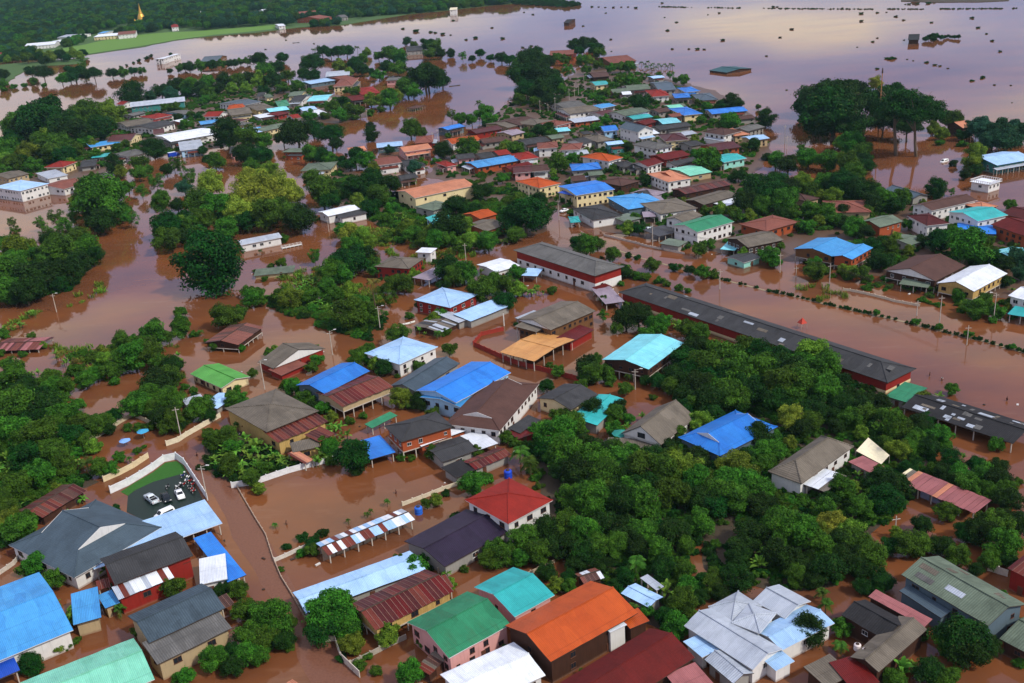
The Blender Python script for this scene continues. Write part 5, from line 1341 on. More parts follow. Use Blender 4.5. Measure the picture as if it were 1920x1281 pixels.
# bare concrete columns in the flooded yard
for (x, y, h) in ((1745, 1120, 2.8), (1800, 1105, 2.9), (1862, 1165, 4.2), (1885, 1055, 2.4)):
    p = G(P('11', x, y)); o = empty('concrete_column', p); m = MB(); m.box(-.16, .16, -.16, .16, -1.6, h); m.build('shaft', WHT, o); m = MB(); m.bar((.08, .08, h), (.08, .08, h + .5), .02, .02, 4); m.bar((-.08, -.08, h), (-.08, -.08, h + .5), .02, .02, 4); m.build('rebar', FRAMEB, o)
    thing(o, 'bare pale concrete column', 'column', p, 'bare columns of an unfinished building')
# ------------------------------------------------------------ poles and lamps
def pole(t, x, y, h=9, lamp=0, cross=True):
    p = G(P(t, x, y)); o = empty('utility_pole' if not lamp else 'street_lamp', p, R.uniform(-.3, .3)); m = MB()
    m.bar((0, 0, -1.6), (0, 0, h), .16, .10, 7); m.build('shaft', POSTM, o)
    if cross:
        m = MB(); m.box(-.9, .9, -.06, .06, h - .8, h - .68); m.build('crossarm', POSTM, o)
        m = MB()
        for k in (-.8, -.3, .3, .8): m.bar((k, 0, h - .68), (k, 0, h - .42), .05, .04, 5)
        m.build('insulators', DARKM, o)['kind'] = 'stuff'
    if lamp:
        m = MB(); m.bar((0, 0, h - .3), (lamp * 1.5, 0, h + .3), .05, .04, 5); m.build('arm', POSTM, o)
        m = MB(); m.box(lamp * 1.3, lamp * 1.3 + .8 * (1 if lamp > 0 else -1) if lamp > 0 else lamp * 1.3, -.14, .14, h + .22, h + .36) if lamp > 0 else m.box(lamp * 1.3 - .8, lamp * 1.3, -.14, .14, h + .22, h + .36)
        m.build('lamp_head', FRAMEW, o)
    thing(o, 'pale concrete utility pole' if not lamp else 'street lamp on a pale pole', 'pole' if not lamp else 'street lamp', p + Vector((0, 0, h * .5)), 'poles standing in the flood')
for a in (('20', 1360, 727, 9, 0), ('20', 1556, 1192, 9, 1), ('13', 460, 872, 8, 0), ('13', 1285, 1152, 9, 0), ('13', 1690, 1130, 9, -1), ('13', 90, 765, 7, 0), ('12', 1055, 565, 9, 0), ('12', 352, 372, 9, 0),
          ('12', 1558, 890, 7, 0), ('12', 130, 240, 7, 0), ('02', 212, 855, 9, 0), ('02', 326, 845, 10, 0), ('02', 470, 730, 10, 0), ('02', 500, 722, 10, 0), ('02', 430, 752, 8, 0), ('02', 272, 848, 6, -1), ('02', 540, 640, 7, 1),
          ('22', 925, 362, 6, 1), ('11', 1575, 678, 7, 0), ('11', 932, 1192, 8, 1), ('11', 548, 462, 6, 0), ('10', 425, 1062, 7, 1), ('21', 66, 362, 9, 1), ('01', 1330, 1105, 9, 0), ('01', 1366, 1085, 9, 0),
          ('33', 950, 192, 5, 0), ('03', 125, 1080, 10, 0), ('03', 140, 1120, 7, 0), ('01', 835, 900, 7, 1), ('23', 1490, 30, 6, 0), ('21', 575, 105, 8, 1), ('13', 1115, 1090, 5, 0), ('13', 210, 800, 4, 0)):
    pole(*a)
PL = [o for o, *_ in THINGS if o.name.startswith('utility_pole')]
def cable(a, b2, ha, hb):
    o = empty('power_line', (a + b2) / 2)
    for off in (-.7, 0, .7):
        m = MB(); pr_ = None; n = 10; side = Vector((-(b2 - a).y, (b2 - a).x, 0)).normalized() * off
        for k in range(n + 1):
            u = k / n; q = a.lerp(b2, u) + side + Vector((0, 0, ha + (hb - ha) * u - 1.3 * 4 * u * (1 - u) * .5)) - o.location
            if pr_ is not None: m.bar(pr_, q, .035, .035, 4, 0, False)
            pr_ = q
        m.build('cable', DARKM, o)
    thing(o, 'sagging power line', 'power line', o.location + Vector((0, 0, ha)), 'power lines between the poles')
for A_, B_ in ((('12', 1055, 565), ('13', 90, 765)), (('13', 90, 765), ('13', 460, 872)), (('13', 460, 872), ('13', 1285, 1152)), (('12', 352, 372), ('12', 1055, 565)), (('01', 1366, 1085), ('12', 352, 372)), (('02', 212, 855), ('02', 326, 845)), (('02', 326, 845), ('02', 470, 730)), (('01', 1330, 1105), ('02', 212, 855))):
    cable(G(P(*A_)), G(P(*B_)), 7.6, 7.6)
# ------------------------------------------------------------ drums, tanks, jars
def drum(t, x, y, r_, h, c, name, phrase, z=-.3):
    p = G(P(t, x, y), h / 2); p.z = z; o = empty(name, p); m = MB()
    m.lathe([(r_ * .9, 0), (r_, .1 * h), (r_, .3 * h), (r_ * .96, .33 * h), (r_, .36 * h), (r_, .62 * h), (r_ * .96, .65 * h), (r_, .68 * h), (r_, .88 * h), (r_ * .8, h)], 14); m.build('body', plain(name + '_paint' + phrase[:5], srgb(c), 0.4, 0.15), o, True)
    m = MB(); m.lathe([(r_ * .5, h), (r_ * .5, h + .12), (.02, h + .14)], 12); m.build('lid', DARKM, o, True)
    thing(o, phrase, 'tank', p + Vector((0, 0, h / 2)), label=phrase)
drum('21', 1890, 990, .95, 2.2, (30, 70, 190), 'water_tank', 'deep blue water tank behind the red hip roof')
drum('21', 1218, 1262, .9, 2.0, (40, 100, 200), 'water_tank', 'blue water tank at the end of the patched tin shed')
drum('33', 1692, 905, .75, 2.6, (225, 205, 150), 'water_tank', 'tall cream water tank below the grey-green corrugated house', .5)
drum('33', 662, 1125, .6, 1.2, (215, 205, 200), 'water_jar', 'white water jar on the deep red tin roof, upper one', 3.1)
drum('33', 722, 1160, .6, 1.2, (215, 205, 200), 'water_jar', 'white water jar on the deep red tin roof, lower one', 3.0)
# ------------------------------------------------------------ vehicles
def paint(n, c): return plain('paint_' + n, srgb(c), 0.22, 0.06)
TYRE = plain('tyre_rubber', (0.012, 0.012, 0.013), 0.8); RIM = plain('wheel_rim', (0.4, 0.41, 0.42), 0.35); LAMPR = plain('red_lamp', (0.4, 0.02, 0.015), 0.3); LAMPW = plain('clear_lamp', (0.75, 0.75, 0.72), 0.2)
def car(a, b2, c, nm, phrase, kind_='sedan', z=0.06, label=None):
    a, b2 = G(a, z), G(b2, z); d = a - b2; o = empty('pickup_truck' if kind_ == 'pickup' else 'delivery_truck' if kind_ == 'truck' else 'van' if kind_ == 'van' else 'car', (a + b2) / 2, math.atan2(d.y, d.x))
    pm = paint(nm, c)
    prof = {'sedan': [(-2.15, .55, .72), (-2.05, .92, .80), (-1.3, .98, .84), (-.75, 1.42, .64), (.45, 1.46, .64), (1.1, 1.0, .84), (2.0, .82, .80), (2.18, .5, .70)],
            'van': [(-2.3, .5, .75), (-2.28, 1.2, .84), (-2.1, 1.85, .76), (.8, 1.9, .76), (1.5, 1.2, .84), (2.2, 1.0, .8), (2.3, .5, .72)],
            'pickup': [(-2.5, .55, .8), (-2.48, 1.05, .88), (-.75, 1.05, .88), (-.7, 1.62, .7), (.55, 1.66, .7), (1.15, 1.12, .88), (2.4, 1.0, .84), (2.5, .55, .76)],
            'truck': [(-3.4, .7, 1.1), (-3.38, 1.2, 1.15), (1.2, 1.2, 1.15), (1.3, 2.2, .98), (2.6, 2.3, .98), (3.2, 1.5, 1.1), (3.4, .7, 1.05)]}[kind_]
    m = MB(); rings = []
    for x, zt, hw in prof:
        zb = .28; wl = .86 if kind_ != 'truck' else 1.15; zm = min(zt, .95 if kind_ != 'truck' else 1.3)
        rings.append([Vector((x, y, zz)) for y, zz in ((-wl * .92, zb), (-wl, .5), (-max(hw, wl * .96) if zt > 1.05 else -hw, zm - .06), (-hw, zt - .05), (-hw * .86, zt), (hw * .86, zt), (hw, zt - .05), (max(hw, wl * .96) if zt > 1.05 else hw, zm - .06), (wl, .5), (wl * .92, zb))])
    m.loft(rings); m.build('body', pm, o, True)
    gl = {'sedan': [(-1.28, -.76, 1.0, 1.40), (1.08, .47, 1.03, 1.43)], 'van': [(1.48, .84, 1.25, 1.84), (-2.29, -2.14, 1.25, 1.75)], 'pickup': [(1.12, .58, 1.16, 1.6), (-.745, -.715, 1.12, 1.56)], 'truck': [(3.16, 2.64, 1.55, 2.2)]}[kind_]
    for x0, x1, z0, z1 in gl:
        m = MB(); hw = .62 if kind_ != 'truck' else .9; sg = .02 if x0 > 0 else -.02
        m.face([(x0 + sg, -hw * 1.12, z0), (x0 + sg, hw * 1.12, z0), (x1 + sg, hw * .92, z1 + .015), (x1 + sg, -hw * .92, z1 + .015)]); m.build('windscreen', GLASS, o)
    for s_ in (-1, 1):
        y = {'sedan': .745, 'van': .82, 'pickup': .80, 'truck': 1.08}[kind_] * s_; x0, x1, z0, z1 = {'sedan': (-.95, .8, 1.03, 1.36), 'van': (-1.9, .9, 1.25, 1.7), 'pickup': (-.55, .75, 1.16, 1.54), 'truck': (1.6, 2.7, 1.5, 2.1)}[kind_]
        m = MB(); m.face([(x0, y * 1.07, z0), (x1, y * 1.07, z0), (x1 - .35, y * .90, z1), (x0 + .2, y * .90, z1)]); m.build('side_window', GLASS, o)
        wx = {'sedan': (-1.3, 1.35), 'van': (-1.45, 1.45), 'pickup': (-1.5, 1.55), 'truck': (-2.1, 2.3)}[kind_]; wr = .33 if kind_ != 'truck' else .48; wy = .80 if kind_ != 'truck' else 1.05
        for x in wx:
            m = MB(); m.bar((x, wy * s_ - .11, wr), (x, wy * s_ + .11, wr), wr, wr, 14); w_ = m.build('wheel', TYRE, o)
            m = MB(); m.bar((x, wy * s_ + .115 * s_, wr), (x, wy * s_ + .13 * s_, wr), wr * .6, wr * .55, 10); m.build('rim', RIM, w_)
        xe = prof[-1][0]; m = MB(); m.box(xe - .12, xe + .0, s_ * .62 - .14, s_ * .62 + .14, .62, .78); m.build('headlight', LAMPW, o)
        xe = prof[0][0]; m = MB(); m.box(xe - .02, xe + .1, s_ * .66 - .12, s_ * .66 + .12, .68, .86); m.build('tail_light', LAMPR, o)
    if kind_ == 'pickup':
        m = MB(); m.box(-2.4, -.82, -.72, .72, 1.055, 1.075); m.build('bed_liner', TYRE, o)
        for s_ in (-1, 1):
            m = MB(); m.box(-2.45, -.78, s_ * .82 - .05, s_ * .82 + .05, 1.0, 1.32); m.build('bed_side', pm, o)
        m = MB(); m.box(-2.5, -2.42, -.77, .77, 1.0, 1.32); m.build('tailgate', pm, o)
    if kind_ == 'truck':
        m = MB(); m.box(-3.35, 1.1, -1.12, 1.12, 1.203, 3.0); m.build('cargo_box', pm, o)
        m = MB(); m.box(-3.4, 1.15, -1.17, 1.17, 3.003, 3.1); m.build('cargo_roof', paint('pale', (200, 215, 230)), o)
    thing(o, phrase, 'truck' if kind_ in ('pickup', 'truck') else kind_ if kind_ == 'van' else 'car', o.location + Vector((0, 0, 1)), 'vehicles parked out of the flood', label=label)
Z = lambda x, y: (220 + x / 7.385, 840 + y / 7.385)
car(Z(915, 760), Z(825, 580), (232, 236, 236), 'white', '', 'sedan', .06, 'white sedan parked beside the motorbikes in the walled car park')
car(Z(725, 790), Z(640, 640), (26, 34, 40), 'black', '', 'sedan', .06, 'black car parked between the white sedan and the pickup')
car(Z(395, 670), Z(560, 800), (196, 208, 214), 'silver', '', 'pickup', .06, 'silver pickup truck half under the slate villa eaves')
car(Z(560, 1000), Z(760, 905), (225, 232, 240), 'white', '', 'van', .06, 'white van beside the long pale blue carport')
car(P('12', 360, 318), P('12', 425, 300), (235, 235, 232), 'white', '', 'sedan', .1, 'white car parked beside the teal canopy')
car(P('12', 985, 462), P('12', 1060, 445), (200, 212, 225), 'silver', '', 'pickup', .1, 'silver pickup in front of the dark carport roof')
car(P('03', 1290, 1232), P('03', 1350, 1215), (230, 232, 232), 'white', '', 'van', -.6, 'white van stranded in water near the giant trees')
car(P('00', 1370, 1165), P('00', 1240, 1190), (30, 62, 165), 'blue', '', 'truck', .1, 'blue delivery truck beside the big white roof')
def bike(p, ang, phrase):
    o = empty('motorbike', p, ang)
    for x in (-.62, .62):
        m = MB(); m.bar((x, -.05, .29), (x, .05, .29), .29, .29, 12); w_ = m.build('wheel', TYRE, o); m = MB(); m.bar((x, -.06, .29), (x, .06, .29), .17, .17, 10); m.build('rim', RIM, w_)
    m = MB(); m.loft([[Vector((x, y * wv, z + dz)) for y, dz in ((-1, 0), (-.8, .16), (.8, .16), (1, 0), (.7, -.16), (-.7, -.16))] for x, wv, z in ((-.85, .06, .72), (-.4, .15, .62), (.05, .13, .5), (.38, .15, .66), (.6, .1, .88))])
    m.build('body', R.choice((paint('black', (24, 26, 30)), paint('red', (150, 24, 24)), paint('bluebike', (30, 50, 120)), paint('white', (232, 236, 236)))), o, True)
    m = MB(); m.loft([[Vector((x, y, z)) for y, z in ((-.13, z0), (-.11, z0 + .09), (.11, z0 + .09), (.13, z0))] for x, z0 in ((-.75, .80), (-.2, .74), (.12, .72))]); m.build('seat', TYRE, o)
    m = MB(); m.bar((.62, 0, .3), (.42, 0, 1.0), .035, .03, 6); m.bar((.42, -.33, 1.02), (.42, .33, 1.02), .025, .025, 6); m.build('handlebar', RIM, o)
    m = MB(); m.lathe([(.02, -.1), (.1, -.06), (.1, .06), (.02, .1)], 8, 0, (.56, 0, .9)); m.build('headlight', LAMPW, o)
    m = MB(); m.box(-.95, -.6, -.16, .16, .9, 1.15); m.build('rear_box', LAMPW, o) if R.random() < .4 else None
    thing(o, phrase, 'motorbike', p + Vector((0, 0, .6)), 'motorbikes parked beside the wall')
for x, y in ((910, 405), (965, 462), (1010, 478), (930, 522), (1050, 525), (1000, 555), (880, 548), (842, 556), (1062, 618), (700, 560), (985, 430), (1035, 590)):
    bike(G(Z(x, y), .06), R.uniform(-2.4, -1.6), 'parked motorbike in the walled car park')
# ------------------------------------------------------------ boats and people
def boat(t, x, y, ln, ang, c, label):
    p = G(P(t, x, y)); o = empty('boat', p, ang); m = MB(); rings = []
    for k in range(9):
        u = k / 8 * 2 - 1; wv = max(.04, .55 * (1 - abs(u) ** 2.6)); zr = .32 + .3 * u * u
        rings.append([Vector((u * ln / 2, a_ * wv, z)) for a_, z in ((-1, zr), (-.75, .0), (0, -.16), (.75, 0), (1, zr), (.85, zr - .02), (.6, .08), (0, .0), (-.6, .08), (-.85, zr - .02))])
    m.loft(rings); m.build('hull', plain('boat_' + label[:5], c, 0.6), o, True)
    for x_ in (-.22, .18):
        m = MB(); m.box(x_ * ln - .12, x_ * ln + .12, -.48, .48, .24, .29); m.build('seat', DARKM, o)
    thing(o, label, 'boat', p, label=label)
boat('01', 1490, 645, 9, .3, (0.05, 0.06, 0.06), 'dark wooden boat in the river beside the big rain tree')
boat('11', 1142, 1150, 5, .5, (0.6, 0.6, 0.55), 'white boat beside the pale blue hip roofed house')
boat('01', 300, 322, 8, .2, (0.04, 0.04, 0.04), 'dark boat in the far river near the coconut palm')
def person(t, x, y, shirt, label, z=-.75, ang=0.0):
    p = G(P(t, x, y)); p.z = z
    o = empty('person', p, ang)
    V = [(0, 0, .95), (0, .02, 1.15), (0, .0, 1.38), (0, 0, 1.50), (0, .02, 1.62), (0, .02, 1.74), (.19, 0, 1.40), (.27, .03, 1.12), (.26, .20, .95), (-.19, 0, 1.40), (-.28, .0, 1.12), (-.26, .16, .93),
         (.10, 0, .88), (.12, .06, .48), (.12, -.02, .06), (.12, .12, .02), (-.10, 0, .88), (-.13, -.05, .48), (-.13, -.12, .06), (-.13, .02, .02)]
    E_ = [(0, 1), (1, 2), (2, 3), (3, 4), (4, 5), (2, 6), (6, 7), (7, 8), (2, 9), (9, 10), (10, 11), (0, 12), (12, 13), (13, 14), (14, 15), (0, 16), (16, 17), (17, 18), (18, 19)]
    rad = [.15, .14, .15, .065, .10, .09, .07, .05, .04, .07, .05, .04, .09, .065, .05, .04, .09, .065, .05, .04]
    me = bpy.data.meshes.new('body'); me.from_pydata(V, E_, []); ob = link('body', me, o)
    sk = ob.modifiers.new('Skin', 'SKIN'); ss = ob.modifiers.new('Sub', 'SUBSURF'); ss.levels = ss.render_levels = 1
    for i, d in enumerate(me.skin_vertices[0].data): d.radius = (rad[i], rad[i]); d.use_root = (i == 0)
    me.materials.append(plain('skin', (0.26, 0.13, 0.075), 0.55))
    m = MB(); m.loft([[Vector((sx * .25 * math.cos(2 * math.pi * k / 10), .01 + .165 * s2 * math.sin(2 * math.pi * k / 10), z_)) for k in range(10)] for sx, s2, z_ in ((.8, 1.05, .86), (.78, 1.02, 1.05), (.92, 1.1, 1.3), (.85, 1.0, 1.42), (.35, .6, 1.5))]); m.build('shirt', plain('shirt_' + label[:9], srgb(shirt), 0.8), o, True)
    m = MB(); m.lathe([(.09, 1.63), (.115, 1.68), (.115, 1.76), (.07, 1.84), (.01, 1.86)], 10, 0, (0, -.01, 0)); m.build('hair', TYRE, o, True)
    thing(o, label, 'person', p + Vector((0, 0, 1.4)), label=label)
person('20', 1478, 862, (70, 35, 35), 'person in a dark red shirt wading at the lane junction', -.75, .6)
person('31', 230, 95, (40, 36, 40), 'person in dark clothes wading in the brown pond', -.8, 2)
person('23', 1212, 262, (60, 40, 44), 'person in dark shirt wading along the flooded main road', -.6, 1.2)
person('23', 1305, 295, (110, 40, 40), 'person in a maroon shirt wading behind the other road walker', -.8, 1.2)
person('23', 1792, 448, (50, 50, 60), 'person in a grey shirt wading near the long blackish shed', -.6, -1)
person('12', 1722, 718, (215, 180, 50), 'person in a yellow shirt standing at the mint kiosk', -.1, -2)
person('21', 1050, 1140, (150, 40, 40), 'person in a red shirt in the pond beside the patched shed', -.9, 1)
def inpoly(x, y, P_):
    c = False; j = len(P_) - 1
    for i in range(len(P_)):
        if (P_[i][1] > y) != (P_[j][1] > y) and x < (P_[j][0] - P_[i][0]) * (y - P_[i][1]) / (P_[j][1] - P_[i][1]) + P_[i][0]: c = not c
        j = i
    return c
# ------------------------------------------------------------ vegetation, tile by tile: kind x y radius (tile pixels)
trees('00', '''d 330 880 190;d 200 960 120;d 480 930 150;b 640 860 140;l 820 850 110;d 560 1000 120;b 130 880 70;d 750 960 110;b 450 1100 100;d 330 1130 90;l 200 1150 90;b 60 1130 110;d 80 1040 80;l 30 1200 80;b 300 1040 80;d 480 1170 80;
r 995 705 95;d 1210 680 70;d 1320 640 70;b 1430 640 80;d 1500 660 70;b 1560 620 60;d 1680 600 60;b 1780 600 60;d 1860 580 60;t 1130 720 50;t 1280 700 60;d 1400 690 50;b 1560 690 50;d 1640 660 50;b 1740 660 50;b 1850 650 50''', 'trees on the river bank')
trees('00', '''b 200 430 50;d 280 420 50;b 370 420 50;d 450 410 50;b 540 400 45;d 620 400 35;b 120 440 30;d 330 455 40;u 330 555 75;d 230 530 45;d 560 540 75;u 710 565 65;b 460 590 50;o 620 490 35;d 520 580 50;d 640 560 50;
d 840 545 45;b 920 540 45;d 1000 530 35;b 1060 530 30;k 1040 455 18;k 1100 435 22;k 1280 410 20;k 1130 420 20;k 950 490 12;k 1000 470 12;k 900 500 12;d 1270 530 25;b 1350 510 35;d 1420 500 45;b 1500 490 50;d 1590 490 45;b 1660 480 35;d 1750 470 40;b 1800 460 30;p 1870 420 25;b 1850 460 30;d 1710 475 30;d 1385 500 30;
d 20 560 50;b 20 630 40;b 250 610 30;s 100 650 30;s 180 640 30;s 330 640 30;s 30 670 30;b 40 430 20''', 'trees standing in the far river')
trees('00', '''r 1150 1110 80;b 880 1100 40;b 1040 1220 70;r 860 1240 75;b 1100 1270 50;b 1610 1200 75;o 1350 1240 50;o 1300 1230 50;r 1700 1000 105;b 1860 1030 100;d 1840 1150 90;b 1880 1240 60;b 1400 930 50;b 940 1080 35;k 1560 1190 50;r 1480 870 28;
b 1240 810 35;b 1310 800 45;b 1540 750 40;b 1600 740 40;d 1330 880 35;b 1230 930 35;b 1560 1000 30;k 1400 1140 30;y 1420 1110 30;b 1430 860 30;b 1360 950 30;s 920 850 35;s 1000 905 30;b 1660 920 30;b 720 1150 50;s 760 1230 40;b 560 1120 60;b 640 1060 60;b 700 1080 45;s 1010 1090 30;d 1520 1130 40;b 40 1270 50;b 250 1230 60;d 160 1210 60''', 'trees between the houses of the river quarter')
trees('01', '''d 20 440 60;b 60 520 70;d 150 500 60;d 200 430 45;b 240 560 55;d 130 600 70;b 30 600 70;d 60 680 45;b 200 650 50;b 310 640 50;d 350 560 50;u 430 480 115;d 420 560 60;d 500 380 45;d 560 400 40;p 430 380 30;u 620 400 65;d 680 380 50;p 755 350 32;b 790 440 50;b 830 390 35;d 740 480 60;b 620 490 50;d 790 520 55;b 700 540 40;
b 920 420 40;b 1000 400 60;b 1070 410 60;r 1130 310 30;b 1180 330 30;d 1290 330 60;b 1340 350 50;p 1365 300 30;b 1300 400 50;d 1380 400 45;r 1460 400 33;o 1550 420 33;d 1680 400 35;d 1620 440 28;d 1760 430 32;d 1840 430 48;d 1900 440 50;d 980 500 60;b 1060 510 70;d 1080 460 50;r 870 540 30;b 920 560 50''', 'trees on the flooded far bank')
trees('01', '''u 1270 570 150;d 1300 590 110;b 1130 640 90;b 1180 680 65;d 1390 600 70;b 1000 730 85;l 930 760 60;b 860 740 60;b 1060 720 50;b 740 690 45;d 650 760 55;b 580 800 55;b 700 830 60;b 620 860 60;b 780 830 50;s 520 870 50;s 660 890 40;s 740 880 40;y 700 800 30;s 860 850 40;s 940 820 40;
b 400 860 55;d 300 1000 115;d 420 960 80;u 560 1010 115;d 600 1080 55;b 200 1030 65;b 60 1050 75;d 30 1160 90;l 100 1270 70;r 860 950 40;r 860 1010 55;b 420 1160 75;d 500 1170 70;b 560 1200 60;d 620 1200 55;d 750 1180 75;b 820 1200 75;b 880 1260 50;d 700 1230 60;b 1160 970 75;b 1240 1000 45;b 1540 890 50;b 1620 900 50;b 1710 850 75;p 1670 775 45;b 1750 900 60;o 1470 870 42;
b 1580 1110 85;r 1400 1120 75;l 1880 1080 45;b 1850 1105 35;b 1230 1220 50;t 1180 1250 60;k 1480 1060 40;s 1440 1020 30;k 1540 1050 30;s 300 910 40;s 90 920 35;s 150 960 30;b 320 820 30;b 250 900 25;b 540 790 35;s 1340 1210 40;k 1560 1240 40;t 1000 1120 40;s 1770 1010 30;s 680 680 35;s 560 660 25''', 'trees along the river and the village')
trees('02', '''u 150 450 120;d 80 560 110;d 220 560 110;d 170 400 60;b 60 470 60;d 260 470 60;d 300 560 60;d 120 660 90;d 230 680 100;d 330 640 80;b 60 740 55;b 180 760 55;d 300 750 70;b 380 680 50;d 470 340 60;d 540 330 60;d 620 360 60;d 590 320 50;b 650 390 45;d 500 380 40;o 420 520 55;b 560 520 40;b 640 480 40;b 520 450 45;b 400 450 40;b 340 430 40;b 580 450 40;b 690 460 35;s 560 570 30;
b 810 500 45;b 880 500 45;b 740 510 40;b 820 600 60;b 880 600 60;b 760 640 40;o 1190 570 28;b 1290 600 42;b 1230 600 28;s 1100 560 30;r 1640 760 70;d 1560 790 48;d 1690 770 48;d 970 760 75;b 640 700 35;b 1460 800 45;b 1640 910 75;b 1580 930 50;r 1900 890 70;b 700 900 45;d 240 970 80;b 280 1000 50;b 640 960 50;d 1180 870 35;
b 30 1110 60;d 870 1100 45;b 340 1210 85;q 520 1170 45;b 440 1190 50;b 1460 1190 95;b 1380 1160 50;b 1540 1230 50;b 1370 1040 40;d 1820 1090 55;b 1750 1100 45;b 760 1260 35;b 560 1130 35;b 700 690 45;s 780 720 35;s 850 760 35;d 910 740 40;s 1080 770 30;s 1420 900 50;s 1500 920 40;b 1400 770 35;b 1850 800 25;s 700 1130 25;s 880 1160 30;b 850 1080 35;s 100 980 30;s 1420 1230 40;b 720 610 25;s 960 600 30;k 1050 760 30;b 600 730 35;b 660 740 35;s 560 960 30;s 1330 880 25;s 1680 960 30''', 'trees of the dense village quarter')
trees('03', '''u 490 760 250;d 470 850 215;d 350 740 130;d 600 680 140;d 400 930 140;v 1000 790 215;v 1140 870 175;d 830 780 150;d 620 930 140;u 870 930 130;u 1230 880 110;y 810 620 55;d 280 800 90;b 1240 960 60;d 950 700 90;u 1050 950 120''', 'giant rain trees at the edge of the lake')
trees('03', '''b 1380 900 75;b 1310 1000 55;l 1560 1130 75;l 1540 1210 75;t 1600 960 95;t 1750 990 105;t 1850 960 75;t 1680 1050 90;t 1800 1050 100;t 1900 1000 80;b 620 1080 95;b 700 1120 75;b 560 1060 65;b 600 1230 95;d 720 1200 60;b 450 1200 95;b 300 1190 85;d 150 1230 85;b 60 1200 75;d 740 1250 60;k 1390 1230 40;d 1560 1270 55;d 1460 1010 50;t 1500 950 60;s 1290 1070 40;s 1450 1080 40;s 250 1110 40;k 0 1180 50''', 'trees beside the giant rain trees')
trees('10', '''d 1240 400 115;b 1200 470 60;y 1580 100 115;b 1500 230 110;b 1620 280 120;d 1380 330 50;b 1250 520 105;d 1380 500 75;r 1570 700 235;y 1840 200 160;y 1780 320 115;y 1880 60 90;b 1700 420 95;d 1850 380 95;o 1420 60 70;t 1380 120 60;l 1340 400 70;b 1450 400 90;d 1330 260 60;b 1530 380 90;
b 760 220 190;b 850 150 95;b 640 200 95;d 760 380 110;b 960 120 55;o 980 360 60;b 1200 230 75;o 1170 90 65;b 900 300 80;o 1060 150 50;b 620 120 60;
l 130 600 140;b 90 760 160;d 280 780 160;b 420 640 150;d 560 680 115;b 640 600 110;b 600 500 95;d 380 540 105;d 680 640 85;o 480 420 85;o 300 400 50;o 110 450 48;o 90 390 38;d 500 780 105;b 30 560 75;b 60 900 115;d 200 900 115;o 420 360 60;d 330 660 120;b 150 700 100;d 400 760 110;b 240 640 90;b 590 610 80;o 350 470 60;d 20 830 90;d 300 880 70;d 440 850 70;d 110 960 60''', 'trees in the brown backwater')
trees('10', '''n 60 1180 60;n 150 1150 60;n 240 1080 60;b 1350 1060 48;q 1340 1090 45;b 1350 1180 75;b 1690 1090 105;b 1800 1060 55;b 1880 960 80;b 1140 1230 105;b 920 1270 75;b 1260 1240 55;b 900 10 55;b 1040 20 65;b 700 60 55;d 1250 0 50;s 1000 1260 50;s 30 1230 50;b 1860 900 55;s 1450 1230 40;q 1500 1200 40''', 'bushes and small trees in the backwater')
trees('11', '''y 60 180 150;y 180 130 130;y 260 180 100;b 100 330 125;d 330 360 125;b 250 330 95;y 30 60 90;b 10 280 90;b 160 250 90;b 500 160 130;d 560 220 85;b 420 60 85;d 600 120 60;b 700 100 70;d 750 120 100;d 880 80 110;b 920 180 95;d 860 270 75;d 1000 100 85;b 760 230 70;n 1060 320 75;b 1020 280 55;n 1100 350 70;b 980 360 50;y 700 470 90;l 800 500 85;b 640 440 60;n 740 430 80;l 850 540 60;
b 1180 480 75;b 1100 450 60;b 1260 510 75;b 1350 520 75;d 1450 390 125;d 1500 260 95;l 1580 420 75;l 1600 520 85;d 1690 150 75;b 1740 530 85;n 1840 520 90;b 1850 60 45;b 1550 570 55;n 1700 560 70;b 1430 510 70;d 1640 300 70;s 1080 520 50;s 1000 480 50;s 950 520 50;l 1130 400 55;b 1310 460 60;y 1560 360 40;d 1380 480 60''', 'trees of the middle gardens')
trees('11', '''d 700 660 135;b 620 700 95;d 800 640 95;b 850 680 65;b 720 560 75;o 440 650 55;b 560 760 105;n 450 830 115;n 340 860 115;b 640 770 85;n 700 780 90;l 260 960 90;n 250 990 90;b 200 930 75;n 480 990 115;n 560 1030 115;b 700 1080 125;b 800 1080 105;b 640 1120 80;c 880 850 95;b 600 940 70;b 700 900 70;o 1000 960 65;b 1020 840 75;b 1110 850 75;d 1450 730 115;b 1560 760 95;b 1480 800 80;b 1690 900 105;b 1780 850 85;b 1870 850 85;d 1870 980 80;b 20 910 55;o 960 1080 38;s 1150 1090 42;d 1240 1000 50;b 1060 1230 85;d 1850 960 75;b 390 940 80;n 380 800 80;b 520 880 80;s 860 960 60;b 780 990 80;s 420 1040 60;b 900 740 60;n 620 1010 80;b 30 970 50;s 930 900 50;d 1400 860 50;b 860 1120 60''', 'banana grove and trees in the brown water')
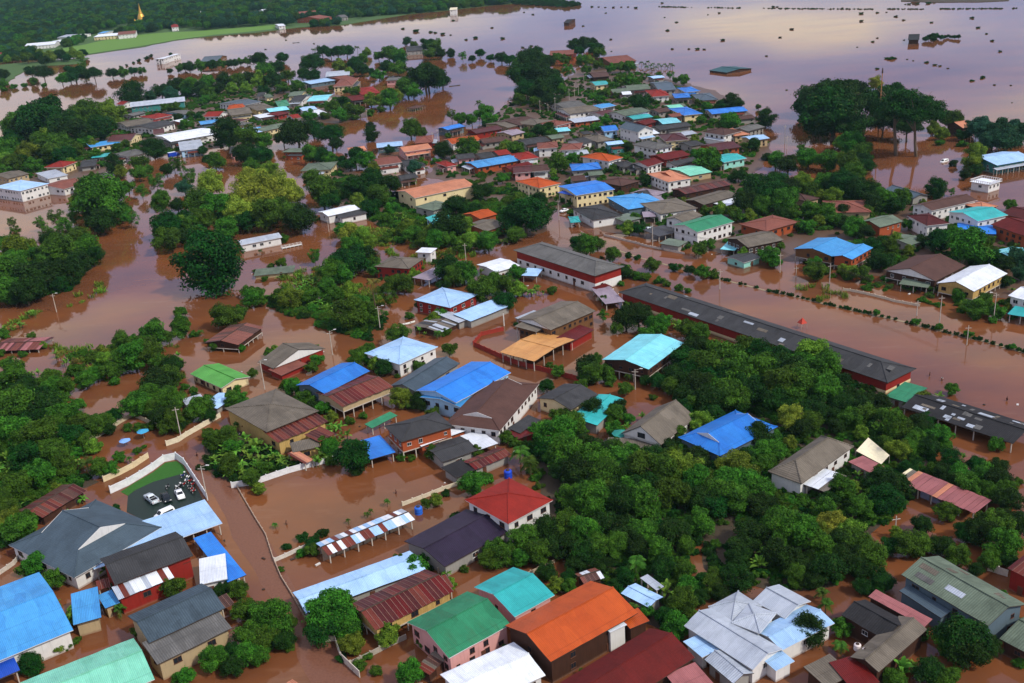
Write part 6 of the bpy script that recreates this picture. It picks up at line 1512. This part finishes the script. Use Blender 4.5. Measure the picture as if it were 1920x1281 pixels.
trees('12', '''d 100 330 160;b 30 260 95;d 200 330 105;b 30 470 75;r 210 220 58;b 560 560 95;b 640 540 60;d 480 540 65;b 755 625 58;b 1050 700 62;w 870 640 30;r 1215 725 35;b 1430 760 58;d 1330 740 42;s 900 775 50;s 1000 800 50;s 1100 825 45;s 840 745 60;s 950 790 50;s 1160 850 40;s 1250 880 40;s 1320 900 35;d 840 760 60;
b 880 420 65;d 950 430 55;b 1400 590 65;b 1480 550 50;d 1750 230 95;d 1850 100 115;b 1880 260 75;b 1560 300 55;b 1640 300 55;b 1780 330 55;d 1000 60 55;b 680 80 50;b 810 170 28;b 1900 620 55;d 1700 30 60;n 100 900 120;n 190 900 90;b 40 880 70;b 30 760 65;d 850 1110 95;d 950 1090 115;b 1080 1170 85;n 1200 1150 100;b 1310 1190 75;b 1400 1230 75;o 680 1080 48;b 1130 1120 70;s 1000 1230 70;n 1050 1130 70;b 780 1180 50;s 1520 780 50;w 940 655 28;s 300 900 50;b 690 970 35;s 860 1010 40;d 1800 170 70;d 1900 190 80;b 1690 340 50;b 1560 290 60;b 1450 300 40''', 'trees along the main road')
trees('13', '''d 30 180 115;b 120 220 110;d 60 80 95;l 260 60 75;b 400 180 55;l 480 190 70;d 560 90 115;d 700 130 105;b 640 30 95;d 800 220 95;b 880 230 85;d 960 250 75;b 1000 200 75;r 1260 140 75;o 1380 160 28;d 560 300 60;b 330 300 75;b 440 330 75;b 520 370 60;b 650 420 85;d 720 450 70;b 300 420 55;d 820 560 85;b 900 560 80;d 850 660 95;b 960 520 55;b 350 750 82;b 360 700 60;l 620 760 55;b 700 770 65;b 560 740 48;d 1270 530 95;d 1350 490 80;b 1500 560 165;b 1580 620 95;b 1420 560 85;b 1640 560 75;d 1780 700 65;t 1850 640 85;d 1780 830 50;b 1560 1030 85;b 1620 990 75;b 1720 1050 65;s 1690 1120 40;b 20 640 75;b 50 680 55;b 1820 260 45;d 180 120 90;b 420 80 80;b 300 150 70;d 480 110 80;b 740 300 50;d 100 330 60;b 200 310 60;b 380 380 55;d 580 380 60;d 1180 520 60;b 1060 590 50;s 940 630 50;s 1560 1100 40;t 1900 760 70;d 1700 640 70;b 1480 1010 50;s 600 800 40;s 760 810 40;d 1480 30 45;s 1440 420 50''', 'trees of the eastern quarter')
trees('20', '''b 1000 110 125;b 1120 90 125;b 900 160 95;l 800 130 70;b 1180 150 75;d 1300 180 85;b 1060 40 75;n 440 100 70;c 450 90 50;c 560 150 55;b 690 250 75;b 640 290 75;s 760 170 60;s 600 200 50;b 820 230 70;s 700 90 45;
b 100 230 105;n 60 300 90;n 250 240 80;d 200 330 95;b 400 340 85;b 330 330 75;b 150 500 160;d 350 500 145;b 100 680 160;b 300 700 160;b 450 560 115;d 520 700 115;b 600 600 85;b 700 640 85;b 780 600 75;d 850 560 65;b 400 840 130;d 200 860 130;n 80 880 110;b 300 1000 115;b 120 1080 115;b 480 920 105;q 650 900 100;b 740 950 85;b 30 1200 80;b 60 1250 85;d 250 600 120;b 40 560 110;b 30 780 90;s 560 840 70;n 620 920 80;b 830 960 60;s 900 880 50;b 40 420 80;d 230 420 90;s 470 420 70;b 580 480 60;n 20 950 80;b 700 780 70;b 600 740 80;d 820 660 50;q 850 930 60''', 'thicket along the left edge')
trees('20', '''d 1200 300 120;b 1280 260 95;b 1130 400 105;b 1020 480 105;b 1280 430 105;d 1230 560 105;b 1300 600 85;b 1150 500 80;b 1240 650 55;b 1500 500 95;b 1430 540 70;b 1740 440 75;b 1800 430 60;b 1700 720 85;b 1600 740 85;b 1750 780 70;n 1800 830 110;n 1880 760 110;n 1860 920 110;b 1720 930 85;n 1650 880 80;n 1780 1000 110;b 1880 1030 75;b 1560 690 50;s 1030 820 45;s 1080 790 25;s 960 650 45;s 1120 640 60;s 1040 650 50;s 880 850 40;d 1350 620 50;b 1330 160 60;n 1320 90 60;s 1260 470 50;s 1180 600 50;n 1700 830 80;s 1450 370 40;d 1580 560 50;q 970 880 40''', 'garden trees around the flooded junction')
trees('21', '''n 30 800 120;n 100 880 90;n 180 900 100;b 60 940 60;d 730 850 135;k 760 960 70;n 600 640 90;b 560 560 55;n 480 860 100;b 560 800 75;n 640 720 70;b 280 340 75;b 380 420 75;d 440 480 55;b 230 330 55;b 460 130 52;b 760 110 75;b 850 60 55;d 950 200 75;b 900 170 60;l 1080 420 85;d 1260 430 80;b 1450 50 55;b 1620 1070 95;b 1350 1190 55;q 980 1200 42;q 860 1270 36;b 20 1100 55;b 1880 720 55;d 1230 470 60;s 330 500 50;b 500 500 55;b 1280 1210 45;s 700 600 50;s 800 560 40;n 420 900 70;b 860 120 60;s 380 480 50;k 1420 1140 40;b 520 760 60;s 1150 480 50;s 560 900 60''', 'garden plants between the blue roofs')
trees('22', '''q 60 810 120;q 130 900 110;b 340 700 145;b 450 640 115;d 250 800 90;b 420 860 145;d 560 780 115;b 600 900 135;d 700 860 125;b 800 900 135;b 900 860 95;d 500 980 145;b 680 1020 135;d 820 1020 125;b 960 960 145;d 1060 880 115;b 1120 1000 145;d 1000 1080 125;b 1200 880 105;l 1290 960 145;b 1380 1040 125;d 1380 880 115;l 1680 930 145;b 1640 1060 135;d 1750 880 90;b 1560 1120 135;b 1200 1130 135;d 1450 1180 120;b 1000 1200 145;d 820 1180 145;b 600 1180 135;d 560 1100 90;b 450 1180 105;b 700 1130 110;d 1300 1120 110;b 1480 1040 110;d 1560 950 80;b 1780 1050 110;b 900 1100 110;d 380 980 100;b 330 880 100;d 740 960 90;b 1080 1120 90;d 1520 1220 110;b 1700 1180 120;b 1860 1100 110;d 1860 1220 110;l 560 1220 70;b 760 800 80''', 'dense wood below the gardens')
trees('22', '''d 1300 120 125;d 1400 60 125;d 1250 250 105;b 1450 180 145;b 1600 120 145;d 1560 260 145;b 1700 250 155;b 1650 400 135;d 1780 350 125;b 1850 200 135;d 1850 80 110;b 1780 60 100;d 1400 330 125;d 1480 450 125;b 1380 480 90;d 1300 400 95;b 1180 340 75;d 1100 290 75;d 570 190 100;b 600 240 85;d 560 270 70;b 700 230 65;b 850 360 60;b 340 220 55;d 260 330 60;r 610 510 82;d 800 500 75;b 760 560 75;b 1250 700 75;d 1150 780 75;b 1290 800 65;d 1220 560 70;l 1400 600 95;d 1500 560 90;d 1850 720 110;b 1880 820 100;b 1900 900 80;d 1280 500 90;d 1350 230 110;b 1520 350 110;d 1700 480 80;d 1420 720 60;s 740 300 60;s 640 130 50;b 520 320 50;d 1000 290 50;s 1060 420 40;d 1330 620 70;s 1080 870 50;b 340 560 60''', 'trees around the cyan and blue roofs')
trees('23', '''l 330 100 150;b 250 170 135;b 420 200 125;d 130 200 145;d 60 120 115;b 100 330 145;b 260 330 155;b 430 380 135;d 520 330 115;d 60 450 115;y 180 560 105;b 330 600 85;d 560 480 105;d 660 480 95;b 740 560 115;d 800 450 85;d 870 480 55;b 620 590 95;b 700 690 65;d 780 640 80;b 900 620 115;b 1000 640 105;d 1120 620 105;d 1200 580 65;b 1280 700 95;b 1100 740 105;d 1200 780 90;b 1050 800 80;r 1370 880 75;l 980 810 95;b 900 760 70;d 1560 930 75;d 1700 1000 115;b 1620 1010 95;b 1430 1000 95;d 1300 970 80;b 1500 1080 95;d 1400 1060 80;b 1640 1130 90;d 1800 1200 105;s 1880 1050 40;d 850 1030 115;d 950 1080 125;d 880 1180 125;b 560 1100 95;b 30 820 95;b 20 700 70;b 450 1270 105;b 700 1250 95;d 1060 950 70;b 1240 960 60;d 350 480 110;b 200 420 110;d 460 550 80;d 250 660 80;b 160 760 60;d 620 390 60;d 520 620 80;d 560 1000 60;b 640 1080 60;d 1180 690 80;b 1330 780 50;d 460 1180 70;b 1780 1100 80;d 1740 920 60;b 1560 1190 60''', 'trees of the flooded wood')
trees('33', '''y 480 80 120;l 600 150 110;l 400 160 105;b 650 220 125;b 400 260 125;d 600 330 115;d 450 430 125;b 250 150 145;b 100 130 145;d 100 330 125;d 250 360 110;d 700 430 90;b 60 60 100;b 760 330 125;d 850 500 95;b 1050 260 100;d 1150 100 85;b 1420 330 95;d 1300 250 95;b 1150 230 95;d 1560 430 60;d 1600 150 125;b 1700 80 125;d 1500 150 90;b 1760 250 125;d 1850 80 110;d 540 240 110;r 310 890 125;q 410 600 85;q 440 690 80;d 1450 930 180;d 1500 1050 140;b 1350 1000 110;n 1050 1200 130;b 950 1250 90;d 1200 1200 110;b 1330 1240 100;d 1650 1000 100;b 1660 350 80;d 920 250 80;d 700 560 70;b 200 480 80;d 330 500 80;n 20 280 100;d 820 580 60;b 960 160 60;d 1800 350 70''', 'trees of the lower right gardens')
trees('32', '''b 100 200 125;d 250 150 125;b 400 100 125;d 350 250 115;b 200 300 105;b 550 150 125;d 700 100 125;b 650 250 110;d 850 150 125;b 1000 150 125;d 950 280 100;b 1100 300 115;d 1200 150 125;b 1400 80 105;d 1150 420 100;b 1280 450 90;q 930 360 115;d 850 480 75;n 1230 600 130;b 1290 700 115;b 1330 560 90;b 1250 850 105;d 1150 780 80;b 1520 240 38;r 1680 500 115;b 1500 540 90;d 1420 530 80;d 1800 150 125;d 1720 250 110;n 1860 380 110;d 1700 350 90;b 60 350 80;d 260 450 75;b 330 540 70;b 430 560 60;d 420 480 60;d 550 300 110;b 780 260 100;d 480 380 80;d 680 400 80;b 1300 260 80;d 760 540 50;b 1200 920 60;d 1400 640 70;n 1340 700 80;b 1040 620 50;d 1560 600 70''', 'trees behind the orange roof')
trees('31', '''b 130 820 145;b 40 760 95;b 230 850 85;b 60 950 115;d 200 950 90;b 20 1080 80;b 570 750 175;d 500 870 125;b 680 840 125;l 720 990 100;b 640 700 110;b 480 720 90;b 1150 1210 105;b 1790 280 95;b 1850 330 90;b 1750 360 75;k 350 190 50;k 440 200 50;k 500 160 50;b 420 280 58;k 230 260 40;s 340 310 50;q 140 90 36;q 690 60 30;q 830 10 38;s 780 1150 58;s 900 1190 55;s 250 1000 60;s 840 1080 50;d 420 240 50;s 680 960 60;k 640 1090 50;b 1890 270 60;s 1560 430 40;s 190 430 30''', 'trees beside the flooded lane')
trees('30', '''b 130 120 125;l 60 60 100;b 200 60 90;d 40 200 80;b 250 390 90;d 330 360 70;r 230 1140 85;q 450 960 75;b 1780 590 75;d 1680 570 60;b 1830 730 95;b 1880 920 115;d 1700 1060 85;b 1600 1110 95;b 1400 1230 70;d 1750 1150 90;s 1330 1240 55;b 1850 1060 100;b 420 1000 60;s 520 1000 50;d 1640 600 50;b 180 420 60;s 580 960 40''', 'trees among the bottom left roofs')
# clipped bushes on the strip between the carriageways
LN = [(MED[i + 1] - MED[i]).length for i in range(len(MED) - 1)]
s_ = 0.0; k = 0; pos = 6.0
for i, l_ in enumerate(LN):
    while pos < s_ + l_:
        q = MED[i].lerp(MED[i + 1], (pos - s_) / l_)
        big = R.random() < .12
        plant_at('w' if not big else 'm', (q.x + R.uniform(-.2, .2), q.y + R.uniform(-.2, .2)), R.uniform(.65, 1.05) if not big else R.uniform(1.2, 1.6), 'bushes on the road median', .95, 'clipped bush on the flooded road median' if not big else 'overgrown bush on the flooded road median')
        pos += (R.uniform(1.35, 2.3) if R.random() > .06 else R.uniform(3.5, 6)) if i > 2 else R.uniform(4, 9)
    s_ += l_
# garden plants close round the houses
OPENW = ('pavilion', 'carport', 'canopy', 'awning', 'kiosk', 'hut')
dry = [pxs('p', s_) for s_ in ('300,900 375,850 560,1080 690,1300 560,1300 470,1110 400,960', '1130,430 1320,480 1560,530 1925,610 1925,790 1700,690 1180,540', '490,890 640,870 700,880 860,860 860,905 790,950 640,1005 520,1050', '520,1050 790,960 900,990 560,1120', '230,910 310,860 400,940 440,1000 300,1000')]
cnt = dict(s=0, m=0, n=0, k=0, q=0)
for o_, rad_, root_ in sorted(HOUSES, key=lambda h: h[0].length):
    if not 150 < o_.length < 620 or root_.name.split('.')[0] in OPENW: continue
    for _ in range(7 if o_.length < 430 else 4):
        th = R.uniform(0, 6.283); d = rad_ * R.uniform(.78, 1.3) + .6
        x, y = o_.x + math.cos(th) * d, o_.y + math.sin(th) * d
        q = PX(Vector((x, y, 1)))
        if not (-40 < q[0] < 1960 and 180 < q[1] < 1310): continue
        if any(inpoly(x, y, z) for z in dry): continue
        if any((Vector((x, y, 0)) - h[0]).length < h[1] * .72 + .4 for h in HOUSES): continue
        if sum(1 for kk, xy, rd in TREES if abs(xy[0] - x) < 2 and abs(xy[1] - y) < 2) > 0: continue
        kk = R.choices('smnkq', (38, 26, 18, 10, 8))[0]
        if cnt[kk] > 120: continue
        cnt[kk] += 1
        plant_at(kk, (x, y), {'s': R.uniform(.9, 1.9), 'm': R.uniform(1.5, 2.7), 'n': R.uniform(1.8, 2.8), 'k': R.uniform(.8, 1.6), 'q': R.uniform(1.4, 2.1)}[kk], 'garden plants close to the houses')
# bush tops and drift far out in the lake
LAKE = {'01': '1100,215,14 1200,232,26 1310,240,16 1345,245,14 1400,255,20 1460,262,9 1575,297,14 1645,283,20 1850,287,20 1770,208,11 1480,153,12 225,300,9 435,327,8 70,370,9',
        '02': '90,92,9 158,108,11 533,195,10 702,97,9 930,58,14 1127,22,12 1145,130,7 1235,166,12 1165,228,15 740,295,12 1580,300,20 1555,97,12 1470,110,7 80,355,14 145,345,14 1200,367,14 1325,367,12 1390,367,18 1440,370,12 1910,420,12 745,385,7 600,50,12 650,52,8 700,55,9 760,55,12 820,53,9 870,52,9 40,28,22 90,30,24 140,34,24 200,36,26 250,38,26 300,40,26 350,44,26 400,48,26 450,48,18 20,24,20 260,20,14 330,18,16 400,16,14',
        '03': '700,100,17 700,157,17 180,218,17 90,280,13 820,95,13 888,92,8 958,122,17 1018,150,13 820,285,10 785,312,14 1020,300,9 1228,168,12 1530,133,18 1575,207,16 1640,253,11 1680,305,17 1742,385,16 670,353,8 920,437,30 890,437,16 950,437,16 1190,467,17 1250,487,16 1290,495,12 1350,512,10 820,515,17 1530,605,18 1610,578,22 1600,590,12 1700,637,11 1820,640,9 140,675,10 1045,445,8 1090,455,8 1060,30,14 1120,26,16 1200,24,18 1030,32,9 1215,20,14 40,50,14 70,52,10 558,60,9 1830,770,5',
        }
for t_, s_ in LAKE.items():
    for q in s_.split():
        x, y, r_ = map(float, q.split(','))
        plant('k', P(t_, x, y), r_ / 4 * 1.15, 'bush tops drowned in the far lake', 0, .5, 'dark bush top standing in the far lake')
for q in '1180,290,22 1210,280,26 1240,290,24 1265,270,22 1300,280,22 1330,275,16 1350,270,14 1375,275,16 1400,275,18 1430,275,18 1240,262,20'.split():
    x, y, r_ = map(float, q.split(',')); plant('d', P('03', x, y), r_ / 4, 'row of trees drowned in the lake', 0, 1, 'dark tree in the drowned row of the lake')
for q in '970,470 995,480 1020,465 1040,490 1060,475 1080,500 1100,480 1120,495 1145,480 1165,495 1190,480 1205,490 1010,500 1050,510'.split():
    x, y = map(float, q.split(',')); plant('q', P('02', x, y), 6.5, 'young palms drowned by the shore', 0, 1.0, 'young dark palm in the drowned plantation')
# ---------------------- masses nobody could count
def instancer(name, pts, src, smin, smax, seed):
    me = bpy.data.meshes.new(name); me.from_pydata(pts, [], []); o = link(name, me); o['kind'] = 'stuff'
    g = bpy.data.node_groups.new(name, 'GeometryNodeTree')
    g.interface.new_socket('Geometry', in_out='INPUT', socket_type='NodeSocketGeometry'); g.interface.new_socket('Geometry', in_out='OUTPUT', socket_type='NodeSocketGeometry')
    n = g.nodes.new; gi, go = n('NodeGroupInput'), n('NodeGroupOutput')
    iop = n('GeometryNodeInstanceOnPoints'); oi = n('GeometryNodeObjectInfo'); oi.inputs['Object'].default_value = src; oi.inputs['As Instance'].default_value = True
    rs = n('FunctionNodeRandomValue'); rs.data_type = 'FLOAT'; rs.inputs[2].default_value = smin; rs.inputs[3].default_value = smax; rs.inputs['Seed'].default_value = seed
    rr = n('FunctionNodeRandomValue'); rr.data_type = 'FLOAT_VECTOR'; rr.inputs[0].default_value = (-.15, -.15, 0); rr.inputs[1].default_value = (.15, .15, 6.28); rr.inputs['Seed'].default_value = seed + 1
    l = g.links.new
    l(gi.outputs[0], iop.inputs['Points']); l(oi.outputs['Geometry'], iop.inputs['Instance']); l(rr.outputs[0], iop.inputs['Rotation']); l(rs.outputs[1], iop.inputs['Scale']); l(iop.outputs[0], go.inputs[0])
    md = o.modifiers.new('scatter', 'NODES'); md.node_group = g
    return o
def crown_of(key, i=0):
    nm = KIND[key]['var'][i].name
    return next(o for o in SC.objects if o.type == 'MESH' and o.data == KIND[key]['var'][i])
rg = random.Random(99)
fieldp = pxs('p', '50,112 120,108 168,104 270,89 330,78 400,69 470,63 545,54 520,46 440,53 360,59 318,60 262,65 215,71 160,83 85,95')
ptsA, ptsB, ptsC = [], [], []
y = 800.0
while y < 5200:
    st_ = 8.5 + (y - 800) * 0.0055
    x = -0.62 * y
    while x < 0.55 * y:
        xx, yy = x + rg.uniform(-.5, .5) * st_, y + rg.uniform(-.5, .5) * st_
        if inpoly(xx, yy, fl) and not inpoly(xx, yy, fieldp) and noise.noise(Vector((xx * .004, yy * .004, 3))) > -.33 and not any(abs(xx - h[0].x) < h[1] + 5 and -70 < yy - h[0].y < h[1] * .6 + 6 for h in HOUSES if h[0].y > 800) and not (abs(xx - st.location.x) < 24 and -165 < yy - st.location.y < 14):
            (ptsA, ptsB, ptsC)[rg.choice((0, 1, 1, 2, 2))].append((xx, yy, rg.uniform(2.5, 5.5) + max(0, noise.noise(Vector((xx * .008, yy * .008, 0)))) * 6 + max(0, (yy - 1500)) * .012))
        x += st_
    y += st_ * .85
instancer('far_woods', ptsA, crown_of('d', 0), 5, 10, 1); instancer('far_woods', ptsB, crown_of('b', 1), 5, 9.5, 2); instancer('far_woods', ptsC, crown_of('t', 0), 4.5, 9, 3)  # bluish third set puts distance haze into the leaf colour
ptn = []
for k in range(500):
    xx, yy = rg.uniform(300, 1500), rg.uniform(1050, 2600)
    if inpoly(xx, yy, nb): ptn.append((xx, yy, rg.uniform(2, 4)))
for k in range(260):
    q = G((rg.uniform(960, 1090), rg.uniform(0, 13)), 0)
    if inpoly(q.x, q.y, nb2): ptn.append((q.x, q.y, rg.uniform(1, 2)))
instancer('far_woods', ptn, crown_of('d', 1), 3, 6, 4)
# undergrowth on the low ground
def under(polys, n, smin, smax, src, seed, z=0.3, name='undergrowth'):
    out = []
    for pl in polys:
        xs, ys = [p[0] for p in pl], [p[1] for p in pl]
        for _ in range(n * 4):
            x, y = rg.uniform(min(xs), max(xs)), rg.uniform(min(ys), max(ys))
            if not inpoly(x, y, pl) or noise.noise(Vector((x * .06, y * .06, seed))) < -.18: continue
            if any((Vector((x, y, 0)) - h[0]).length < h[1] * .75 + .5 for h in HOUSES): continue
            out.append((x, y, z + rg.uniform(-.1, .3)))
            if len(out) > n * len(polys): break
    return instancer(name, out, src, smin, smax, seed)
wood = [pxs('p', s) for s in ('985,815 1080,832 1190,860 1285,885 1330,720 1290,650 1480,650 1640,730 1690,790 1760,860 1740,905 1640,1010 1560,1100 1470,1110 1340,1080 1310,1000 1290,1100 1240,1190 1100,1090 1040,1010 1005,930',)]
under(wood, 900, .7, 1.7, crown_of('s', 0), 5); under(wood, 500, .7, 1.8, crown_of('k', 0), 6)
left = [pxs('p', s) for s in ('0,560 40,500 110,470 170,500 130,545 60,560', '-10,910 -10,710 90,740 140,770 210,790 140,840 120,880 180,905 40,960 -10,1010', '375,880 400,810 470,812 545,870 600,862 560,880 440,910')]
under(left, 420, .8, 2.2, crown_of('s', 1), 7); under(left, 200, .8, 2.0, crown_of('k', 0), 17)
vill = [pxs('p', s) for s in ('820,330 905,235 960,190 1060,150 1200,135 1430,228 1405,335 1500,385 1640,372 1900,420 1900,540 1640,505 1430,470 1130,425 945,372', '0,345 0,262 232,200 480,150 640,180 560,228 440,272 240,300', '690,415 760,440 845,470 960,455 1010,360 900,350 750,385 610,300 640,395', '480,560 560,560 720,600 700,640 560,600')]
under(vill, 1400, .8, 2.5, crown_of('s', 2), 8, .2); under(vill, 300, .8, 2.2, crown_of('k', 1), 18, .2)
right = [pxs('p', s) for s in ('1400,330 1640,330 1680,400 1620,460 1500,440 1420,380', '1640,470 1700,480 1920,560 1920,600 1780,600 1560,520')]
under(right, 300, .8, 1.9, crown_of('s', 0), 9, .2)

# drift caught along the drowned field bank, and flotsam around the houses
dl = []
for k in range(420):
    u = rg.random(); q = G((1237 + (1915 - 1237) * u + rg.uniform(-1, 1), 15.5 + 3.0 * math.sin(u * 3.0) - 2.5 * (1 - u) + rg.uniform(-.6, .6)), 0)
    if noise.noise(Vector((u * 14, 2, 5))) > -.22: dl.append((q.x, q.y, .1))
instancer('drift_line', dl, crown_of('k', 1), .6, 1.6, 20)
fm = [MB(), MB()]
for k in range(520):
    h = rg.choice(HOUSES); th = rg.uniform(0, 6.283); d = h[1] * rg.uniform(.8, 1.9)
    x, y = h[0].x + math.cos(th) * d, h[0].y + math.sin(th) * d
    if math.hypot(x, y) > 520 or any((Vector((x, y, 0)) - g_[0]).length < g_[1] * .62 for g_ in HOUSES): continue
    a, b2 = rg.uniform(.15, .6), rg.uniform(.1, .3)
    fm[k % 2].box(-a, a, -b2, b2, -.05, rg.uniform(.04, .25), 0, Matrix.Translation((x, y, .03)) @ Matrix.Rotation(rg.uniform(0, 3.1), 4, 'Z') @ Matrix.Rotation(rg.uniform(-.2, .2), 4, 'X'))
fm[0].build('floating_debris', plain('pale_litter', (0.6, 0.58, 0.54), 0.6))['kind'] = 'stuff'
fm[1].build('floating_debris', DARKM)['kind'] = 'stuff'

trees('20', '''s 540 120 55;s 620 90 50;s 700 130 60;b 760 70 60;s 840 60 55;b 560 210 50;s 520 240 45;n 500 160 60;s 860 300 50;b 380 260 70;b 480 330 80;d 300 420 90;b 60 660 100;b 420 660 90;d 380 760 90;b 200 760 100;n 160 920 90;n 360 960 80;b 280 870 90;d 60 700 90;b 130 420 90''', 'thicket along the left edge')
trees('10', '''b 60 700 110;b 330 720 110;d 500 700 100;b 560 620 80;b 180 820 110;d 340 830 90;b 700 300 100;b 560 250 60;d 700 160 80;o 560 330 70''', 'trees in the brown backwater')
trees('00', '''b 120 960 110;l 420 1000 90;b 600 930 90;d 250 860 100;b 380 1160 80;b 520 1220 50;b 100 1220 70;t 60 400 40;b 300 400 40;d 500 430 35;b 600 420 35;b 60 440 35''', 'trees on the river bank')

# reeds and drowned grass along the waterline
trees('10', 'g 120 1120 40;g 200 1100 36;g 40 1200 40;g 300 1050 30', 'reed tufts at the waterline')
trees('20', 'g 480 130 30;g 640 160 34', 'reed tufts at the waterline')
scr = [pxs('p', s_) for s_ in ('0,615 30,600 75,572 72,588 40,612 0,632', '95,650 150,650 250,660 330,645 345,665 270,690 180,700 130,690', '130,560 190,530 200,545 130,580', '530,520 600,500 720,560 705,615 610,600 520,575', '640,430 720,430 830,450 900,480 800,500 700,470', '180,690 240,700 190,720 140,715', '1480,545 1560,530 1590,560 1500,560')]
def scatter_in(pls, n, seed):
    rr_ = random.Random(seed); out = []
    for pl in pls:
        xs, ys = [p[0] for p in pl], [p[1] for p in pl]; ar = (max(xs) - min(xs)) * (max(ys) - min(ys)); got = 0
        for _ in range(int(ar * n)):
            x, y = rr_.uniform(min(xs), max(xs)), rr_.uniform(min(ys), max(ys))
            if inpoly(x, y, pl) and noise.noise(Vector((x * .11, y * .11, seed))) > -.12: out.append((x, y, -.05))
    return out
instancer('flooded_reeds', scatter_in(scr, .16, 31), crown_of('g', 0), 1.3, 2.9, 31)
# ------------------------------------------------------------ air
b = NB('haze_air')
pv = b.n('ShaderNodeVolumePrincipled', {'Color': (0.45, 0.78, 0.88, 1), 'Density': 0.00004, 'Anisotropy': 0.2})
b.t.links.new(pv.outputs[0], b.out.inputs['Volume'])
m = MB(); m.box(-7500, 7500, -600, 10500, -2.6, 122.0)
HZ = m.build('haze', b.m); HZ['kind'] = 'stuff'
# ------------------------------------------------------------ labels: each from its look and what it stands beside
used = {}
marks = [(t[4], PX(t[3]), t[0]) for t in THINGS if t[4]]
for t in THINGS:
    if t[2]:
        used[t[2]] = t[0]
def rel(p, ob, kmax=10):
    ms = sorted(((math.hypot(q[0] - p[0], q[1] - p[1]), n, q) for n, q, o in marks if o is not ob))[:kmax]
    out = []
    for d, n, q in ms[:5]:
        dx, dy = p[0] - q[0], p[1] - q[1]
        if abs(dy) >= abs(dx) * .8: out.append((d, ('behind the ' if dy < 0 else 'in front of the ') + n))
        elif d < 70: out.append((d * 1.05, 'beside the ' + n))
    two = []
    for i in range(len(ms)):
        for j in range(i + 1, len(ms)):
            a, c = ms[i], ms[j]
            v1 = (a[2][0] - p[0], a[2][1] - p[1]); v2 = (c[2][0] - p[0], c[2][1] - p[1])
            cs = (v1[0] * v2[0] + v1[1] * v2[1]) / (a[0] * c[0] + 1e-6)
            if cs < -.6: two.append(((a[0] + c[0]), a[1], c[1]))
    two.sort()
    lr = []
    for d, n, q in ms[:8]:
        dx = p[0] - q[0]
        lr.append((d, ('to the right of the ' if dx > 0 else 'to the left of the ') + n))
    return [x[1] for x in sorted(out)], two, [x[1] for x in lr]
def short(n, k):
    return ' '.join(n.split()[:k])
def words_n(s): return len(s.split())
PLAIN = {}
for n, q, o in marks: PLAIN.setdefault(n, 0)
adj = {'tree': ('', 'tall ', 'slender ', 'broad '), 'house': ('',)}
order = sorted((t for t in THINGS if not t[2]), key=lambda t: (t[3] - CAMP).length)
ORD = ['', 'second ', 'third ', 'fourth ', 'fifth ', 'sixth ', 'seventh ', 'eighth ', 'ninth ', 'tenth ']
ALIKE = {'dark bush top standing in the far lake': 'small dark bush top drowned in the far lake', 'dark tree in the drowned row of the lake': 'dark tree in the drowned row beside the lake hut',
         'young dark palm in the drowned plantation': 'young dark palm in the drowned plantation by the lake shore', 'clipped bush on the flooded road median': 'small clipped bush in the row on the flooded road median',
         'overgrown bush on the flooded road median': 'overgrown leafy bush in the row on the flooded road median', 'parked motorbike in the walled car park': 'motorbike parked beside the white sedan in the walled car park',
         'bare pale concrete column': 'bare pale concrete column standing in the flooded yard'}
for t in order:
    o, ph = t[0], t[1]
    if ph in ALIKE:
        t[2] = ALIKE[ph]; continue
    p = PX(t[3])
    c1, c2, c3 = rel(p, o)
    cands = [ph + ' ' + r_ for r_ in c1] + [f'{ph} between the {a} and the {c}' for _, a, c in c2[:12]] + [ph + ' ' + r_ for r_ in c3]
    cands = [c for c in cands if words_n(c) <= 15]
    if not cands:
        sh = ph.split(' with ')[0]
        cands = [c for c in [sh + ' ' + r_ for r_ in c1 + c3] if words_n(c) <= 16]
    c = next((c for c in cands if c not in used), None)
    k = 1
    shc = sorted(cands + [ph.split(' with ')[0] + ' ' + r_ for r_ in c1 + c3], key=words_n)[:6] or [ph]
    while c is None and k < 60:                       # like ones in the same place: told apart by how near they stand
        nm = ORD[k] if k < 10 else f'{k + 1}th '
        c = next((f'{nm}nearest {c0}' for c0 in shc if f'{nm}nearest {c0}' not in used), None)
        k += 1
    if c is None: c = ph
    used[c] = o; t[2] = c
for t in THINGS: t[0]['label'] = t[2]
